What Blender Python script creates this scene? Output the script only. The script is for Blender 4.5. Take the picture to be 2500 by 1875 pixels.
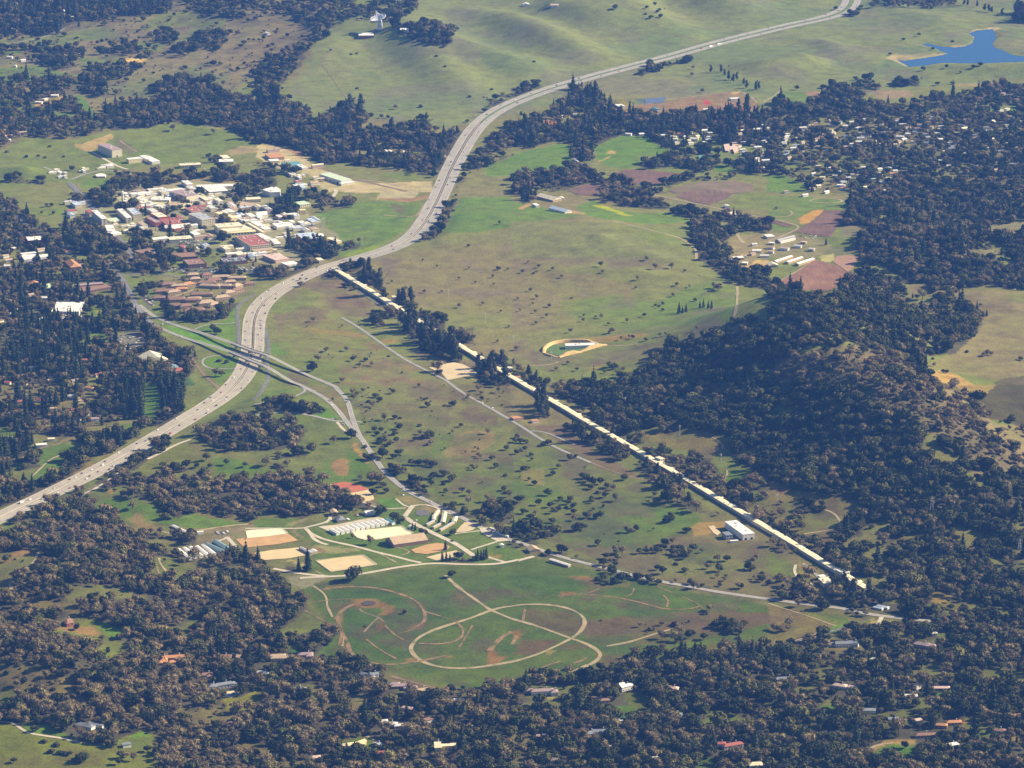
import bpy,bmesh,math,random
import numpy as np
from mathutils import Vector,Matrix
from mathutils.geometry import delaunay_2d_cdt
for o in list(bpy.data.objects):
 bpy.data.objects.remove(o)
SC = bpy.context.scene
COL = SC.collection
random.seed(7)
RNG = np.random.default_rng(11)
# --- camera
CAM_H,CAM_Y,PITCH,FPX = 1950.0,-7500.0,math.radians(16.0),8920.0
cam_d = bpy.data.cameras.new('camera')
cam_d.sensor_width = 36.0
cam_d.lens = FPX / 2500.0 * 36.0
cam_d.clip_start = 10.0
cam_d.clip_end = 60000.0
cam = bpy.data.objects.new('camera',cam_d)
cam.location = (0,CAM_Y,CAM_H)
cam.rotation_euler = (math.pi / 2 - PITCH,0,0)
COL.objects.link(cam)
SC.camera = cam
# --- sky, sun, exposure
SUN_AZ,SUN_EL = math.radians(12.0),math.radians(33.0)     # azimuth from +X towards +Y
W = bpy.data.worlds.new('World')
SC.world = W
W.use_nodes = True
nt = W.node_tree
nt.nodes.clear()
sky = nt.nodes.new('ShaderNodeTexSky')
sky.sky_type = 'NISHITA'
sky.sun_disc = False
sky.sun_elevation = SUN_EL
sky.sun_rotation = math.pi / 2 - SUN_AZ
sky.altitude = 100.0
bg = nt.nodes.new('ShaderNodeBackground')
bg.inputs['Strength'].default_value = 0.05
wo = nt.nodes.new('ShaderNodeOutputWorld')
nt.links.new(sky.outputs[0],bg.inputs['Color'])
nt.links.new(bg.outputs[0],wo.inputs['Surface'])
sun_d = bpy.data.lights.new('sun','SUN')
sun_d.energy = 5.0
sun_d.angle = math.radians(0.53)
sun_d.color = (1.0,0.845,0.59)
sun = bpy.data.objects.new('sun',sun_d)
S = Vector((math.cos(SUN_EL) * math.cos(SUN_AZ),math.cos(SUN_EL) * math.sin(SUN_AZ),math.sin(SUN_EL)))
sun.rotation_euler = S.to_track_quat('Z','Y').to_euler()
sun.location = (3000,1000,4000)
COL.objects.link(sun)
SC.view_settings.view_transform = 'Standard'
SC.view_settings.look = 'None'
SC.view_settings.gamma = 1.0
SC.view_settings.use_curve_mapping = False
SC.view_settings.exposure = 1.12
SC.cycles.use_denoising = True
SC.cycles.max_bounces = 5
SC.cycles.diffuse_bounces = 2
SC.cycles.glossy_bounces = 2
SC.cycles.volume_bounces = 1
SC.cycles.transparent_max_bounces = 6
HAZE_DENSITY,HAZE_COLOR = 2.35e-5,(0.11,0.31,1.0)
# --- measuring: photograph pixel -> ground
T_ROW = [0,470,940,1405]
VIEWS = {'F': (0,0,2212 / 2500),'A': (200,400,6.9125),'B': (500,420,6.1444),'C': (420,1270,5.821),
   'D': (760,1170,4.2538),'E': (860,20,15.8),'G': (380,560,6.9125),'P': (0,0,1.0)}
for c in range(4):
 for r in range(4):
  VIEWS[f'{c}{r}'] = (625 * c,T_ROW[r],2206 / 625)
def PX(s):
 """'view:x,y x,y ...' -> (n,2) array of photograph pixels (2500 wide)"""
 out = []
 v = VIEWS['P']
 for tok in s.split():
  if ':' in tok:
   k,tok = tok.split(':')
   v = VIEWS[k]
  a = tok.split(',')
  out.append((v[0] + float(a[0]) / v[2],v[1] + float(a[1]) / v[2]))
 return np.array(out)
def PXK(s):
 """same, keeping a third field (kind letter and size)"""
 out = []
 v = VIEWS['P']
 for tok in s.split():
  if ':' in tok:
   k,tok = tok.split(':')
   v = VIEWS[k]
  a = tok.split(',')
  out.append((v[0] + float(a[0]) / v[2],v[1] + float(a[1]) / v[2],a[2] if len(a) > 2 else 'o'))
 return out
_cp,_sp = math.cos(PITCH),math.sin(PITCH)
def ray(px):
 px = np.atleast_2d(px)
 u = px[:,0] - 1250.0
 v = 937.5 - px[:,1]
 d = np.stack([u,_cp * FPX + _sp * v,-_sp * FPX + _cp * v],1)
 return d / np.linalg.norm(d,axis=1)[:,None]
def on_plane(px,z):
 d = ray(px)
 t = (z - CAM_H) / d[:,2]
 return np.stack([d[:,0] * t,CAM_Y + d[:,1] * t],1)
def to_px(x,y,z):
 yy = y - CAM_Y
 zz = z - CAM_H
 f = _cp * yy - _sp * zz
 w = _sp * yy + _cp * zz
 return 1250 + FPX * x / f,937.5 - FPX * w / f
# --- noise
def vnoise(x,y,seed=0):
 xi = np.floor(x).astype(np.int64)
 yi = np.floor(y).astype(np.int64)
 fx = x - xi
 fy = y - yi
 fx = fx * fx * (3 - 2 * fx)
 fy = fy * fy * (3 - 2 * fy)
 def h(a,b):
  n = (a * 374761393 + b * 668265263 + seed * 982451653) & 0x7fffffff
  n = ((n ^ (n >> 13)) * 1274126177) & 0x7fffffff
  n = n ^ (n >> 16)
  return (n & 0xffff) / 65535.0
 return (h(xi,yi) * (1 - fx) + h(xi + 1,yi) * fx) * (1 - fy) + (h(xi,yi + 1) * (1 - fx) + h(xi + 1,yi + 1) * fx) * fy
def fbm(x,y,seed=0,n=4):
 s,a,tot = 0,1.0,0
 for i in range(n):
  s = s + a * vnoise(x * 2 ** i + 17.3 * i,y * 2 ** i - 9.1 * i,seed + i)
  tot += a
  a *= 0.5
 return s / tot
def inside(poly,qx,qy):
 """points in polygon, bounding box first"""
 x0,y0 = poly.min(0)
 x1,y1 = poly.max(0)
 res = np.zeros(qx.shape,bool)
 idx = np.nonzero((qx >= x0) & (qx <= x1) & (qy >= y0) & (qy <= y1))
 if len(idx[0]) == 0:
  return res
 ax,ay = qx[idx],qy[idx]
 r = np.zeros(ax.shape,bool)
 n = len(poly)
 for i in range(n):
  xa,ya = poly[i]
  xb,yb = poly[(i + 1) % n]
  if ya == yb:
   continue
  c = ((ya > ay) != (yb > ay)) & (ax < (xb - xa) * (ay - ya) / (yb - ya) + xa)
  r ^= c
 res[idx] = r
 return res
def dist_poly(pts,hs,qx,qy):
 """distance to polyline and interpolated value along it"""
 best = np.full(qx.shape,1e9)
 val = np.zeros(qx.shape)
 for i in range(len(pts) - 1):
  a,b = pts[i],pts[i + 1]
  d = b - a
  L = max(d @ d,1e-6)
  t = np.clip(((qx - a[0]) * d[0] + (qy - a[1]) * d[1]) / L,0,1)
  dd = np.hypot(qx - a[0] - t * d[0],qy - a[1] - t * d[1])
  m = dd < best
  best = np.where(m,dd,best)
  val = np.where(m,hs[i] * (1 - t) + hs[i + 1] * t,val)
 return best,val
# --- terrain heights
def axis(lo,hi,st,far_lo,far_hi):
 core = np.arange(lo,hi + 0.1,st)
 def out(start,end,s):
  r,p,step = [],start,st * 2
  while abs(p - start) < abs(end - start):
   p += s * step
   step = min(step * 1.45,2500)
   r.append(p)
  return r
 return np.array(sorted(out(lo,far_lo,-1)) + list(core) + out(hi,far_hi,1))
GX = axis(-1900,1900,5.0,-16000,16000)
GY = axis(-2900,4300,9.0,-14000,24000)
NX,NY = len(GX),len(GY)
MX,MY = np.meshgrid(GX,GY)            # [NY,NX]
Z = np.zeros_like(MX)
CORE = (MX > -2400) & (MX < 2400) & (MY > -3400) & (MY < 4900)
cx_,cy_ = MX[CORE],MY[CORE]
RIDGES = [   # crest in the photograph, heights along it, half-width in metres
 ('10:500,420 900,250 1060,240 1500,300 2000,330',[20,45,45,40,20],330),
 ('10:900,330 1200,430 1450,560 1650,660 1850,830',[4,10,11,9,2],60),
 ('10:1200,290 1500,430 1800,520 2206,600 20:300,700',[4,12,13,10,2],65),
 ('10:700,330 640,480 520,640',[4,7,2],70),
 ('20:-300,200 0,290 250,380 560,480 800,580',[6,13,13,10,2],65),
 ('20:100,150 380,170 700,240 980,320',[6,15,15,4],70),
 ('20:0,40 400,60 760,120 1050,200 1300,280 1560,360',[10,17,17,15,10,3],70),
 ('20:600,0 900,40 1140,170',[14,16,4],60),
 ('20:1300,0 1800,80 2150,190',[16,15,3],80),
 ('20:-400,-60 600,-60 1400,-80 2206,-60',[50,50,40,20],260),
 ('30:250,330 520,390 700,480',[4,9,2],45),
 ('30:0,600 300,560 550,540',[8,10,2],60),
 ('30:1000,60 1400,180 1700,330',[10,12,4],90),
 ('30:850,500 1500,610 2206,640',[3,7,9],60),
 ('21:900,1560 1340,1470 1700,1400 1950,1370 31:250,1300 31:600,1400 32:300,60 32:800,330 32:1300,700 32:1500,1050',
  [0,14,48,80,112,140,136,122,92,36],175),
 ('31:700,330 1100,480 1600,560 2206,500',[10,28,34,30],160),
 ('31:1900,900 2206,1250 32:2100,200',[14,30,40],190),
 ('00:-200,1300 400,1210 880,1160 1500,1090 1950,1150 2206,1230',[16,18,24,26,18,8],120),
 ('00:0,1480 200,1500 400,1530',[8,12,4],50),
 ('02:1500,560 12:0,250 12:300,260 12:620,320',[6,16,17,8],120),
 ('02:1900,700 12:100,700 12:450,760',[4,8,4],60),
 ('02:900,1000 1200,1040 1500,1170',[8,11,3],60),
 ('02:0,1520 400,1600 03:300,160 03:800,270 03:1100,380',[20,30,34,30,10],130),
 ('03:-300,720 0,760 300,850 620,980 800,1100',[36,40,42,30,8],110),
 ('03:-200,1420 300,1430 700,1500',[6,10,4],90),
 ('11:1100,560 1700,420 2206,330 21:600,400 21:1200,560 21:1560,760',[6,16,22,26,20,6],210),
 ('21:760,480 1060,570',[5,1],30),('21:820,390 1300,430',[4,2],35),('21:420,700 1100,740 1700,800',[4,6,3],50),
 ('21:600,560 1150,600 1450,640',[2,4,2],30),
 ('22:1150,430 1450,370 1800,470',[6,12,6],80),
 ('22:1900,1000 32:200,880 32:600,1000',[5,12,6],80),
 ('11:650,1400 12:900,100 12:1500,200',[3,6,4],90),
 ('30:-200,700 600,730 1500,720',[2,5,5],120),
 ('10:-200,60 500,90 1200,40',[20,28,14],200),
 ('00:300,150 1000,200 1900,200',[10,18,22],160),
]
WIDE = np.zeros_like(Z)
for s,hs,w in RIDGES:
 pts = on_plane(PX(s),0.0)
 d,h = dist_poly(pts,hs,cx_,cy_)
 far_ = 50 < w < 90 and s[1] == '0' and s[0] in '123'
 w = w * 1.45 if far_ else w
 g_ = h * (3.3 if far_ else (1.35 if w < 90 else 1.0)) * np.exp(-(d / w) ** 2)
 if w > 100 and not far_:
  WIDE[CORE] += g_
 else:
  Z[CORE] += g_
bump = np.zeros_like(Z)
bump[CORE] = np.clip((Z[CORE] - 22) / 40,0,1) * (MY[CORE] < 1300)
Z += bump * (15 * (fbm(MX / 190,MY / 190,33,3) - .5) * 2)
edge = np.clip((np.abs(MX) - 2000) / 3000,0,1)
for ax_,n_ in ((1,17),(0,9),(1,17),(0,9)):      # round off the creases where crest lines bend
 k_ = np.ones(n_) / n_
 WIDE = np.apply_along_axis(lambda v: np.convolve(np.pad(v,n_ // 2,mode='edge'),k_,'valid'),ax_,WIDE)
Z += WIDE
calm = 1 - .6 * np.clip((MY - 1500) / 500,0,1)
Z += calm * (5.0 * (fbm(MX / 520,MY / 520,3,3) - 0.5) * 2 + 1.3 * (fbm(MX / 130,MY / 130,9,2) - 0.5) * 2)
Z += edge * 60 * fbm(MX / 2600,MY / 2600,5,3)
def hz(x,y):
 """terrain height by bilinear interpolation"""
 x = np.asarray(x,float)
 y = np.asarray(y,float)
 i = np.clip(np.searchsorted(GX,x) - 1,0,NX - 2)
 j = np.clip(np.searchsorted(GY,y) - 1,0,NY - 2)
 fx = np.clip((x - GX[i]) / (GX[i + 1] - GX[i]),0,1)
 fy = np.clip((y - GY[j]) / (GY[j + 1] - GY[j]),0,1)
 return (Z[j,i] * (1 - fx) + Z[j,i + 1] * fx) * (1 - fy) + (Z[j + 1,i] * (1 - fx) + Z[j + 1,i + 1] * fx) * fy
def ground(px,n=220):
 """where the sight line of a photograph pixel first meets the terrain"""
 d = ray(px)
 t0 = (170 - CAM_H) / d[:,2]
 t1 = (-25 - CAM_H) / d[:,2]
 f = np.linspace(0,1,n)
 t = t0[:,None] + (t1 - t0)[:,None] * f[None]
 gap = CAM_H + d[:,2:3] * t - hz(d[:,0:1] * t,CAM_Y + d[:,1:2] * t)
 k = np.argmax(gap <= 0,1)
 k = np.where(gap.min(1) > 0,n - 1,np.maximum(k,1))
 r = np.arange(len(k))
 g0,g1 = gap[r,k - 1],gap[r,k]
 a = np.clip(g0 / np.maximum(g0 - g1,1e-9),0,1)
 tt = t[r,k - 1] * (1 - a) + t[r,k] * a
 return np.stack([d[:,0] * tt,CAM_Y + d[:,1] * tt],1)
def G(s):
 return ground(PX(s))
def smooth_line(p,step=12.0,it=2):
 """Chaikin-rounded and evenly resampled polyline"""
 p = np.asarray(p,float)
 for _ in range(it):
  q = [p[0]]
  for i in range(len(p) - 1):
   q += [p[i] * .75 + p[i + 1] * .25,p[i] * .25 + p[i + 1] * .75]
  q.append(p[-1])
  p = np.array(q)
 seg = np.hypot(*np.diff(p,axis=0).T)
 s = np.concatenate([[0],np.cumsum(seg)])
 n = max(2,int(s[-1] / step) + 1)
 u = np.linspace(0,s[-1],n)
 return np.stack([np.interp(u,s,p[:,0]),np.interp(u,s,p[:,1])],1)
def flatten_along(line,half,fade,sm=9):
 """grade the terrain to a smooth profile under a road or long building"""
 h = hz(line[:,0],line[:,1])
 k = np.ones(2 * sm + 1) / (2 * sm + 1)
 hp = np.convolve(np.pad(h,sm,mode='edge'),k,'valid')
 x0,y0 = line.min(0) - half - fade
 x1,y1 = line.max(0) + half + fade
 m = (MX > x0) & (MX < x1) & (MY > y0) & (MY < y1)
 d,v = dist_poly(line[::3] if len(line) > 60 else line,hp[::3] if len(line) > 60 else hp,MX[m],MY[m])
 w = np.clip(1 - (d - half) / fade,0,1)
 w = w * w * (3 - 2 * w)
 Z[m] = Z[m] * (1 - w) + v * w
HIGHWAY = 'F:-60,1146 0,1118 100,1070 200,1022 300,968 400,908 460,872 505,838 533,800 546,760 547,722 549,690 562,660 592,632 640,605 700,580 740,568 800,552 850,536 895,512 925,472 950,422 975,362 1005,308 1030,272 1065,243 1120,216 1200,188 1300,160 1400,134 1500,107 1600,80 1700,56 1780,40 1825,24 1842,4 1840,-30'
LINAC = ('F:686,563','F:1872,1277')
hw_line = smooth_line(G(HIGHWAY),14,3)
flatten_along(hw_line,34,45,12)
lin_ends = ground(np.concatenate([PX(LINAC[0]),PX(LINAC[1])]))
lin_line = lin_ends[0] + (lin_ends[1] - lin_ends[0]) * np.linspace(0,1,160)[:,None]
flatten_along(lin_line,22,40,25)
hw_line = smooth_line(G(HIGHWAY),14,3)
lin_ends = ground(np.concatenate([PX(LINAC[0]),PX(LINAC[1])]))
# the reservoir lies level and lower than its banks
LAKE = '30:1105,515 1180,522 1300,505 1440,485 1550,462 1480,440 1430,410 1315,385 1370,372 1480,398 1600,408 1700,398 1760,370 1775,320 1730,290 1790,262 1940,250 1960,280 1970,330 1940,370 1945,405 2040,440 2100,470 2300,500 2300,530 2000,540 1830,548 1600,545 1480,545 1400,558 1330,572 1215,578'
lake_xy = G(LAKE)
LAKE_Z = float(np.percentile(hz(lake_xy[:,0],lake_xy[:,1]),25))
lake_xy = on_plane(PX(LAKE),LAKE_Z)
m = (MX > lake_xy[:,0].min() - 150) & (MX < lake_xy[:,0].max() + 150) & (MY > lake_xy[:,1].min() - 250) & (MY < lake_xy[:,1].max() + 250)
dl,_ = dist_poly(np.vstack([lake_xy,lake_xy[:1]]),np.zeros(len(lake_xy) + 1),MX[m],MY[m])
inl = inside(lake_xy,MX[m],MY[m])
zz = Z[m]
w = np.clip(1 - dl / 140,0,1)
zz = zz * (1 - w) + (LAKE_Z + 0.8 + np.minimum(dl,60) * 0.06) * w
zz = np.where(inl,LAKE_Z - np.minimum(dl * 0.12,6) - 0.3,zz)
Z[m] = zz
# --- materials
def new_mat(name):
 m = bpy.data.materials.new(name)
 m.use_nodes = True
 return m,m.node_tree,m.node_tree.nodes['Principled BSDF']
def N(t,kind,**kw):
 n = t.nodes.new(kind)
 for k,v in kw.items():
  if k in n.inputs:
   n.inputs[k].default_value = v
  else:
   setattr(n,k,v)
 return n
def noise_node(t,scale,detail=3.0,rough=0.55,coord='Object'):
 tc = t.nodes.new('ShaderNodeTexCoord')
 n = N(t,'ShaderNodeTexNoise',Scale=scale,Detail=detail,Roughness=rough)
 t.links.new(tc.outputs[coord],n.inputs['Vector'])
 return n
def ramp(t,src,stops):
 r = t.nodes.new('ShaderNodeValToRGB')
 e = r.color_ramp.elements
 while len(e) < len(stops):
  e.new(0.5)
 for i,(p,c) in enumerate(stops):
  e[i].position = p
  e[i].color = (*c,1) if len(c) == 3 else c
 t.links.new(src,r.inputs[0])
 return r
def mul(t,a,b,fac=1.0):
 n = t.nodes.new('ShaderNodeMix')
 n.data_type = 'RGBA'
 n.blend_type = 'MULTIPLY'
 n.inputs['Factor'].default_value = fac
 t.links.new(a,n.inputs[6])
 t.links.new(b,n.inputs[7])
 return n.outputs[2]
MATS = {}
def mat(name,col,rough=0.85,var=0.25,scale=0.15,metallic=0.0,rnd=0.0,spec=0.3):
 """plain surface whose colour wanders a little with a world-space noise, and from object to object"""
 if name in MATS:
  return MATS[name]
 m,t,b = new_mat(name)
 n = noise_node(t,scale,4)
 lo = tuple(max(0.0,c * (1 - var)) for c in col)
 hi = tuple(c * (1 + var) for c in col)
 r = ramp(t,n.outputs[0],[(0.3,lo),(0.7,hi)])
 out = r.outputs[0]
 if rnd:
  oi = t.nodes.new('ShaderNodeObjectInfo')
  rr = ramp(t,oi.outputs['Random'],[(0,(1 - rnd,) * 3),(1,(1 + rnd * .4,) * 3)])
  out = mul(t,out,rr.outputs[0])
 t.links.new(out,b.inputs['Base Color'])
 b.inputs['Roughness'].default_value = rough
 b.inputs['Metallic'].default_value = metallic
 b.inputs['Specular IOR Level'].default_value = spec
 MATS[name] = m
 return m
# --- land cover (albedo per terrain vertex, dimmer near light put into it)
G1 = (0.115,0.190,0.035); G2 = (0.145,0.180,0.055); OL = (0.185,0.190,0.085); TOP = (0.185,0.205,0.100)
DRY = (0.21,0.168,0.115); PUR = (0.155,0.122,0.100); ORD = (0.36,0.19,0.095); TAN = (0.42,0.33,0.20)
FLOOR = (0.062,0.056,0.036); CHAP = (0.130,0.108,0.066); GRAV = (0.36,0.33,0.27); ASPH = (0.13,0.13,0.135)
BRN = (0.27,0.165,0.095); MEAD = (0.215,0.185,0.115)
COVER = [   # (outline, colour, strength, patchiness)
 ('32:600,0 1620,0 1850,200 1950,330 2206,350 2206,800 1850,700 1720,720 1700,500 1400,400 1000,200',(0.30,0.24,0.18),.9,.3),('31:350,1370 800,1300 1300,1540 1300,1659 100,1659 0,1450',(0.22,0.17,0.125),.9,.3),('32:1900,480 2206,480 2206,720 1760,790',(0.30,0.24,0.17),.9,.3),
 ('F:640,260 620,210 700,70 860,0 2300,-40 2300,160 1700,220 1300,200 1050,260 940,280 760,250',TOP,1,.2),
 ('00:0,330 620,210 1500,0 2206,0 10:700,0 650,250 400,430 0,620 00:1900,900 1100,1000 0,700',(0.21,0.175,0.125),.85,.3),
 ('10:0,150 600,260 400,430 0,600',DRY,.8,.3),
 ('00:0,340 300,320 380,310 900,250 900,330 500,380 0,390',G2,.7,.3),
 ('00:1400,100 1700,110 1960,170 1900,220 1500,230 1200,260',G2,.8,.2),('00:1180,360 1380,370 1420,430 1250,460',G2,.8,.2),
 ('00:0,590 300,560 440,610 700,640 480,690 60,720 0,700',G1,.8,.1),('00:20,440 200,430 200,470 20,475',G1,.8,0),
 ('00:680,510 1000,480 1050,530 900,560 680,570',G2,.8,0),
 ('00:630,820 720,830 800,980 880,1030 830,1060 740,1000 640,850',G1,1,.1),('00:0,860 250,800 300,930 200,960 0,940',G1,.7,.2),
 ('00:880,640 980,630 980,700 890,720',G1,.8,0),('00:470,960 640,980 600,1040 440,1010',G1,.8,0),
 ('00:1040,512 1100,492 1230,495 1285,520 1210,542 1110,537',(0.62,0.45,0.24),1,0),
 ('00:1940,292 2050,296 2040,325 1975,318',TAN,.9,0),('00:290,905 400,880 560,815 570,845 430,905 300,925',(0.42,0.28,.18),.9,0),
 ('00:0,1300 200,1190 620,1205 960,1130 1400,1070 1650,1060 2100,1180 2206,1250 1950,1290 1800,1400 1200,1420 1000,1500 640,1580 400,1570 0,1500',G2,.9,.25),
 ('00:590,1250 700,1240 960,1155 1000,1185 880,1245 800,1300 740,1300',(0.40,0.30,0.18),.9,0),
 ('00:980,1230 1060,1190 1180,1290 1100,1340',(0.16,0.14,0.11),.8,0),
 ('00:0,1440 350,1430 420,1560 100,1640 0,1600',G2,.8,.2),('00:680,1560 960,1530 1000,1600 700,1620',G1,.8,.1),
 ('00:1300,1560 1500,1490 2206,1530 2206,1590 1560,1600 1300,1659',(0.30,0.25,0.14),.8,.2),
 ('00:1940,1310 2060,1255 2206,1260 2206,1310 1990,1340',(0.34,.27,.2),.8,0),
 ('10:0,1250 60,1240 440,1310 500,1440 800,1540 1000,1580 1500,1560 1550,1620 1500,1659 600,1659 450,1500 200,1450 0,1350',(0.47,0.40,0.31),.95,.25),
 ('10:240,1270 400,1310 420,1380 300,1330',(0.30,.17,.13),.8,0),
 ('10:1300,1320 1400,1310 1540,1390 1500,1405 1330,1365',(0.2,.27,.05),1,0),
 ('10:960,1440 1180,1430 1490,1520 1300,1560 1000,1500',G2,.8,.2),('10:800,1420 960,1440 1000,1500 1300,1480 1490,1530 1300,1450 1100,1430',DRY,.5,0),
 # campus yards
 ('F:260,395 400,385 520,400 640,430 700,490 745,520 640,585 520,560 420,520 200,490 150,450',(0.33,0.31,0.27),.7,.35),
 ('A:600,560 1200,420 2212,380 2212,760 1700,760 1200,700 760,690',(0.62,0.58,0.50),.8,.25),
 ('G:0,640 900,640 2000,660 2000,740 1100,740 500,730 0,720',ASPH,.9,.1),('A:1140,1280 1400,1270 1900,1300 2212,1290 2212,1500 1700,1420 1300,1370',ASPH,.8,.1),
 ('B:0,470 300,520 560,620 560,700 200,760 0,740',ASPH,.7,.1),('B:1300,740 1660,760 1660,860 1200,880',ASPH,.7,.1),
 ('G:0,780 900,760 1500,840 1640,960 1100,1280 760,1480 200,1350 0,1180',(0.2,0.16,0.11),.7,.3),
 ('01:950,1230 1200,1190 1290,1330 1060,1390 1000,1320',(0.19,.18,.19),.9,0),('01:1150,820 1240,800 1330,960 1260,1010',ASPH,.8,0),
 ('01:1340,1080 1510,1130 1990,1310 1980,1370 1700,1280 1430,1170',G1,.5,.2),('01:1430,1175 1540,1160 2000,1330 2010,1400 1700,1290',(0.125,0.235,0.035),1,.1),
 ('01:1690,1160 1950,1110 2040,1100 2040,1300 1750,1190',G1,.8,.2),('01:1720,1430 1900,1395 2050,1420 2080,1500 1880,1659 1800,1530',G1,.9,.15),
 ('01:2000,980 2060,960 2040,1130 1960,1140',G1,.9,0),('01:740,990 1000,990 990,1070 740,1060',G1,.6,.2),
 ('01:210,120 400,130 590,150 500,200 330,210 210,190',G2,.8,.2),('01:820,1010 940,1025 940,1060 850,1080',(0.3,.3,.05),.9,0),
 ('01:1410,1495 1540,1480 1570,1560 1450,1570',(0.05,0.10,0.07),.9,0),('01:1510,1600 1640,1590 1660,1659 1530,1659',(0.05,0.11,0.06),.9,0),
 ('01:820,1200 940,1200 920,1300 700,1330 720,1280',G1,.8,.2),('01:1200,1560 1300,1600 1420,1659 1200,1659',G1,.7,.1),
 # hill and paddock greens across the middle
 ('11:550,170 900,80 1100,75 1470,70 1380,190 1280,330 1100,430 900,520 720,560 730,450 680,330 560,280',G1,.75,.25),
 ('11:720,560 880,490 1020,450 1080,470 900,545',(0.22,0.28,0.03),.9,.2),('11:1120,80 1300,130 1260,190 1200,160',PUR,.8,.1),
 ('11:1060,0 1400,0 1390,40 1050,60',(0.40,0.36,0.30),.9,0),('11:990,50 1390,45 1500,10 1490,50 1300,80',(0.32,.2,.14),.8,0),
 ('11:1780,40 2206,30 2206,300 1900,340 1620,340 1700,150',G1,.85,.15),('21:0,60 200,110 500,190 620,200 300,240 0,250',G1,.85,.15),
 ('21:40,130 150,95 160,115 70,145',(0.4,.25,.15),.9,0),
 ('21:560,120 720,60 800,120 960,160 1340,180 1540,240 1440,260 1200,270 880,240 620,190',G1,.9,.1),
 ('21:700,105 780,100 950,165 1060,195 990,195 860,160',(0.36,0.38,0.03),.9,.1),('21:500,150 640,170 600,185 480,175',TAN,.8,0),
 ('21:400,700 700,700 1060,800 1040,960 820,900 560,800',DRY,.55,.3),('21:400,950 900,880 1200,960 1500,820 1900,700 1950,1000 1900,1100 1000,1180 700,1150 500,1060',G1,.5,.4),
 ('21:0,250 700,260 1400,500 1550,560 1100,600 600,560 0,560',(0.19,0.20,0.10),.8,.2),
 ('21:0,850 380,900 360,1180 0,1220',(0.21,.17,.13),.6,.4),('21:500,1270 700,1240 1150,1210 1150,1250 800,1290 600,1290',ORD,.4,.5),
 ('21:640,1500 760,1460 790,1500 660,1560',ORD,.5,.4),('21:0,1500 900,1470 900,1620 0,1640',G2,.5,.4),('21:0,1290 270,1300 230,1480 0,1500',PUR,.4,.3),
 ('21:1120,0 1500,0 1420,40 1700,100 2206,210 2206,260 1800,160 1120,30',(0.2,.17,.12),.6,.2),('21:1960,0 2206,0 2206,160 1880,130',G2,.7,.2),
 ('11:400,780 560,760 900,900 1000,1080 750,1060 600,900',PUR,.55,.35),('11:130,900 420,820 560,900 460,1020 160,1060',G2,.6,.4),
 ('11:120,1290 300,1290 310,1400 130,1400',G1,.8,.1),('11:400,1170 700,1180 960,1230 970,1260 700,1230 420,1200',ORD,.5,.4),
 ('11:1090,1260 1220,1255 1210,1300 1100,1290',ORD,.6,.3),('11:700,1460 1200,1440 1400,1659 760,1659',PUR,.45,.5),('11:1640,1230 1900,1200 2206,1290 2206,1430 1900,1420 1640,1260',DRY,.6,.4),
 ('11:100,1060 600,1080 960,1240 1240,1400 1200,1440 700,1470 300,1400 120,1290',(0.19,.175,.09),.5,.5),('11:230,1480 560,1600 520,1659 160,1540',G2,.6,.3),
 # interchange, knoll and horse park
 ('12:40,80 300,30 330,100 200,130 60,130',G1,.7,.2),('12:420,20 560,0 720,50 830,290 780,300 640,150',(0.24,.2,.13),.8,.2),('12:400,160 600,190 740,300 560,280 420,220',(0.12,.22,.035),.9,.1),
 ('12:0,240 300,240 620,300 790,440 960,690 1040,780 860,830 600,820 200,800 0,700',G2,.7,.3),('12:0,690 250,770 500,800 600,640 640,760 780,780 790,540 900,620 1040,780 860,830 400,830 0,790',G1,.9,.2),
 ('12:630,700 680,640 780,650 790,770 710,780',(0.33,0.21,0.13),.9,.1),('12:820,500 870,520 930,620 980,690 940,680 880,600',(0.46,.3,.14),.9,0),
 ('12:1060,980 1200,970 1280,1050 1060,1070',(0.12,.22,.035),1,.1),
 ('12:900,0 2206,0 2206,900 1500,900 1200,600 900,250',OL,.5,.3),('12:1620,600 1700,440 1900,380 2060,420 2040,520 1850,600 1640,610',(0.31,0.225,0.15),.8,.3),
 ('12:1100,150 1700,200 1650,360 1200,340',PUR,.6,.5),('12:1780,230 2060,230 2080,360 1800,330',PUR,.6,.4),('12:1550,0 2206,0 2206,170 1800,130 1550,120',PUR,.4,.5),
 ('12:1480,420 1720,420 1640,560 1520,620',G1,.5,.3),('12:1400,860 1700,700 2206,760 2206,1050 1700,1040',G2,.7,.3),('12:1300,650 1640,640 1740,760 1600,800',PUR,.5,.4),
 ('D:0,450 700,330 980,300 1700,480 2060,660 2212,800 2212,860 1000,900 200,1000 0,1000',G1,.7,.2),('D:1740,780 2000,780 1950,830 1760,820',(0.4,.3,.14),.6,.3),
 ('D:860,180 1020,180 1120,240 1040,270 940,240',TAN,.6,.2),('D:1100,300 1200,270 1360,330 1260,330',(0.36,.26,.17),.7,.1),('D:0,680 560,740 340,770 60,780',(0.36,.32,.22),.7,.1),
 ('12:560,1240 760,1330 850,1400 1070,1390 1000,1330 830,1300',G1,.7,.1),('12:0,1160 400,1120 300,1240 0,1240',G1,.8,.2),('12:250,1220 400,1140 470,1150 320,1215',(0.34,.3,.2),.7,.1),
 ('C:0,60 200,130 900,60 1100,80 1050,130 850,190 500,180 0,200',(0.27,.22,.17),.7,.3),('C:800,210 900,180 1060,250 900,250',G1,.8,.1),('C:820,290 900,280 1040,420 960,440',(0.09,.14,.03),.9,0),
 ('C:640,260 780,230 990,470 900,470 720,300',(0.36,.33,.25),.8,.1),('C:1600,120 1860,130 1990,240 1880,280 1720,220',(0.1,.15,.04),.8,0),('C:1690,140 1760,140 1890,230 1850,250',(0.3,.22,.19),.8,0),
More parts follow.
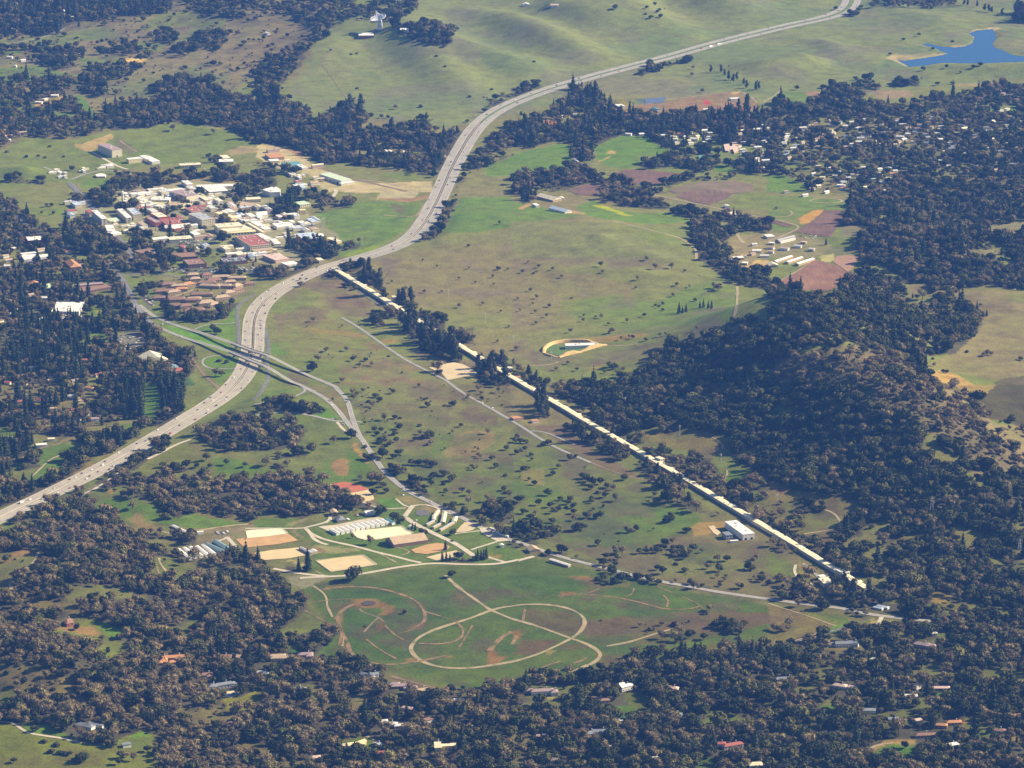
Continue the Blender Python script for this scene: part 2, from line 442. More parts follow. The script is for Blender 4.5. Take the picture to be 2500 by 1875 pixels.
 ('C:1960,150 2212,190 2212,280 2010,200',(0.1,.15,.035),.8,0),
 ('C:1650,580 1720,560 2000,680 1950,690',(0.5,.42,.26),.9,.1),('C:1000,460 1180,460 1300,590 1350,640 1200,600',BRN,.8,.1),('C:1820,380 2110,390 2170,470 1980,450',(0.22,.12,.1),.8,0),
 ('02:1500,1330 1800,1300 2206,1200 2206,1420 1960,1380 1690,1370',(0.3,.26,.2),.6,.2),('02:1340,1480 1480,1500 1800,1659 1300,1659',G2,.8,.25),('02:1800,1560 2206,1600 2206,1659 1850,1659',G2,.6,.3),
 # pasture around the long gallery
 ('22:0,300 500,560 1100,800 1300,1040 1000,1400 0,1300',G2,.6,.35),('22:150,330 430,350 640,520 760,590 1090,760 1060,795 900,760 700,680 540,560 300,430',(0.2,0.145,0.12),.9,.15),
 ('22:80,740 280,720 300,860 180,880 60,820',(0.3,.25,.13),.7,.3),('22:350,610 540,620 660,700 500,720',PUR,.5,.4),('22:0,820 400,900 500,1040 0,1000',G1,.6,.2),('22:420,770 760,700 900,800 900,960 500,980',PUR,.4,.5),
 ('22:400,1250 700,1180 1100,1090 1330,1040 1600,1100 1680,1180 1550,1280 1100,1400 500,1400',G1,.75,.2),('22:870,1420 2206,1350 2206,1659 1100,1640',OL,.8,.3),('22:1400,1340 2206,1350 2206,1440 1700,1460',PUR,.5,.5),
 ('22:1540,1230 1620,1180 1880,1170 1830,1260 1600,1300',(0.42,.28,.12),.8,.3),('22:0,260 130,330 180,360 300,300 120,270',(0.34,.27,.16),.6,.2),
 ('22:960,430 1150,400 1400,340 1480,380 1700,410 1890,470 1880,570 1720,640 1500,560 1150,480',(0.23,.18,.1),.85,.3),('22:1380,400 1560,400 1560,470 1400,470',OL,.7,.2),('22:1850,730 2030,750 2206,820 2100,865 1850,870 1780,850',G1,.8,.1),
 ('22:1500,560 1720,640 1700,690 1540,640',G2,.6,.3),
 ('32:0,830 100,840 200,900 640,970 800,1040 700,1170 600,1240 600,1460 480,1450 460,1330 240,1280 0,1160',(0.2,.17,.085),.9,.3),('32:80,980 500,1060 620,1200 320,1290 200,1180',G2,.5,.3),('32:0,820 90,830 220,910 120,960 0,900',(0.32,.23,.13),.8,.2),
 ('32:0,1420 150,1500 230,1580 400,1659 0,1659',G2,.8,.2),('32:260,1540 400,1570 420,1659 250,1659',(0.33,.27,.1),.6,.2),('32:1580,1200 1700,1240 1860,1290 1800,1430 1680,1440 1600,1300',(0.2,.18,.08),.9,.2),
 ('32:1290,1220 1380,1180 1370,1240 1310,1300',(0.4,.25,.15),.9,0),('22:1600,470 1750,470 1860,560 1700,560',(0.25,.2,.1),.4,.4),
 # meadow beyond the wooded ridge, and the farm
 ('31:1680,850 2206,850 2206,1659 1300,1500 1560,1400 1800,1180 1880,1030 1600,880',MEAD,.9,.2),('31:1310,1510 1600,1560 1800,1659 1500,1659',(0.38,.26,.13),.8,.3),('32:1620,0 1990,0 1930,130 1700,80',(0.36,.25,.13),.8,.2),
 ('31:2070,880 2206,860 2206,960 2060,930',OL,.9,.1),('31:1990,1610 2206,1580 2206,1659 1950,1659',(0.10,.09,.055),1,0),('32:1800,130 1980,0 2206,0 2206,330 1900,290',(0.10,.09,.055),1,0),
 ('31:1200,800 1650,780 1660,870 1250,900',(0.21,.16,.12),.8,.2),('31:640,270 860,300 900,340 750,380 640,390',(0.2,.17,.14),.8,.2),('31:1650,480 2000,490 2000,560 1700,620',(0.2,.17,.13),.7,.2),('31:1850,290 2206,240 2206,350 1900,400',(0.21,.19,.14),.9,.1),
 ('31:0,30 400,40 760,70 700,150 430,160 200,240 0,220',G1,.7,.2),('31:0,250 120,280 200,290 150,330 20,320',G1,.7,.1),('31:400,540 740,540 760,480 640,470 500,500',(0.2,.19,.14),.7,.2),('31:0,330 200,370 460,400 560,480 380,560 0,560',(0.27,.23,.18),.8,.3),
 ('31:380,150 470,145 460,180 350,260 270,275 260,245',(0.5,.28,.1),.8,.1),('31:780,550 870,575 690,720 640,760',G2,.8,.1),('31:560,530 580,590 500,600 400,545',(0.42,.38,.22),.9,.1),
 ('21:1780,420 2206,330 2206,640 1950,690 1900,600 1850,500',(0.26,.21,.15),.8,.3),('21:1940,690 2100,590 2206,590 2206,650 2110,690',(0.55,.42,.24),.9,.1),
 ('31:200,830 330,860 540,880 520,920 330,900',(0.46,.22,.07),.8,.2),
 # upper middle fields and the nursery
 ('20:0,1340 400,1240 560,1250 520,1360 500,1450 200,1500 0,1530',G1,.95,.15),('10:1940,1460 2206,1340 2206,1500 1990,1520',G1,.95,.15),('20:700,1280 800,1215 940,1165 1150,1180 1330,1300 1400,1290 1320,1340 1060,1340 1110,1410 1000,1450 850,1440 740,1380',G1,.95,.1),
 ('20:810,1310 850,1300 905,1320 870,1335 800,1330',(0.45,.31,.18),.9,0),('20:745,1390 840,1340 850,1350 770,1395',(0.42,.28,.17),.9,0),
 ('20:1720,1430 1880,1420 1930,1450 1850,1490 1760,1470',G1,.9,0),('20:1640,1270 1800,1240 1830,1300 1720,1320 1600,1300',G2,.8,.1),('20:1830,1240 1940,1210 1960,1300 1850,1310',(0.36,.31,.27),.8,0),
 ('20:780,870 960,855 1030,905 900,925 790,915',(0.13,.12,.07),.9,.1),('20:900,865 960,857 1030,905 980,920',(0.26,.22,.04),.9,0),('20:1070,850 1330,838 1300,885 1130,900',(0.10,.13,.21),.9,.05),
 ('20:800,930 1300,880 1800,800 1960,785 2080,850 2120,950 1600,1000 1000,1000',(0.27,.17,.14),.85,.35),('20:1640,870 1720,870 1740,900 1690,905',(0.4,.08,.08),.9,0),('20:1900,935 2000,940 1990,955 1900,955',(0.36,.08,.1),.9,0),('20:1880,790 1960,785 1960,800 1900,805',(0.55,.42,.24),.9,0),
 ('20:260,1030 340,1020 460,1080 400,1085 280,1080',(0.42,.2,.13),.8,.1),('20:480,1000 560,990 560,1020 490,1020',(0.36,.24,.18),.8,0),
 ('20:600,700 1650,640 1900,780 1300,850 800,850',(0.225,.21,.12),.7,.2),
 ('30:80,800 330,790 370,880 200,910 60,900',G1,.7,.1),('30:310,800 400,780 520,800 480,840 400,850',(0.36,.2,.18),.8,.1),('30:800,765 1200,780 1270,830 980,860',(0.3,.22,.18),.7,.3),('30:1600,720 1950,715 1950,740 1650,745',(0.4,.28,.22),.6,.3),('30:1740,830 1860,820 1840,835',(0.5,.34,.22),.9,0),
 ('30:1880,930 2206,920 2206,950 1980,990 1900,960',G1,.7,.1),('30:0,1510 130,1510 350,1620 300,1659 0,1659',G1,.9,.1),('30:2060,870 2206,880 2206,900 2080,900',G2,.6,0),
 ('30:1030,500 1080,480 1200,570 1160,575',(0.4,.34,.22),1,0),('30:1040,480 1440,455 1560,462 1440,488 1300,507 1120,520',(0.42,.33,.24),.8,.2),
 ('30:990,585 1025,500 1080,510 1200,580 1100,590',(0.13,.16,.09),1,0),('30:1560,395 1700,395 1755,360 1765,310 1720,285 1800,250 1960,228 2040,235 1950,258 1790,268 1740,292 1785,320 1765,372 1700,402 1600,412',(0.45,.35,.26),.9,.1),('30:1940,260 2120,300 2000,330 1960,310',(0.22,.17,.13),.8,.1),
 ('30:1940,340 2206,330 2206,490 2060,440 1950,400',(0.2,.19,.12),.8,.2),
 # lower left
 ('02:1180,780 1290,620 1400,580 1650,480 1760,500 1960,570 2206,570 2206,790 1850,800 1650,710 1480,720 1220,830',(0.19,.2,.07),.9,.2),('02:1850,620 2050,640 2206,690 2206,780 1870,790',(0.13,.22,.035),.9,.1),('02:1650,500 1760,510 1800,580 1700,620',DRY,.5,.3),
 ('02:820,1050 900,980 1200,1000 1390,1060 1300,1100 1230,1090 1120,1150 980,1100',(0.125,.21,.035),.9,.15),('02:980,1100 1120,1150 1160,1260 1000,1240',(0.14,.19,.05),.8,.2),('02:1240,1100 1640,1110 2150,1200 1800,1240 1400,1200 1260,1170',(0.12,.2,.035),.9,.1),
 ('02:1110,1150 1200,1090 1245,1180 1340,1230 1250,1280 1180,1270',(0.36,.25,.15),.8,.2),('02:1230,0 1450,0 1420,200 1380,280 1200,370 1230,150',(0.1,.18,.04),.95,.1),
 ('02:100,660 330,540 500,480 760,570 560,620 380,760 260,830 240,800 400,640 300,700 130,740',(0.11,.18,.04),.9,.1),('02:400,700 560,590 700,580 580,680 380,800 260,820',(0.13,.21,.05),.9,.1),('02:0,360 190,400 200,460 0,470',(0.11,.18,.04),.9,.1),('02:480,440 900,360 960,380 520,500',(0.3,.24,.13),.6,.2),('02:960,350 1240,330 1250,380 1000,400',(0.12,.2,.04),.8,.1),
 ('02:0,1490 180,1410 300,1390 240,1460 60,1550 0,1550',(0.38,.23,.14),.7,.3),('02:0,1500 330,1440 340,1560 250,1640 0,1659',OL,.5,.3),('02:0,1340 70,1370 60,1410 0,1420',G2,.8,0),
 ('02:820,640 1100,520 1180,440 1200,460 1000,580 850,660',(0.3,.26,.14),.7,.2),('02:300,940 640,740 800,660 820,690 560,830 300,960',(0.3,.2,.13),.7,.2),('02:510,780 600,740 590,770 530,790',(0.4,.25,.13),.7,.1),
 ('02:560,990 820,860 1040,740 1060,760 800,930 600,1010',(0.3,.26,.2),.8,.2),('02:920,900 1000,900 960,940',(0.45,.25,.1),.8,0),('02:270,1270 330,1210 390,1195 350,1280 370,1350 330,1370',(0.48,.4,.24),.9,.1),('02:200,1110 520,1080 380,1150 150,1180',(0.3,.22,.14),.7,.2),
 ('03:760,380 960,440 1120,450 1110,500 980,545 900,560 700,570 470,490 480,450 580,430',(0.15,.17,.05),.8,.2),('03:780,378 900,390 1115,455 1120,500 990,540 880,470',(0.12,.21,.035),.9,.1),('03:470,455 640,425 860,465 850,520 680,505',(0.32,.2,.12),.9,.1),
 ('03:970,560 1180,590 1120,700 980,740 830,650',(0.15,.17,.05),.8,.2),('03:0,730 400,820 640,920 720,1040 850,1100 830,1200 600,1100 250,1010 180,980 0,900',(0.2,.165,.085),.95,.25),
 ('03:0,190 500,190 900,270 1180,360 900,400 640,370 0,340',(0.19,.15,.085),.8,.3),
 ('03:0,1270 120,1265 250,1370 500,1390 700,1440 900,1450 1020,1420 1180,1340 1280,1370 1340,1360 1330,1430 1400,1440 1330,1550 1380,1659 0,1659',(0.17,.19,.045),1,.25),('03:1020,1440 1180,1340 1290,1370 1330,1470 1200,1510 1050,1500',(0.125,.22,.03),.9,.1),
 ('03:160,1270 420,1290 700,1430 500,1390 250,1360',(0.12,.2,.035),.9,.1),('03:0,1040 80,1060 60,1110 0,1110',G2,.9,0),('03:1880,1070 2060,1060 2206,990 2206,1150 1950,1170',(0.2,.2,.045),.95,.1),('13:0,980 60,1000 70,1090 0,1130',(0.2,.2,.045),.9,.1),
 ('03:2060,950 2150,945 2150,985 2060,990',(0.1,.2,.04),1,0),('03:0,0 130,0 110,130 0,150',(0.2,.18,.08),.9,.1),
 # cross-country field
 ('F:650,1270 740,1250 930,1225 1150,1205 1290,1235 1500,1280 1830,1335 1834,1357 1700,1380 1600,1400 1480,1440 1250,1452 1010,1490 870,1460 700,1415 720,1360',(0.115,0.165,0.04),.95,.2),
 ('13:750,300 1300,330 1500,480 1350,700 1000,740 800,640 740,480',(0.085,.15,.035),.8,.2),('13:640,130 1200,150 1380,320 1200,310 1050,200 700,200',(0.085,.155,.035),.7,.2),('13:1150,20 2206,0 2206,200 1700,200 1300,130',(0.09,.155,.03),.6,.3),('23:0,0 430,10 700,90 450,150 100,150 0,100',(0.085,.155,.03),.7,.2),('13:1150,820 2206,800 2206,900 1840,970 1540,950',(0.15,.2,.04),.8,.2),
 ('23:80,290 500,310 600,360 620,440 520,520 200,430',(0.17,.125,.085),.85,.3),('23:620,380 1400,330 1900,300 2206,330 2206,420 1600,560 1100,600 800,620 640,540',(0.18,.135,.085),.85,.35),('23:60,560 420,560 250,660 60,720 0,680',(0.18,.125,.08),.8,.3),('23:380,600 640,570 700,630 420,640',(0.18,.13,.085),.7,.2),
 ('23:700,100 1000,110 1040,180 750,160',(0.1,.17,.03),.7,.2),('23:1100,180 1340,190 1340,260 1250,260',(0.11,.2,.03),.8,.1),('23:1350,130 1620,240 1560,280 1340,270',(0.13,.2,.035),.8,.1),
 ('23:0,690 600,660 640,740 200,830 0,900',(0.15,.19,.045),.7,.2),('23:700,640 1000,700 1480,640 1900,560 1850,660 1100,760 700,800',(0.21,.18,.07),.8,.3),('33:0,230 300,300 730,440 420,490 120,590 0,640',(0.2,.16,.08),.9,.2),('33:480,470 650,400 730,440 560,490',(0.13,.22,.03),.9,.1),('33:0,240 300,320 560,440 620,400 300,290 0,210',(0.15,.19,.045),.7,.2),
 ('13:560,120 700,65 830,75 890,100 720,115',(0.34,.2,.11),.9,.1),('13:1320,210 1400,215 1460,260 1440,310 1330,255',(0.32,.17,.1),.9,.1),('13:1340,420 1430,400 1440,445 1300,475',(0.32,.19,.11),.8,.1),
 ('13:820,205 950,195 1040,205 1120,245 1210,280 1200,315 1110,345 1060,340 1130,300 1060,265 1000,287 900,275 830,240',(0.36,.22,.11),.95,.05),('13:680,350 740,330 740,420 700,450',(0.3,.19,.11),.8,.1),('13:740,600 820,610 820,680 900,710 1020,760 780,745',(0.34,.21,.11),.85,.1),('13:1620,680 1720,685 1700,700 1630,695',(0.34,.21,.11),.9,0),('13:1300,720 1330,690 1440,740 1310,750',(0.34,.22,.12),.9,0),
 ('13:1040,400 1080,400 1085,470 1040,475',(0.28,.16,.1),.9,0),('13:1640,370 1740,350 1790,400 1700,410',(0.24,.17,.1),.8,0),('13:1740,170 1800,175 1790,195 1740,190',(0.36,.2,.12),.9,0),
 ('13:1990,640 2040,640 2080,700 2175,695 2080,765 2000,770',(0.34,.2,.11),.9,0),('23:400,145 560,130 545,165 420,178',(0.33,.19,.11),.9,.1),('23:1040,215 1170,205 1265,250 1130,268',(0.33,.21,.11),.9,.1),('23:430,0 640,0 770,60 700,65',(0.36,.22,.12),.9,.1),('23:720,90 1000,60 1020,100 760,110',(0.33,.21,.12),.6,.1),('23:0,480 60,470 80,520 20,580',(0.32,.18,.1),.8,.1),
 ('23:280,655 350,645 360,665 290,675',(0.4,.33,.16),.9,0),('13:500,680 620,560 720,490 740,520 600,690',(0.16,.25,.04),.9,.1),('13:640,650 700,530 760,500 800,620 760,700',(0.22,.18,.08),.7,.2),
 ('13:290,0 640,0 480,85 440,105 300,80',(0.36,.34,.27),.95,.05),('13:1140,860 1300,900 1540,970 1480,985 1250,930 1090,900',(0.26,.19,.13),.8,.2),('13:560,800 700,770 870,800 840,860 600,850',(0.22,.19,.09),.8,.2),('13:1350,1100 1560,1030 1750,1020 1740,1045 1400,1120',(0.3,.25,.14),.8,.1),
 ('13:490,1190 560,1180 570,1220 500,1235',(0.1,.22,.03),.9,0),('13:700,1450 930,1390 1160,1490 1150,1520 900,1510',(0.14,.2,.035),.9,.1),('13:270,630 370,628 360,660 275,665',(0.08,.18,.05),1,0),('13:110,555 210,480 480,460 490,480 320,510 150,562',(0.25,.27,.07),.9,.1),
 ('13:1640,1480 1780,1475 1780,1500 1650,1530',(0.26,.24,.04),.9,0),('13:1340,1020 1470,990 1475,1015 1350,1035',(0.35,.25,.12),.9,0),('13:980,1060 1200,1050 1210,1085 1000,1090',(0.24,.17,.11),.8,.1),
 # gardens and clearings in the near wood
 ('23:930,1010 1100,1020 1200,1070 1130,1190 1060,1160 960,1070',(0.16,.18,.05),.9,.1),('23:880,1130 1000,1120 1110,1180 940,1260 890,1200',(0.12,.21,.035),.95,.1),('23:810,890 940,920 940,980 860,970',(0.24,.17,.1),.8,.1),('23:580,1070 680,1010 690,940 600,960',(0.17,.18,.06),.8,.1),('23:230,1040 360,1040 360,1070 240,1060',(0.55,.5,.3),.9,0),
 ('23:1580,1600 1760,1570 1760,1659 1600,1659',(0.09,.17,.03),.8,.1),('23:1500,1390 1720,1270 1790,1390 1620,1430',(0.2,.14,.09),.8,.2),('23:2010,1060 2080,1050 2130,1110 2030,1150',(0.26,.17,.1),.9,.1),('23:860,1330 960,1390 1100,1370 1080,1410 880,1410',(0.25,.19,.12),.7,.2),('23:1480,960 1550,940 1540,1000 1480,1010',(0.28,.17,.12),.8,0),
 ('33:1410,150 1560,165 1570,230 1490,250 1410,230',(0.28,.2,.07),.9,.2),('33:1480,240 1760,240 1900,280 2100,300 2090,350 1860,350 1600,300',(0.17,.165,.06),.9,.2),('33:1000,190 1240,230 1150,250 1000,230',(0.18,.18,.06),.9,.1),('33:840,460 900,380 980,390 1150,400 1100,420 900,460',(0.38,.32,.18),.8,.1),('33:1460,500 1600,500 1600,570 1480,540',(0.14,.17,.05),.9,.1),('33:1750,915 2050,960 1980,1000 1770,1010',(0.1,.18,.03),.95,.1),('33:1440,1020 1560,980 1690,1060 1600,1090 1450,1050',(0.11,.2,.03),.95,.1),('33:430,1130 560,1110 640,1190 630,1230 500,1220 430,1170',(0.1,.18,.03),.95,.1),('33:700,1260 780,1270 740,1320 700,1310',(0.12,.17,.03),.9,0),
 ('33:910,1530 980,1470 1090,1450 1250,1470 1300,1520 1180,1570 960,1570',(0.09,.17,.03),1,.1),('33:820,1530 960,1430 1060,1410 1250,1410 1300,1460 1100,1450 980,1462 860,1530',(0.36,.25,.12),.9,.1),('33:430,590 760,580 760,640 450,640',(0.25,.18,.12),.6,.3),('33:940,820 1140,840 1130,900 960,900',(0.22,.14,.1),.5,.3),('33:1540,1270 1690,1260 1660,1300 1560,1300',(0.48,.25,.1),.8,0),('33:1960,1330 2206,1400 2206,1480 2040,1380',(0.34,.24,.13),.7,.1),('33:1750,690 1960,690 1960,720 1760,715',(0.2,.22,.08),.8,0),('33:930,1600 1290,1590 1180,1640 900,1640',(0.1,.17,.03),.7,.1),
]
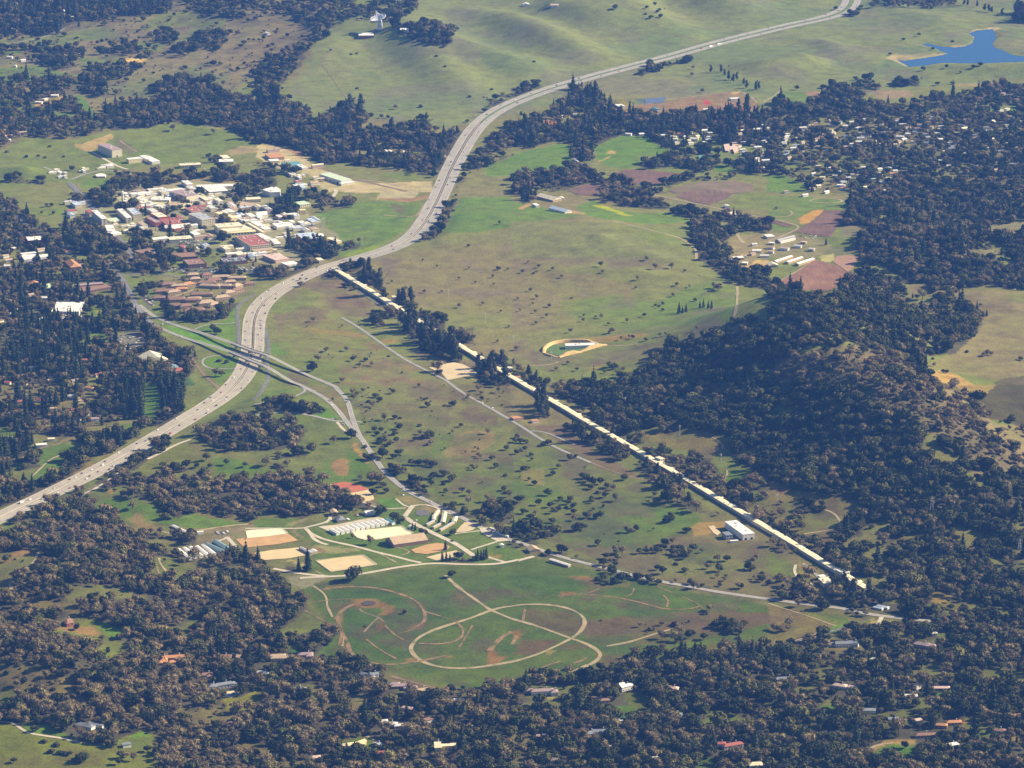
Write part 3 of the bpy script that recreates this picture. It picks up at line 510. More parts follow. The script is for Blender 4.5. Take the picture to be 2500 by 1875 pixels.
# woods: (outline, density, share of oak / bare / conifer / eucalyptus / shrub)
WOODS = [
 ('00:0,330 620,210 1500,0 2206,0 10:700,0 650,250 400,430 0,620 00:1900,900 1100,1000 0,700',.06,(5,2,0,0,3)),
 ('00:0,0 1480,0 1420,120 940,150 620,210 430,300 300,330 0,320',.85,(5,2,2,1,0)),('00:1600,0 2206,0 10:1330,0 1420,60 1180,200 1090,190 830,180 650,250 420,260 300,130 0,150 00:2100,180 1940,170 1600,100',.4,(6,3,0,0,1)),
 ('00:0,390 550,380 740,490 540,600 370,560 200,470 0,470',.4,(6,2,1,0,0)),('00:0,690 380,680 600,700 620,770 500,830 640,850 720,930 840,1060 960,1130 640,1195 450,1195 200,1185 0,1290',.48,(5,3,2,0,0)),
 ('00:690,680 770,570 1040,530 1200,570 1100,660 950,690 900,830 800,830 700,800',.65,(7,1,1,0,0)),('00:1000,390 1180,360 1300,490 1050,480 860,470 850,400',.4,(7,3,0,0,0)),('00:1300,290 1500,260 1510,370 1400,370',.8,(8,2,0,0,0)),('00:1720,240 1880,200 1970,290 1900,420 1680,440 1570,510 1460,480 1500,430 1650,380',.5,(8,2,0,0,0)),
 ('00:1300,760 1500,680 1800,690 1900,780 2206,900 2206,1240 1980,1110 1640,1060 1400,1060 1280,1110 970,1125 880,1060 900,930 1150,900 1350,860',.9,(6,3,1,0,0)),
 ('10:0,830 200,870 330,920 440,980 560,1020 640,980 760,930 900,920 960,1000 1000,1120 1220,1120 1400,1030 1530,1020 1450,1100 1560,1190 1700,1140 1840,1130 1790,1250 1700,1430 1600,1590 1500,1540 1480,1500 1100,1440 830,1430 780,1400 560,1430 430,1330 300,1270 0,1230',.88,(5,3,1,1,0)),
 ('10:0,610 130,500 330,430 560,300 650,260 620,310 430,440 400,560 330,600 250,700 130,770 100,830 0,830',.75,(6,2,0,0,2)),('10:1200,210 1450,200 1650,270 1690,350 1600,400 1450,360 1330,310 1230,290',.9,(8,2,0,0,0)),('10:1970,830 2206,800 2206,850 2050,930',.8,(3,2,0,0,5)),('10:1990,1190 2206,1080 2206,1330 1960,1440 1860,1500 1790,1560 1780,1600 1720,1640 1850,1400 1960,1260',.7,(5,4,0,0,1)),
 ('20:0,760 180,720 260,740 260,790 0,860',.7,(6,2,0,0,2)),('20:1040,640 1200,580 1260,565 1480,510 1480,530 1300,590 1100,660',.9,(6,2,0,0,2)),('20:520,690 620,650 800,640 860,605 500,730',.5,(6,2,0,0,2)),
 ('20:490,770 640,760 780,880 880,980 1000,1000 1640,975 2206,960 2206,1280 1840,1250 1700,1240 1400,1290 1330,1280 1150,1180 940,1160 800,1210 720,1250 680,1300 720,1370 600,1400 520,1360 560,1250 340,1230 0,1310 0,1090 120,1080 330,950 480,890',.85,(5,2,2,1,0)),
 ('20:1100,1430 1200,1360 1310,1370 1340,1320 1480,1290 1700,1300 1820,1400 1700,1470 1560,1490 1460,1420 1200,1460',.85,(7,2,1,0,0)),('20:0,1540 230,1490 450,1480 560,1440 700,1480 780,1560 860,1530 960,1570 1100,1590 1300,1659 760,1659 740,1590 600,1590 480,1630 300,1659 0,1659',.75,(5,5,0,0,0)),('20:1270,1600 1400,1540 1500,1520 1940,1510 1900,1540 1500,1560 1350,1630',.7,(6,3,0,0,1)),('20:1860,1440 2206,1300 2206,1500 1960,1500',.7,(5,3,2,0,0)),
 ('30:0,950 60,900 260,920 350,880 420,850 560,740 760,700 880,690 960,760 800,800 820,880 1000,900 1300,870 1600,830 1800,770 1960,740 2206,740 2206,1659 300,1659 350,1620 130,1510 0,1500',.58,(6,3,.7,0,0)),('30:1050,720 1300,680 1310,740 1070,760',.8,(8,2,0,0,0)),('30:1150,0 1600,0 1640,60 1300,80 1100,60',.5,(3,6,0,0,1)),('30:900,0 1100,20 1100,80 920,60',.5,(5,5,0,0,0)),('30:630,140 680,80 800,55 790,80 720,150 650,160',1,(8,0,0,0,2)),('30:2100,100 2206,110 2206,210 2120,190',.9,(2,0,0,8,0)),('30:1960,250 2110,290 1990,325',.5,(4,4,0,0,2)),
 ('31:560,250 700,120 760,50 740,0 2206,0 2206,840 1900,800 1690,830 1540,830 1350,880 1200,800 1000,620 800,620 760,500 750,430 860,300 640,270',.9,(6,3,1,0,0)),('31:540,770 640,730 800,700 950,700 1150,800 1210,900 1370,940 1560,840 1640,960 1770,1030 1880,1050 1790,1230 1600,1390 1350,1420 1300,1500 1460,1659 0,1659 0,760 130,830 260,880 540,930 660,870',.95,(7,2,1,0,0)),
 ('31:350,1370 800,1300 1300,1540 1300,1659 100,1659 0,1450',.6,(2,7,0,0,1)),('31:1100,900 1400,940 1560,1000 1300,1080 1100,1000',.6,(2,7,0,0,1)),
 ('21:1540,300 1560,230 1640,200 1900,200 2206,280 2206,340 1960,330 1850,420 1880,600 2000,690 2206,680 2206,850 1920,790 1700,640 1590,560 1560,440',.8,(6,3,1,0,0)),('21:1340,170 1420,150 1700,190 1640,240 1500,230',.8,(7,3,0,0,0)),('21:750,0 1120,0 1340,100 1380,150 1000,130 830,80',.75,(4,5,0,0,1)),('21:1290,1400 1340,1330 1560,1240 1900,1190 2206,1170 2206,1659 640,1659 920,1600 1230,1500 1200,1410',.95,(8,1,1,0,0)),('21:1830,1120 1960,1080 2130,1090 2206,1110 2206,1180 2000,1160 1840,1150',.8,(7,3,0,0,0)),('21:820,1500 920,1490 1000,1580 920,1600',.6,(6,4,0,0,0)),('21:1600,880 1740,810 1800,770 1760,850 1640,890',.5,(5,4,0,0,1)),('21:70,0 180,0 180,90 90,100',.9,(4,1,5,0,0)),('21:0,1470 120,1550 320,1659 0,1659',.8,(5,3,0,2,0)),
 ('01:0,40 100,90 300,260 420,330 640,440 940,600 1000,720 1120,900 1150,1020 1300,1110 1330,1180 1420,1280 1700,1400 1690,1480 1600,1659 0,1659',.68,(4,3.5,2.5,0,0)),('01:120,1050 700,1100 900,1150 820,1360 640,1659 100,1659',.85,(2.5,2,5.5,0,0)),('01:1330,1030 1420,980 1760,1090 1800,1060 2000,960 2060,950 1950,1090 1720,1130 1480,1110',.85,(7,2,1,0,0)),('01:620,0 1040,0 1040,110 900,140 640,90',.9,(7,2,1,0,0)),('01:560,300 900,290 1030,380 1250,350 1570,330 1420,400 1250,420 1000,400 940,600 640,440',.75,(5,3,2,0,0)),('01:1640,290 1830,270 1950,380 1900,450 1880,580 1600,490 1700,430 1880,440',.8,(7,2,1,0,0)),('01:1000,20 2206,0 2206,640 1000,400',.26,(6,2,2,0,0)),('01:960,400 1250,450 1430,430 1500,600 1450,690 1060,700 940,600',.72,(5,3,2,0,0)),('01:1100,700 1420,720 1340,1000 1240,960',.3,(6,4,0,0,0)),('01:560,280 640,440 960,640 1060,600 900,290',.7,(5,3,2,0,0)),('00:860,1659 1000,1560 1300,1580 1280,1659',.8,(7,3,0,0,0)),('00:1000,1500 1400,1520 1700,1490 1680,1540 1280,1620 1050,1600',.7,(7,3,0,0,0)),('00:1680,1530 1960,1460 2206,1520 2206,1570 1700,1545',.6,(6,3,0,0,1)),('00:20,1490 150,1490 260,1560 400,1530 380,1590 100,1580',.7,(7,0,0,0,3)),('10:0,1390 100,1420 340,1470 330,1510 200,1490 0,1560',.5,(6,3,1,0,0)),('00:1780,1350 1860,1340 1880,1420 1800,1400',.8,(8,2,0,0,0)),
 ('G:0,620 2000,640 1960,800 900,780 0,780',.25,(6,4,0,0,0)),('G:0,780 900,780 1500,860 1640,960 1100,1280 760,1480 200,1350 0,1180',.13,(5,5,0,0,0)),('G:1640,700 1950,680 1980,820 1800,860',.8,(1,9,0,0,0)),
 ('B:440,330 600,150 860,60 1080,100 1060,200 850,290 700,330 480,380',.85,(6,3,1,0,0)),('B:1000,560 1260,240 1400,300 1420,560 1380,640 1200,720 1000,700',.9,(5,1,4,0,0)),('B:1540,1040 1700,1090 2000,1100 2000,1300 1900,1340 1700,1290 1520,1260 1200,1160 1350,1080',.95,(7,1,1,1,0)),('B:1000,1500 1350,1480 1600,1260 1700,1300 1690,1380 1100,1640',.8,(4,6,0,0,0)),('B:1500,300 1800,300 1780,420 1480,410',.7,(5,5,0,0,0)),('B:1900,500 2200,440 2212,520 1900,560',.6,(3,7,0,0,0)),
 ('11:560,690 640,640 700,690 740,750 560,745',.95,(7,1,0,2,0)),('11:780,590 900,560 910,650 830,690 720,660',.95,(8,0,0,2,0)),('11:870,730 960,680 1010,700 1020,800 940,790',.95,(6,0,0,4,0)),('11:1030,880 1110,860 1110,960 1030,970',.95,(4,0,0,6,0)),('11:1200,900 1380,980 1380,1040 1290,1040 1210,990',.95,(7,0,0,3,0)),('11:900,1060 1240,1010 1230,1120 950,1190',.7,(3,7,0,0,0)),('11:1380,1040 1500,1040 1640,1100 1640,1180 1560,1220 1390,1080',.8,(6,3,0,1,0)),('11:1210,1130 1460,1190 1640,1290 1780,1440 1760,1470 1640,1450 1430,1360 1250,1180',.95,(4,1,0,5,0)),('11:1670,1230 1880,1160 1890,1320 1770,1300',.7,(4,6,0,0,0)),('11:1920,1450 2206,1480 2206,1659 1960,1659 1900,1590 1880,1540',.9,(5,2,0,3,0)),('11:1400,425 1550,330 1690,20 1740,60 1600,330 1560,390 1420,440',.75,(5,3,0,0,2)),('11:300,800 420,740 430,800 330,830',.7,(6,2,0,0,2)),('11:560,70 640,60 700,80 600,190 560,170',.6,(4,6,0,0,0)),('11:740,440 900,420 880,480 740,500',.7,(2,7,0,0,1)),('11:480,1480 560,1460 560,1540 480,1540',.9,(8,2,0,0,0)),('11:800,800 880,830 860,850 790,830',.8,(8,0,0,0,2)),('11:380,1040 1000,1100 1180,1400 900,1659 760,1659 560,1400',.05,(1,4,0,0,5)),('11:1480,1510 1570,1520 1620,1590 1560,1600',.8,(1,6,0,0,3)),('11:1750,1060 2206,900 2206,400 1500,600',.004,(6,3,0,0,1)),
 ('12:0,300 200,290 330,320 460,390 340,510 220,560 0,570',.85,(4,6,0,0,0)),('12:0,790 430,810 620,850 720,930 880,990 1040,1060 1000,1090 880,1090 700,1080 520,1120 400,1150 130,1130 0,1200',.95,(4,6,0,0,0)),('12:20,190 250,130 400,170 420,200 600,220 560,250 200,220 30,230',.85,(7,3,0,0,0)),('12:1100,710 1200,720 1330,760 1420,860 1500,960 1480,980 1350,900 1230,840',.9,(8,2,0,0,0)),('12:900,0 2206,0 2206,1050 1600,980 1340,720 1100,600 930,400 880,200',.085,(3,3,0,0,4)),('12:1530,1000 1720,1060 1860,1130 2010,1200 2000,1225 1850,1180 1700,1110 1540,1040',.95,(8,2,0,0,0)),('12:1910,1090 2150,1050 2206,1090 2206,1180 2140,1200 2030,1150',.8,(7,3,0,0,0)),('12:2030,1220 2206,1290 2206,1400 2100,1290',.95,(7,2,1,0,0)),('12:1280,640 1540,680 1700,740 1600,820 1340,760',.25,(6,4,0,0,0)),('12:870,810 1050,830 1150,860 1100,890 900,830',.7,(6,4,0,0,0)),('12:870,100 900,150 880,220 830,150 780,30 830,60',.6,(2,6,0,0,2)),('12:150,610 420,590 420,620 160,640',.8,(6,3,0,0,1)),('12:50,690 230,680 280,710 80,710',.7,(5,4,0,0,1)),('D:1120,640 1280,610 1290,650 1130,690',.8,(7,3,0,0,0)),('D:280,420 520,370 640,330 480,300 300,330',.3,(5,5,0,0,0)),('D:420,560 480,640 700,690 560,680 380,620',.4,(3,5,0,0,2)),('D:1350,820 1680,830 1680,855 1350,860',.9,(3,2,1,0,4)),('C:640,480 720,390 830,370 900,450 1100,560 1280,600 1300,720 1000,680 800,560',.95,(4,2,4,0,0)),('C:150,560 640,500 1200,680 1350,760 900,760 500,700',.55,(2,7,0,0,1)),('C:320,800 420,770 660,790 700,860 500,931 360,931',.95,(9,1,0,0,0)),('C:1380,931 1400,840 1480,790 1640,840 1660,931',.95,(9,1,0,0,0)),('C:1600,690 1700,650 2030,720 2040,750 1700,730',.8,(5,0,3,0,2)),('C:0,430 120,460 170,600 0,600',.95,(8,2,0,0,0)),('D:60,1106 200,1050 470,1010 460,1040 240,1070',.7,(4,2,0,0,4)),
 ('22:300,0 640,0 960,430 960,500 840,470 660,330 560,240 420,100',.75,(5,4,0,1,0)),('22:450,0 2206,0 2206,800 1900,640 1890,460 1700,400 1480,370 1380,330 1150,390 960,420 800,300 650,150',.95,(8,1,1,0,0)),('22:1100,60 1400,60 1400,160 1200,180',.7,(3,7,0,0,0)),('22:640,160 800,200 960,330 940,430 800,330',.6,(4,6,0,0,0)),('22:1250,340 1400,340 1400,440 1280,420',.7,(2,8,0,0,0)),('22:940,470 1110,440 1140,520 960,500',.8,(2,8,0,0,0)),('22:1120,590 1200,540 1330,560 1330,640 1540,620 1740,640 1720,700 1780,850 1850,870 2206,850 2206,1240 1960,1090 1700,970 1480,840 1320,760 1280,690',.75,(4,6,0,0,0)),('22:380,330 640,370 840,480 990,540 1000,640 880,660 760,580 620,520 520,500 400,420',.8,(4,4,0,2,0)),('22:210,130 310,150 320,280 230,280',.9,(3,0,0,7,0)),('22:1060,680 1260,720 1420,850 1500,1000 1660,1080 1800,1130 1880,1160 1700,1110 1560,1080 1380,1000 1240,900',.75,(4,5,0,1,0)),('22:900,930 1000,890 1090,930 1330,980 1330,1040 1060,1120 1000,1190 900,1120 860,1000',.8,(8,2,0,0,0)),('22:0,1280 200,1230 410,1250 420,1300 200,1330 230,1480 460,1430 480,1480 300,1500 230,1450 130,1390 0,1420',.7,(7,2,1,0,0)),('22:480,1470 700,1510 800,1560 960,1600 1140,1659 880,1640 640,1540',.8,(6,2,2,0,0)),('22:870,1400 1000,1390 1030,1480 900,1490',.8,(4,5,0,0,1)),('22:0,340 500,560 1000,800 1300,1040 900,1250 400,1200 0,1240',.07,(5,2,0,0,3)),('22:400,1250 1500,1100 2206,1400 2206,1659 1150,1640 480,1480',.035,(4,3,0,0,3)),('22:1340,1400 1540,1420 1560,1500 1400,1500',.4,(8,2,0,0,0)),
 ('32:0,0 1620,0 1700,80 1800,130 1900,290 2206,330 2206,1659 720,1659 560,1540 480,1460 600,1460 600,1230 700,1170 800,1040 640,970 200,900 100,840 0,820',.95,(7,2,1,0,0)),('32:600,0 1620,0 1850,200 1950,330 2206,350 2206,800 1850,700 1720,720 1700,500 1400,400 1000,200',.58,(2,7,0,0,1)),('32:0,1160 240,1280 460,1330 480,1440 300,1420 120,1350 0,1300',.85,(6,3,0,1,0)),('32:200,970 320,990 340,1060 460,1040 480,1100 320,1100 210,1040',.95,(9,1,0,0,0)),('32:0,1000 120,1010 280,1120 400,1240 280,1250 0,1170',.4,(3,6,0,0,1)),('32:0,1330 300,1470 560,1540 700,1659 600,1659 300,1480 0,1400',.6,(4,5,0,1,0)),('32:1900,500 2206,500 2206,700 1900,720 1760,780',.55,(2,7,0,0,1)),('32:1000,1000 1080,940 1180,950 1400,1050 1540,1050 1570,1200 1640,1400 1560,1500 1300,1320',.8,(5,4,0,0,1)),
 ('33:0,210 220,110 480,160 700,280 450,300 280,250 0,225',.6,(4,6,0,0,0)),('33:0,640 120,590 420,490 720,440 850,450 1290,390 1380,390 1000,320 700,290 930,150 1000,120 1050,0 2206,0 2206,1659 0,1659',.93,(6,3.4,.6,0,0)),('33:560,0 660,0 670,130 900,160 930,260 700,270 480,160',.85,(5,3,0,2,0)),('33:620,250 860,340 850,390 700,330',.6,(3,7,0,0,0)),
 ('23:0,955 100,890 400,845 470,870 600,840 900,800 1130,750 1480,690 1850,680 1920,630 2206,590 2206,1659 0,1659',.93,(6,3.4,.6,0,0)),('23:1400,700 1920,640 2120,640 2206,900 2100,1100 1500,1000',.95,(5,3,2,0,0)),('23:930,0 1170,40 1320,40 1700,90 1750,150 1690,160 1400,90 1100,45',.9,(6,4,0,0,0)),('23:1340,550 1480,540 1490,600 1350,600',.8,(4,3,0,0,3)),('23:1700,440 1800,400 1990,420 2000,510 1880,520 1740,480',.85,(7,1,0,0,2)),('23:1100,420 1700,380 1950,560 1500,640 1120,640',.12,(2,4,0,0,4)),('23:720,20 860,10 980,60 900,100 740,80',.35,(6,1,0,0,3)),('23:1750,0 2206,0 2206,110 1800,120',.25,(3,5,0,0,2)),('33:0,0 500,20 550,180 350,220 200,110 0,190',.5,(4,5,0,0,1)),('33:0,410 200,400 220,490 60,500',.35,(2,8,0,0,0)),
 ('13:0,0 100,0 290,110 430,240 420,290 280,420 220,480 470,480 560,470 740,480 640,560 500,690 640,700 720,680 770,740 950,780 1080,830 1150,890 1520,980 1840,980 2206,960 2206,1659 0,1659',.9,(4.6,5,.4,0,0)),('13:100,0 290,100 280,130 120,100',.9,(9,1,0,0,0)),('13:1440,1659 1500,1300 1700,1200 2206,1050 2206,1659',.95,(6,3,.7,0,0)),
 ('03:0,140 500,170 1500,60 2206,60 2206,1659 0,1659',.9,(3.4,6.6,0,0,0)),('03:130,0 1400,0 1500,130 700,200 300,170 120,120',.95,(4,6,0,0,0)),('03:1640,0 2206,0 2206,60 1900,130 1700,60',.6,(6,4,0,0,0)),('03:1750,440 2206,300 2206,1000 1800,950',.93,(5,3,2,0,0)),('03:0,190 500,190 900,270 1180,360 900,400 640,370 0,340',.9,(1,6,0,0,3)),
 ('02:0,1230 380,1040 620,1000 760,960 830,1050 800,1080 980,1130 1000,1250 1380,1290 1700,1320 1690,1370 1480,1400 1420,1500 1360,1560 1230,1659 0,1659',.92,(4,6,0,0,0)),('02:940,880 1000,770 1180,750 1220,830 1480,720 1600,700 1640,720 1500,790 1800,820 2206,790 2206,1200 1900,1120 1700,1110 1500,1150 1340,1060 1380,1040 1200,980 1060,960 980,950 900,920',.95,(4,6,0,0,0)),('02:1650,440 1900,310 2206,260 2206,560 1950,590 1800,520 1700,450',.9,(4,6,0,0,0)),
 ('02:0,0 1250,0 1220,300 1080,350 960,370 500,480 480,430 200,420 0,360',.7,(3,3,4,0,0)),('02:1390,0 1580,0 1560,250 1470,300 1390,260',.95,(1,1,8,0,0)),('02:1050,0 1240,0 1220,300 1080,330',.95,(1,0,9,0,0)),('02:1150,400 1400,270 1560,250 1740,180 1740,210 1390,370 1170,470',.9,(6,3,1,0,0)),('02:700,440 1000,420 1180,400 1010,560 850,620 700,560',.85,(5,2,3,0,0)),('02:0,480 200,470 320,540 120,680 100,830 0,830',.9,(4,1,5,0,0)),('02:0,820 250,840 640,760 620,830 400,910 180,1000 0,1060',.9,(5,4,1,0,0)),('02:540,720 640,640 820,600 740,690 600,780',.85,(7,3,0,0,0)),('02:1100,620 1280,590 1400,500 1500,460 1280,650 1150,740 1040,750 980,700',.9,(7,3,0,0,0)),('02:820,830 980,700 1050,720 880,880 800,850',.8,(6,4,0,0,0)),('02:440,1010 640,870 800,800 700,930 560,1000',.5,(3,5,0,0,2)),('02:190,660 330,560 350,700 220,740',.8,(5,2,3,0,0)),
 ('02:0,1480 330,1400 340,1560 250,1659 0,1659',.12,(4,5,0,0,1)),('02:150,1180 380,1150 320,1280 180,1280 0,1330 0,1230',.2,(4,5,0,0,1)),('02:360,1300 600,1320 560,1350 380,1380',.3,(4,6,0,0,0)),
 # holes: clearings inside the woods above
 ('03:0,740 400,830 640,920 720,1040 850,1100 830,1200 600,1100 250,1010 180,980 0,900',.45,(0,2,0,0,8)),('03:0,1040 80,1060 70,1120 0,1120',0,(1,0,0,0,0)),('03:760,370 960,430 1120,450 1110,530 980,545 900,560 700,570 470,500 480,450 580,430',.03,(6,4,0,0,0)),('03:970,560 1180,590 1120,700 980,740 830,650',.25,(5,5,0,0,0)),('03:0,1270 120,1265 250,1370 500,1390 700,1440 900,1450 1020,1420 1180,1340 1280,1370 1340,1360 1330,1430 1400,1440 1330,1550 1380,1659 0,1659',.015,(5,1,0,0,4)),('03:160,1270 420,1290 640,1400 500,1390 250,1360',0,(1,0,0,0,0)),('03:1880,1070 2060,1060 2206,990 2206,1150 1950,1170',0,(1,0,0,0,0)),('13:0,980 60,1000 70,1090 0,1130',0,(1,0,0,0,0)),('03:0,0 130,0 110,130 0,150',.05,(1,0,0,0,0)),
 ('23:930,1010 1100,1020 1200,1070 1130,1190 1060,1160 960,1070',.02,(5,0,0,0,5)),('23:880,1130 1000,1120 1110,1180 940,1260 890,1200',0,(1,0,0,0,0)),('23:580,1070 680,1010 690,940 600,960',.1,(5,5,0,0,0)),('23:1500,1390 1720,1270 1790,1390 1620,1430',.12,(2,8,0,0,0)),('23:2010,1060 2080,1050 2130,1110 2030,1150',0,(1,0,0,0,0)),('23:1580,1600 1760,1570 1760,1659 1600,1659',.05,(1,0,0,0,0)),
 ('33:1410,150 1560,165 1570,230 1490,250 1410,230',.05,(6,4,0,0,0)),('33:1480,240 1760,240 1900,280 2100,300 2090,350 1860,350 1600,300',.12,(8,2,0,0,0)),('33:1000,190 1240,230 1150,250 1000,230',.1,(6,4,0,0,0)),('33:840,460 900,370 980,360 1290,385 1100,430 900,470',0,(1,0,0,0,0)),('33:1460,500 1600,500 1600,570 1480,540',.05,(1,0,0,0,0)),('33:1750,915 2050,960 1980,1000 1770,1010',0,(1,0,0,0,0)),('33:1440,1020 1560,980 1690,1060 1600,1090 1450,1050',0,(1,0,0,0,0)),('33:430,1130 560,1110 640,1190 630,1230 500,1220 430,1170',.03,(1,0,0,0,0)),('33:820,1540 960,1430 1060,1410 1250,1410 1320,1470 1300,1540 1180,1580 930,1580',.02,(1,0,0,0,0)),('33:430,590 760,580 760,640 450,640',.3,(3,6,1,0,0)),('33:1960,1330 2206,1400 2206,1480 2040,1380',.1,(5,5,0,0,0)),
 ('13:700,1450 930,1390 1160,1490 1150,1520 900,1510',.06,(5,5,0,0,0)),('13:560,800 700,770 870,800 840,860 600,850',.1,(5,5,0,0,0)),('13:1090,880 1250,900 1540,975 1480,1015 1340,1035 1180,1000',.15,(5,5,0,0,0)),('13:270,600 370,600 360,660 275,665',0,(1,0,0,0,0)),('13:110,565 200,470 490,450 490,490 320,520',.04,(5,0,5,0,0)),
 ('00:620,810 720,830 800,980 880,1030 830,1065 740,1010 640,860',0,(1,0,0,0,0)),('00:290,905 400,870 560,805 575,850 430,910 300,925',.0,(1,0,0,0,0)),('00:470,960 640,980 600,1040 440,1010',.1,(1,0,0,0,0)),('10:960,1440 1180,1430 1490,1520 1300,1560 1000,1500',.08,(1,1,0,0,0)),('10:1300,1310 1400,1300 1540,1390 1500,1410 1330,1370',0,(1,0,0,0,0)),('10:860,1280 1340,1280 1340,1345 860,1345',.1,(1,1,0,0,0)),
 ('01:740,990 1000,990 990,1080 740,1065',.08,(1,1,0,0,0)),('01:950,1220 1200,1190 1290,1340 1060,1390 1000,1320',.02,(1,1,0,0,0)),('01:820,1200 940,1200 920,1300 700,1330 720,1280',.15,(2,1,3,0,0)),('01:210,115 400,120 590,150 500,210 330,215 210,195',.03,(1,0,0,0,0)),('30:1880,920 2206,910 2206,950 1980,990 1900,960',.05,(1,0,0,0,0)),('31:1200,780 1400,790 1400,870 1250,890',.15,(5,5,0,0,0)),('31:1880,290 2206,240 2206,350 1900,400',.03,(5,5,0,0,0)),('31:1650,490 2000,490 2000,540 1700,560',.3,(3,7,0,0,0)),
 ('32:1580,1200 1700,1240 1860,1290 1800,1430 1680,1440 1600,1300',.06,(5,5,0,0,0)),('02:1390,0 1230,0 1230,150 1200,370 1380,280 1400,200',.0,(1,0,0,0,0)),('22:200,300 400,330 1000,780 900,760 640,680 300,430',.03,(3,3,0,0,4)),('20:1830,1230 1950,1210 1960,1310 1850,1320',.1,(5,5,0,0,0)),('20:1300,1150 1800,1120 1800,1230 1400,1250',.35,(4,3,3,0,0)),('20:1440,1330 1760,1330 1760,1400 1440,1390',.2,(5,5,0,0,0)),('20:250,1020 600,980 600,1090 280,1090',.25,(5,5,0,0,0)),
 ('02:0,0 700,0 900,200 500,300 200,160 0,200',.35,(3,3,4,0,0)),('01:560,780 960,780 960,900 700,910',.15,(5,3,2,0,0)),('01:0,480 720,560 520,760 0,760',.5,(4,3,3,0,0)),('30:200,1050 1500,980 1500,1300 400,1500 100,1300',.42,(5,3,1.5,0,0)),('30:350,1450 1100,1450 1100,1659 400,1659',.42,(5,3,1,0,0)),
 ('02:1340,1480 1480,1490 1620,1550 1800,1600 1760,1659 1300,1659',.04,(5,4,0,0,1)),
 ('22:-50,250 130,320 310,310 120,250',.05,(1,1,0,0,0)),
]
MOTTLE = [
 ('F:640,260 620,210 700,70 860,0 2300,-40 2300,160 1700,220 1300,200 1050,260 940,280 760,250',(.155,.145,.09),150,.50),('F:640,260 700,70 2300,-40 2300,160 1050,260',(.12,.165,.055),190,.54),
 ('12:900,0 2206,0 2206,1050 1600,980 1340,720 1100,600 900,250',(.115,.075,.058),60,.53),('12:900,0 2206,0 2206,1050 1600,980 1340,720 1100,600 900,250',(.06,.085,.022),80,.56),
 ('22:0,300 500,560 1100,800 1300,1040 1600,1100 2206,1400 2206,1659 1100,1640 0,1240',(.105,.075,.055),55,.53),('22:0,300 1300,1040 2206,1400 2206,1659 0,1240',(.06,.09,.022),75,.56),
 ('11:100,780 800,750 1250,1240 2206,1480 2206,1659 300,1659',(.15,.095,.07),60,.52),('11:700,1150 1500,1500 1500,1659 700,1659',(.19,.105,.065),40,.57),
 ('21:0,560 1900,560 1900,1250 0,1659',(.16,.12,.085),80,.55),('11:1000,560 2206,330 2206,1290 1700,1200',(.16,.125,.09),90,.54),
 ('F:650,1270 930,1225 1290,1235 1830,1335 1600,1400 1250,1452 1010,1490 700,1415',(.095,.065,.042),45,.57),('F:650,1270 930,1225 1290,1235 1830,1335 1600,1400 1250,1452 1010,1490 700,1415',(.045,.085,.015),70,.55),
 ('00:0,330 620,210 1500,0 2206,0 10:700,0 650,250 400,430 0,620 00:1900,900 1100,1000 0,700',(.10,.085,.055),60,.52),('00:0,330 620,210 2206,0 1900,900 0,700',(.11,.15,.045),110,.54),
 ('31:1680,850 2206,850 2206,1659 1300,1500',(.14,.11,.06),60,.56),('32:0,830 640,970 800,1040 480,1450 0,1160',(.09,.065,.04),45,.5),('22:960,430 1890,470 1720,640 1150,500',(.10,.07,.05),45,.5),
 ('02:1180,780 1290,620 2206,570 2206,790',(.07,.095,.025),60,.55),('03:0,1270 1380,1370 1380,1659 0,1659',(.10,.085,.03),50,.54),('03:0,730 850,1100 600,1100 0,900',(.07,.06,.03),30,.5),
]
def mixc(a,b,w):
 return a * (1 - w[:,None]) + b * w[:,None]
vx,vy,vz = MX.ravel(),MY.ravel(),Z.ravel()
front = vy > CAM_Y + 3500
PXv = np.full(vx.shape,-1e5)
PYv = np.full(vx.shape,-1e5)
PXv[front],PYv[front] = to_px(vx[front],vy[front],vz[front])
# ragged outlines: the test point wanders by a few metres
wob = 10.0
ux = PXv + wob * (fbm(vx / 60,vy / 60,41,3) - .5) * 2
uy = PYv + wob * .35 * (fbm(vx / 60,vy / 60,57,3) - .5) * 2
nearf = (PXv > -70) & (PXv < 2570) & (PYv < 1945) & (PYv > -70)
ux = np.where(nearf,np.clip(ux,1.5,2498.5),ux)
uy = np.where(nearf,np.clip(uy,1.5,1873.5),uy)
cov = np.tile(np.array(OL),(len(vx),1))
big = fbm(vx / 420,vy / 420,71,4)
cov = mixc(cov,np.array(DRY),np.clip((big - .5) * 3.5,0,.6))
cov = mixc(cov,np.array(G2),np.clip((.47 - big) * 4,0,.7))
cov *= np.interp(PYv,[800,1150,1500],[1,.8,.66])[:,None]  # near ground painted darker, standing in for dimmer light low in the view
p1 = fbm(vx / 90,vy / 120,83,4)
wood_d = np.zeros(len(vx))
def clearing(x,y,py):
 '''glades among the near woods, as a factor on how thick the trees stand'''
 c = fbm(x / 62,y / 62,401,3)
 return np.where(py > 1080,np.clip(1 - (c - .655) * 14,.10,1),np.clip(1 - (c - .66) * 14,.2,1))
for s,d_,mx in WOODS:
 k = inside(PX(s),ux,uy)
 wood_d[k] = d_
out_frame = (PXv < -60) | (PXv > 2560) | (PYv < -60) | (PYv > 1935)
wood_d[out_frame] = np.clip((fbm(vx / 500,vy / 500,5,3) - .4) * 4,0,.9)[out_frame]
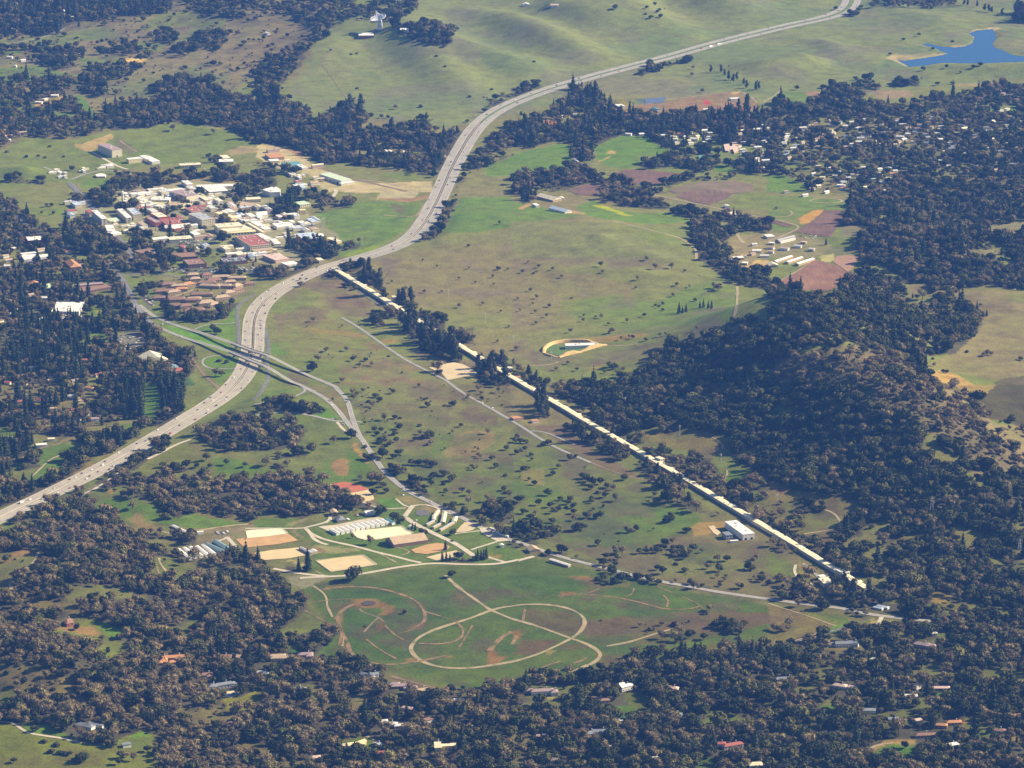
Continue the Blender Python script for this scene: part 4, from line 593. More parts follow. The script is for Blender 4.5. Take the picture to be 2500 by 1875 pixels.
for s,c_,st,pat in COVER:
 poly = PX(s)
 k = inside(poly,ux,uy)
 tone = .84 if s[:2] == '03' else .78 if s[:2] == '33' else {'2': .74,'3': .6,'C': .78,'D': .78}.get(s[1] if s[0] in '0123' else s[0],.62 if s.startswith('F:650') else 1.0)  # nearer outlines painted dimmer, as if less lit; the sunlit lower corners less so
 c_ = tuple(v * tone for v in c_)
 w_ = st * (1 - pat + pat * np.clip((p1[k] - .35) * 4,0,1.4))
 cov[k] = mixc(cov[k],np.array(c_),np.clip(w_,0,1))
 wood_d[k] = np.minimum(wood_d[k],1.0)
lum_ = cov.mean(1,keepdims=True)
cov = np.clip(lum_ + (cov - lum_) * 1.22,.004,1) * np.array([.92,.93,.66])
for s,c_,sc_,th in MOTTLE:      # scrub and last year's dead grass in ragged patches
 k = inside(PX(s),ux,uy)
 w_ = np.clip((fbm(vx[k] / sc_,vy[k] / (sc_ * 1.3),301 + int(sc_),5) - th) * 9,0,1) * .55
 cov[k] = mixc(cov[k],np.array(c_),w_)
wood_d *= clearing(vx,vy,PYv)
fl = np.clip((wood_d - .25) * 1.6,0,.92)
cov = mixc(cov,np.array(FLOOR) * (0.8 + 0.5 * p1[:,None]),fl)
me = bpy.data.meshes.new('terrain')
nv = NX * NY
me.vertices.add(nv)
me.vertices.foreach_set('co',np.stack([vx,vy,vz],1).astype(np.float32).ravel())
ii = np.arange(nv).reshape(NY,NX)
q = np.stack([ii[:-1,:-1],ii[:-1,1:],ii[1:,1:],ii[1:,:-1]],-1).reshape(-1,4)
me.loops.add(q.size)
me.loops.foreach_set('vertex_index',q.ravel().astype(np.int32))
me.polygons.add(len(q))
me.polygons.foreach_set('loop_start',np.arange(0,q.size,4,dtype=np.int32))
me.update(calc_edges=True)
me.polygons.foreach_set('use_smooth',np.ones(len(q),bool))
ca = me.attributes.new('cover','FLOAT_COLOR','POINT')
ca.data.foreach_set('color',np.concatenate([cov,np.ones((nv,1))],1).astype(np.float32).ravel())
terrain = bpy.data.objects.new('terrain',me)
COL.objects.link(terrain)
terrain['kind'] = 'structure'
terrain['label'] = 'rolling winter ground of green and dry grass, bare earth and wood floor'
m,t,b = new_mat('grassland')
at = N(t,'ShaderNodeAttribute',attribute_name='cover')
n1 = noise_node(t,0.028,6,.62)
n2 = noise_node(t,0.22,4,.6)
r1 = ramp(t,n1.outputs[0],[(0.30,(0.74,0.72,0.74)),(0.5,(1,1,1)),(0.70,(1.22,1.25,1.12))])
r2 = ramp(t,n2.outputs[0],[(0.33,(0.80,0.78,0.76)),(0.5,(1,1,1)),(0.66,(1.16,1.16,1.12))])
n3 = noise_node(t,.75,3,.7)
r3 = ramp(t,n3.outputs[0],[(.32,(.78,.77,.76)),(.68,(1.2,1.19,1.15))])
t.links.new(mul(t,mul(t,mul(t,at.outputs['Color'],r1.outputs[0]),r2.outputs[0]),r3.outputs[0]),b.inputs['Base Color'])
b.inputs['Roughness'].default_value = 0.95
b.inputs['Specular IOR Level'].default_value = 0.1
bp = N(t,'ShaderNodeBump',Strength=0.5,Distance=1.2)
t.links.new(n2.outputs[0],bp.inputs['Height'])
t.links.new(bp.outputs[0],b.inputs['Normal'])
me.materials.append(m)
# --- linking helpers
def link(name,me,parent=None,loc=None):
 o = bpy.data.objects.new(name,me)
 COL.objects.link(o)
 if parent is not None:
  o.parent = parent
 if loc is not None:
  o.location = loc
 return o
def tag(o,label=None,cat=None,group=None,kind=None):
 if label:
  o['label'] = label
 if cat:
  o['category'] = cat
 if group:
  o['group'] = group
 if kind:
  o['kind'] = kind
 return o
def empty(name,loc,rz=0.0):
 o = bpy.data.objects.new(name,None)
 o.empty_display_size = 2
 COL.objects.link(o)
 o.location = loc
 o.rotation_euler = (0,0,rz)
 return o
def mesh(name,verts,faces,m,smooth=False):
 me = bpy.data.meshes.new(name)
 me.from_pydata([tuple(map(float,v)) for v in verts],[],faces)
 me.materials.append(m)
 if smooth:
  me.polygons.foreach_set('use_smooth',[True] * len(me.polygons))
 me.update()
 return me
def limb(vs,fs,a,b,r0,r1,n=5):
 a,b = Vector(a),Vector(b)
 d = (b - a).normalized()
 u = d.orthogonal().normalized()
 w_ = d.cross(u)
 i = len(vs)
 for p,r in ((a,r0),(b,r1)):
  for k in range(n):
   an = 2 * math.pi * k / n
   vs.append(p + (u * math.cos(an) + w_ * math.sin(an)) * r)
 for k in range(n):
  fs.append((i + k,i + (k + 1) % n,i + n + (k + 1) % n,i + n + k))
# cells where no tree may stand
EX0,EY0,ES = -2000.0,-3000.0,3.0
EXC = np.zeros((2450,1334),bool)
def block_poly(poly,grow=0.0):
 x0,y0 = poly.min(0) - grow
 x1,y1 = poly.max(0) + grow
 i0,i1 = int(max(0,(x0 - EX0) / ES)),int(min(1334,(x1 - EX0) / ES + 2))
 j0,j1 = int(max(0,(y0 - EY0) / ES)),int(min(2450,(y1 - EY0) / ES + 2))
 if i1 <= i0 or j1 <= j0:
  return
 xx,yy = np.meshgrid(EX0 + (np.arange(i0,i1) + .5) * ES,EY0 + (np.arange(j0,j1) + .5) * ES)
 r = inside(poly,xx,yy)
 if grow:
  d,_ = dist_poly(np.vstack([poly,poly[:1]]),np.zeros(len(poly) + 1),xx,yy)
  r |= d < grow
 EXC[j0:j1,i0:i1] |= r
def block_line(line,half):
 for a in range(0,len(line) - 1,8):
  seg = line[a:a + 9]
  x0,y0 = seg.min(0) - half
  x1,y1 = seg.max(0) + half
  i0,i1 = int(max(0,(x0 - EX0) / ES)),int(min(1334,(x1 - EX0) / ES + 2))
  j0,j1 = int(max(0,(y0 - EY0) / ES)),int(min(2450,(y1 - EY0) / ES + 2))
  if i1 <= i0 or j1 <= j0:
   continue
  xx,yy = np.meshgrid(EX0 + (np.arange(i0,i1) + .5) * ES,EY0 + (np.arange(j0,j1) + .5) * ES)
  d,_ = dist_poly(seg,np.zeros(len(seg)),xx,yy)
  EXC[j0:j1,i0:i1] |= d < half
def blocked(x,y):
 i = np.clip(((x - EX0) / ES).astype(int),0,1333)
 j = np.clip(((y - EY0) / ES).astype(int),0,2449)
 return EXC[j,i]
def sheet(name,poly,m,dz=0.35,label=None,level=None,step=14.0,kind='structure',block=True):
 """a field, yard or arena draped on the ground"""
 poly = np.asarray(poly,float)
 b = []
 for i in range(len(poly)):
  p,q_ = poly[i],poly[(i + 1) % len(poly)]
  n = max(1,int(np.hypot(*(q_ - p)) / step))
  b += [p + (q_ - p) * k / n for k in range(n)]
 b = np.array(b)
 x0,y0 = poly.min(0)
 x1,y1 = poly.max(0)
 gx,gy = np.meshgrid(np.arange(x0 + step / 2,x1,step),np.arange(y0 + step / 2,y1,step))
 gx,gy = gx.ravel(),gy.ravel()
 k = inside(poly,gx,gy)
 gx,gy = gx[k],gy[k]
 if len(gx):
  d,_ = dist_poly(np.vstack([b,b[:1]]),np.zeros(len(b) + 1),gx,gy)
  gx,gy = gx[d > step * .3],gy[d > step * .3]
 pts = [Vector(p) for p in b] + [Vector(p) for p in zip(gx,gy)]
 res = delaunay_2d_cdt(pts,[(i,(i + 1) % len(b)) for i in range(len(b))],[list(range(len(b)))],1,1e-4)
 vs = np.array([(v.x,v.y) for v in res[0]])
 zs = hz(vs[:,0],vs[:,1]) + dz if level is None else np.full(len(vs),level)
 me = mesh(name,np.column_stack([vs,zs]),[tuple(f) for f in res[2]],m)
 if len(me.polygons) and me.polygons[0].normal.z < 0:
  me.flip_normals()
 o = link(name,me)
 tag(o,label,kind=kind)
 if block:
  block_poly(poly,2)
 return o
def ribbon(name,line,w,m,dz=0.5,label=None,cols=2,kind='structure',block=2.0,off=0.0,zfun=None,parent=None,grow=None):
 """a road, path or strip of even width along a line, with UVs in metres"""
 line = np.asarray(line,float)
 t_ = np.gradient(line,axis=0)
 t_ /= np.maximum(np.hypot(t_[:,0],t_[:,1]),1e-6)[:,None]
 nrm = np.stack([t_[:,1],-t_[:,0]],1)
 seg = np.hypot(*np.diff(line,axis=0).T)
 s = np.concatenate([[0],np.cumsum(seg)])
 vs,uv = [],[]
 soft = m.name in ('path_earth','trail_earth','brown_earth')
 wv = 1 + (.55 * (fbm(line[:,0] / 26,line[:,1] / 26,77,2) - .5) * 2 if soft else 0)
 for j in range(cols + 1):
  f = j / cols - .5
  p = line + nrm * (np.outer(np.ones(len(line)) * wv,[1,1]) * (f * w) + off)
  z = hz(p[:,0],p[:,1]) + dz if zfun is None else zfun(s)
  vs.append(np.column_stack([p,z]))
  uv.append(np.column_stack([np.full(len(s),f * w),s]))
 vs,uv = np.array(vs),np.array(uv)
 n = len(line)
 fs = [(j * n + i,j * n + i + 1,(j + 1) * n + i + 1,(j + 1) * n + i) for j in range(cols) for i in range(n - 1)]
 me = mesh(name,vs.reshape(-1,3),fs,m,True)
 if me.polygons[0].normal.z < 0:
  me.flip_normals()
 ul = me.uv_layers.new(name='UVMap')
 li = np.zeros(len(me.loops),np.int32)
 me.loops.foreach_get('vertex_index',li)
 ul.data.foreach_set('uv',uv.reshape(-1,2)[li].astype(np.float32).ravel())
 o = link(name,me,parent)
 if parent is None:
  tag(o,label,kind=kind)
 if block is not None:
  block_line(line + nrm * off,w / 2 + block)
 return o
def line(s,step=12.0,it=2):
 return smooth_line(G(s),step,it)
NEAR = [   # landmarks that tell a tree's whereabouts
 (870,1010,'the road fork'),(1170,1060,'the brown scrub patch'),(1380,1130,'the purple strip'),(1480,1350,'the roadside tree row'),(1650,1370,'the slope below the warehouse'),(1330,1010,'the orange sheds'),(960,870,'the straight service road'),(1230,970,'the scrub beside the service road'),(1120,1190,'the hedge along the road'),(1600,1240,'the green slope left of the warehouse'),(300,1480,'the red garden house'),(560,1480,'the stable wood'),(300,1750,'the lower left brush'),(560,1780,'the white-lined terrace'),(1150,1620,"the field's lower lane"),(1550,1620,'the white gabled villa'),(1250,1800,'the cream villa garden'),(1800,1650,'the dark conifer stand'),(2050,1750,'the shaded lawn'),(2350,1600,'the right edge wood'),
 (960,60,'the white radio dish'),(1050,200,'the grassy dish hill'),(2350,110,'the blue reservoir'),(1500,190,'the far highway'),(1280,300,'the wooded far hollow'),(2150,300,'the wooded upper right suburb'),
 (1600,260,'the nursery plots'),(1420,400,'the upper green meadow'),(1650,470,'the ploughed fields'),(2000,620,'the farm yard and red field'),(1500,620,'the open green mound'),(1150,620,'the left flank of the green mound'),(1400,840,'the curved retaining wall'),
 (2100,700,'the back of the wooded ridge'),(2400,820,'the dry meadow beyond the ridge'),(1750,950,'the dark wooded ridge'),(2250,1150,'the lower slope of the wooded ridge'),(2050,1220,'the grassy knoll above the gallery'),(1000,740,'the upper part of the long gallery'),(1260,900,'the middle of the long gallery'),(1700,1100,'the lower part of the long gallery'),(2100,1400,'the near end of the long gallery'),(1810,1290,'the big white warehouse'),
 (870,640,'the gallery crossing under the highway'),(600,660,'the tan homes'),(500,520,'the white laboratory buildings'),(250,370,'the tall hall on the laboratory hill'),(820,520,'the green slope above the laboratory'),(950,400,'the far highway bend'),(250,200,'the far left pastures'),(150,40,'the far left suburb'),(100,600,'the left suburb'),(150,850,'the conifer-filled suburb'),(330,960,'the golf course'),(560,860,'the interchange lawns'),(750,900,'the two overpasses'),(1000,1050,'the scrubby middle pasture'),(1250,1250,'the pasture above the country road'),(620,1050,'the green knoll'),(450,1180,'the wood below the knoll'),(200,1180,'the near highway'),(800,1300,'the white barns'),(500,1350,'the left stables'),(1050,1330,'the horse park'),(1100,1500,'the cross-country field'),(1700,1500,'the dry right side of the field'),(150,1400,'the lower left slope'),(100,1650,'the brushy brow at lower left'),(120,1800,'the lower left meadow'),(430,1620,'the orange-roofed mansion'),(700,1600,'the houses below the field'),(900,1780,'the gardens at the bottom'),(1350,1700,'the cream villa'),(1700,1750,'the red-roofed house'),(2000,1600,'the lower right wood'),(2250,1450,'the road junction at lower right'),(2180,1830,'the oval lawn'),(2400,1750,'the lower right lawns')]
NPX = np.array([(a,b_) for a,b_,_ in NEAR])
def near(x,y):
 px_,py_ = to_px(np.array([x]),np.array([y]),hz(np.array([x]),np.array([y])))
 d = np.hypot(NPX[:,0] - px_[0],(NPX[:,1] - py_[0]) * 1.4)
 return NEAR[int(np.argmin(d))][2]
def near_dir(x,y):
 px_,py_ = to_px(np.array([x]),np.array([y]),hz(np.array([x]),np.array([y])))
 dx,dy = px_[0] - NPX[:,0],(py_[0] - NPX[:,1]) * 1.4
 d = np.hypot(dx,dy)
 i = int(np.argmin(d))
 a = math.degrees(math.atan2(dy[i],dx[i])) % 360
 w = ['right of','lower right of','below','lower left of','left of','upper left of','above','upper right of'][int((a + 22.5) // 45) % 8]
 return (f'{w} ' if 30 < d[i] < 70 else ('among ' if d[i] <= 30 and NEAR[i][2].endswith('s') else ('beside ' if d[i] <= 30 else f'well {w} '))) + NEAR[i][2]
# --- road surfaces
def road_mat(name,col,lanes,lane_w,edge):
 """concrete or asphalt with wheel tracks, seams, lane dashes and edge lines from the UVs"""
 m,t,b = new_mat(name)
 uv = N(t,'ShaderNodeUVMap',uv_map='UVMap')
 sep = t.nodes.new('ShaderNodeSeparateXYZ')
 t.links.new(uv.outputs[0],sep.inputs[0])
 def M(op,a,c=None):
  n = N(t,'ShaderNodeMath',operation=op)
  for i,v in enumerate((a,c)):
   if v is None:
    continue
   if isinstance(v,(int,float)):
    n.inputs[i].default_value = v
   else:
    t.links.new(v,n.inputs[i])
  return n.outputs[0]
 half = lanes * lane_w / 2
 u = M('DIVIDE',M('ADD',sep.outputs[0],half),lane_w)
 fr = M('FRACT',u)
 track = M('ABSOLUTE',M('SUBTRACT',M('ABSOLUTE',M('SUBTRACT',fr,.5)),.24))
 trk = M('LESS_THAN',track,.11)
 onroad = M('LESS_THAN',M('ABSOLUTE',sep.outputs[0]),half)
 trk = M('MULTIPLY',trk,onroad)
 dash = M('MULTIPLY',M('LESS_THAN',M('ABSOLUTE',M('SUBTRACT',fr,M('ROUND',fr))),.05),M('LESS_THAN',M('FRACT',M('DIVIDE',sep.outputs[1],12.0)),.35))
 dash = M('MULTIPLY',dash,M('LESS_THAN',M('ABSOLUTE',sep.outputs[0]),half - lane_w * .5))
 el = M('LESS_THAN',M('ABSOLUTE',M('SUBTRACT',M('ABSOLUTE',sep.outputs[0]),half)),.13 if edge else 0.0)
 n1 = noise_node(t,0.035,4)
 n2 = N(t,'ShaderNodeTexNoise',Scale=0.25,Detail=3)
 mp = N(t,'ShaderNodeMapping')
 mp.inputs['Scale'].default_value = (1.6,.035,1)
 t.links.new(uv.outputs[0],mp.inputs[0])
 t.links.new(mp.outputs[0],n2.inputs['Vector'])
 c1 = ramp(t,n1.outputs[0],[(.3,tuple(c * .82 for c in col)),(.7,tuple(c * 1.12 for c in col))])
 c2 = ramp(t,n2.outputs[0],[(.3,(.82,.82,.82)),(.7,(1.1,1.1,1.1))])
 base = mul(t,c1.outputs[0],c2.outputs[0])
 def over(a,colr,f,k):
  n = t.nodes.new('ShaderNodeMix')
  n.data_type = 'RGBA'
  t.links.new(M('MULTIPLY',f,k),n.inputs['Factor'])
  t.links.new(a,n.inputs[6])
  n.inputs[7].default_value = (*colr,1)
  return n.outputs[2]
 base = over(base,tuple(c * .62 for c in col),trk,.6)
 if lanes > 1:
  base = over(base,(.75,.74,.7),dash,.9)
 if edge:
  base = over(base,(.75,.72,.6),el,.9)
 t.links.new(base,b.inputs['Base Color'])
 b.inputs['Roughness'].default_value = 0.8
 b.inputs['Specular IOR Level'].default_value = 0.3
 return m
M_CONC = road_mat('highway_concrete',(0.43,0.385,0.30),4,3.7,True)
M_CONC2 = road_mat('highway_worn_concrete',(0.385,0.36,0.30),4,3.7,True)
M_ROAD = road_mat('road_grey',(0.34,0.32,0.285),2,3.6,True)
M_ASPH = road_mat('asphalt',(0.17,0.165,0.16),2,3.5,True)
def worn(name,col,grass,cut):
 m,t,b = new_mat(name)
 n = noise_node(t,.055,5,.65)
 r_ = ramp(t,n.outputs[0],[(cut - .10,grass),(cut + .05,tuple(c * .85 for c in col)),(.75,tuple(c * 1.15 for c in col))])
 t.links.new(r_.outputs[0],b.inputs['Base Color'])
 b.inputs['Roughness'].default_value = .95
 b.inputs['Specular IOR Level'].default_value = .1
 MATS[name] = m
 return m
M_GRAVEL = mat('gravel',(0.50,0.44,0.33),.95,.15,.08)
M_PATH = worn('path_earth',(0.37,0.30,0.175),(0.17,0.16,0.07),.40)
M_TRAIL = worn('trail_earth',(0.27,0.175,0.09),(0.08,0.095,0.03),.46)
M_DIRT = worn('brown_earth',(0.25,0.18,0.12),(0.12,0.115,0.05),.42)
M_SCHIST = mat('median_earth',(0.10,0.075,0.045),.95,.25,.05)
M_MEDGRASS = mat('median_grass',(0.13,0.17,0.05),.95,.25,.05)
M_BARRIER = mat('barrier_concrete',(0.45,0.42,0.35),.85,.1,.2)
# the highway: two carriageways, median and shoulders; the gap widens towards the far end
L0 = hw_line
seg = np.hypot(*np.diff(L0,axis=0).T)
SL = np.concatenate([[0],np.cumsum(seg)])
SL_N = SL / SL[-1]
tn = np.gradient(L0,axis=0)
tn /= np.hypot(tn[:,0],tn[:,1])[:,None]
NRM = np.stack([tn[:,1],-tn[:,0]],1)           # to the right of travel from lower left to upper right
px_hw = np.stack(to_px(L0[:,0],L0[:,1],hz(L0[:,0],L0[:,1])),1)
# half-gap between carriageways against photograph height
HG = np.interp(px_hw[:,1],[-30,100,190,260,420,560,640,700,1280],[7.5,7.0,5.5,4.0,3.2,2.6,2.5,2.5,1.8])
CW = 21.0
def at_hw(i,off):
 return L0[i] + NRM[i] * off
left_line = L0 - NRM * (HG + CW / 2)[:,None]
right_line = L0 + NRM * (HG + CW / 2)[:,None]
far = px_hw[:,1] < 640
k0 = int(np.argmax(far))
for nm,ln,lab in (('highway',left_line,'left-hand carriageway of the pale concrete highway'),('highway',right_line,'right-hand carriageway of the pale concrete highway')):
 ribbon('highway',ln[:k0 + 1],CW,M_CONC,.55,lab + ', near stretch',4,block=6)
 ribbon('highway',ln[k0:],CW,M_CONC2,.55,lab + ', far worn stretch',4,block=6)
# median strip: bare earth near, grass far
def strip(name,i0,i1,wv,m,dz,lab):
 for a in range(i0,i1,60):
  b_ = min(a + 61,i1)
  if b_ - a > 2:
   ribbon(name,L0[a:b_],float(np.mean(wv[a:b_])),m,dz,lab,2,block=None)
g0 = int(np.argmax(px_hw[:,1] < 300))
strip('median_strip',0,g0 + 1,HG * 2 + .6,M_SCHIST,.42,'bare earth strip between the two carriageways of the highway')
strip('median_strip',g0,len(L0),HG * 2 + .6,M_MEDGRASS,.42,'grass strip between the two carriageways of the far highway')
# concrete barrier down the near median
def wall_along(name,ln,w,h,m,dz=0.0,parent=None):
 t_ = np.gradient(ln,axis=0)
 t_ /= np.maximum(np.hypot(t_[:,0],t_[:,1]),1e-6)[:,None]
 nr = np.stack([t_[:,1],-t_[:,0]],1)
 z = hz(ln[:,0],ln[:,1]) + dz
 n = len(ln)
 rings = []
 for off,up in ((-w / 2,-.6),(-w * .3,h),(w * .3,h),(w / 2,-.6)):
  rings.append(np.column_stack([ln + nr * off,z + up]))
 vs = np.array(rings).reshape(-1,3)
 fs = [(j * n + i,j * n + i + 1,(j + 1) * n + i + 1,(j + 1) * n + i) for j in range(3) for i in range(n - 1)]
 fs += [(0,n,2 * n,3 * n),(n - 1,4 * n - 1,3 * n - 1,2 * n - 1)]
 return link(name,mesh(name,vs,fs,m),parent)
o = wall_along('median_barrier',L0[:g0],.7,1.1,M_BARRIER,.4)
tag(o,'low concrete safety barrier along the bare middle of the near highway','barrier')
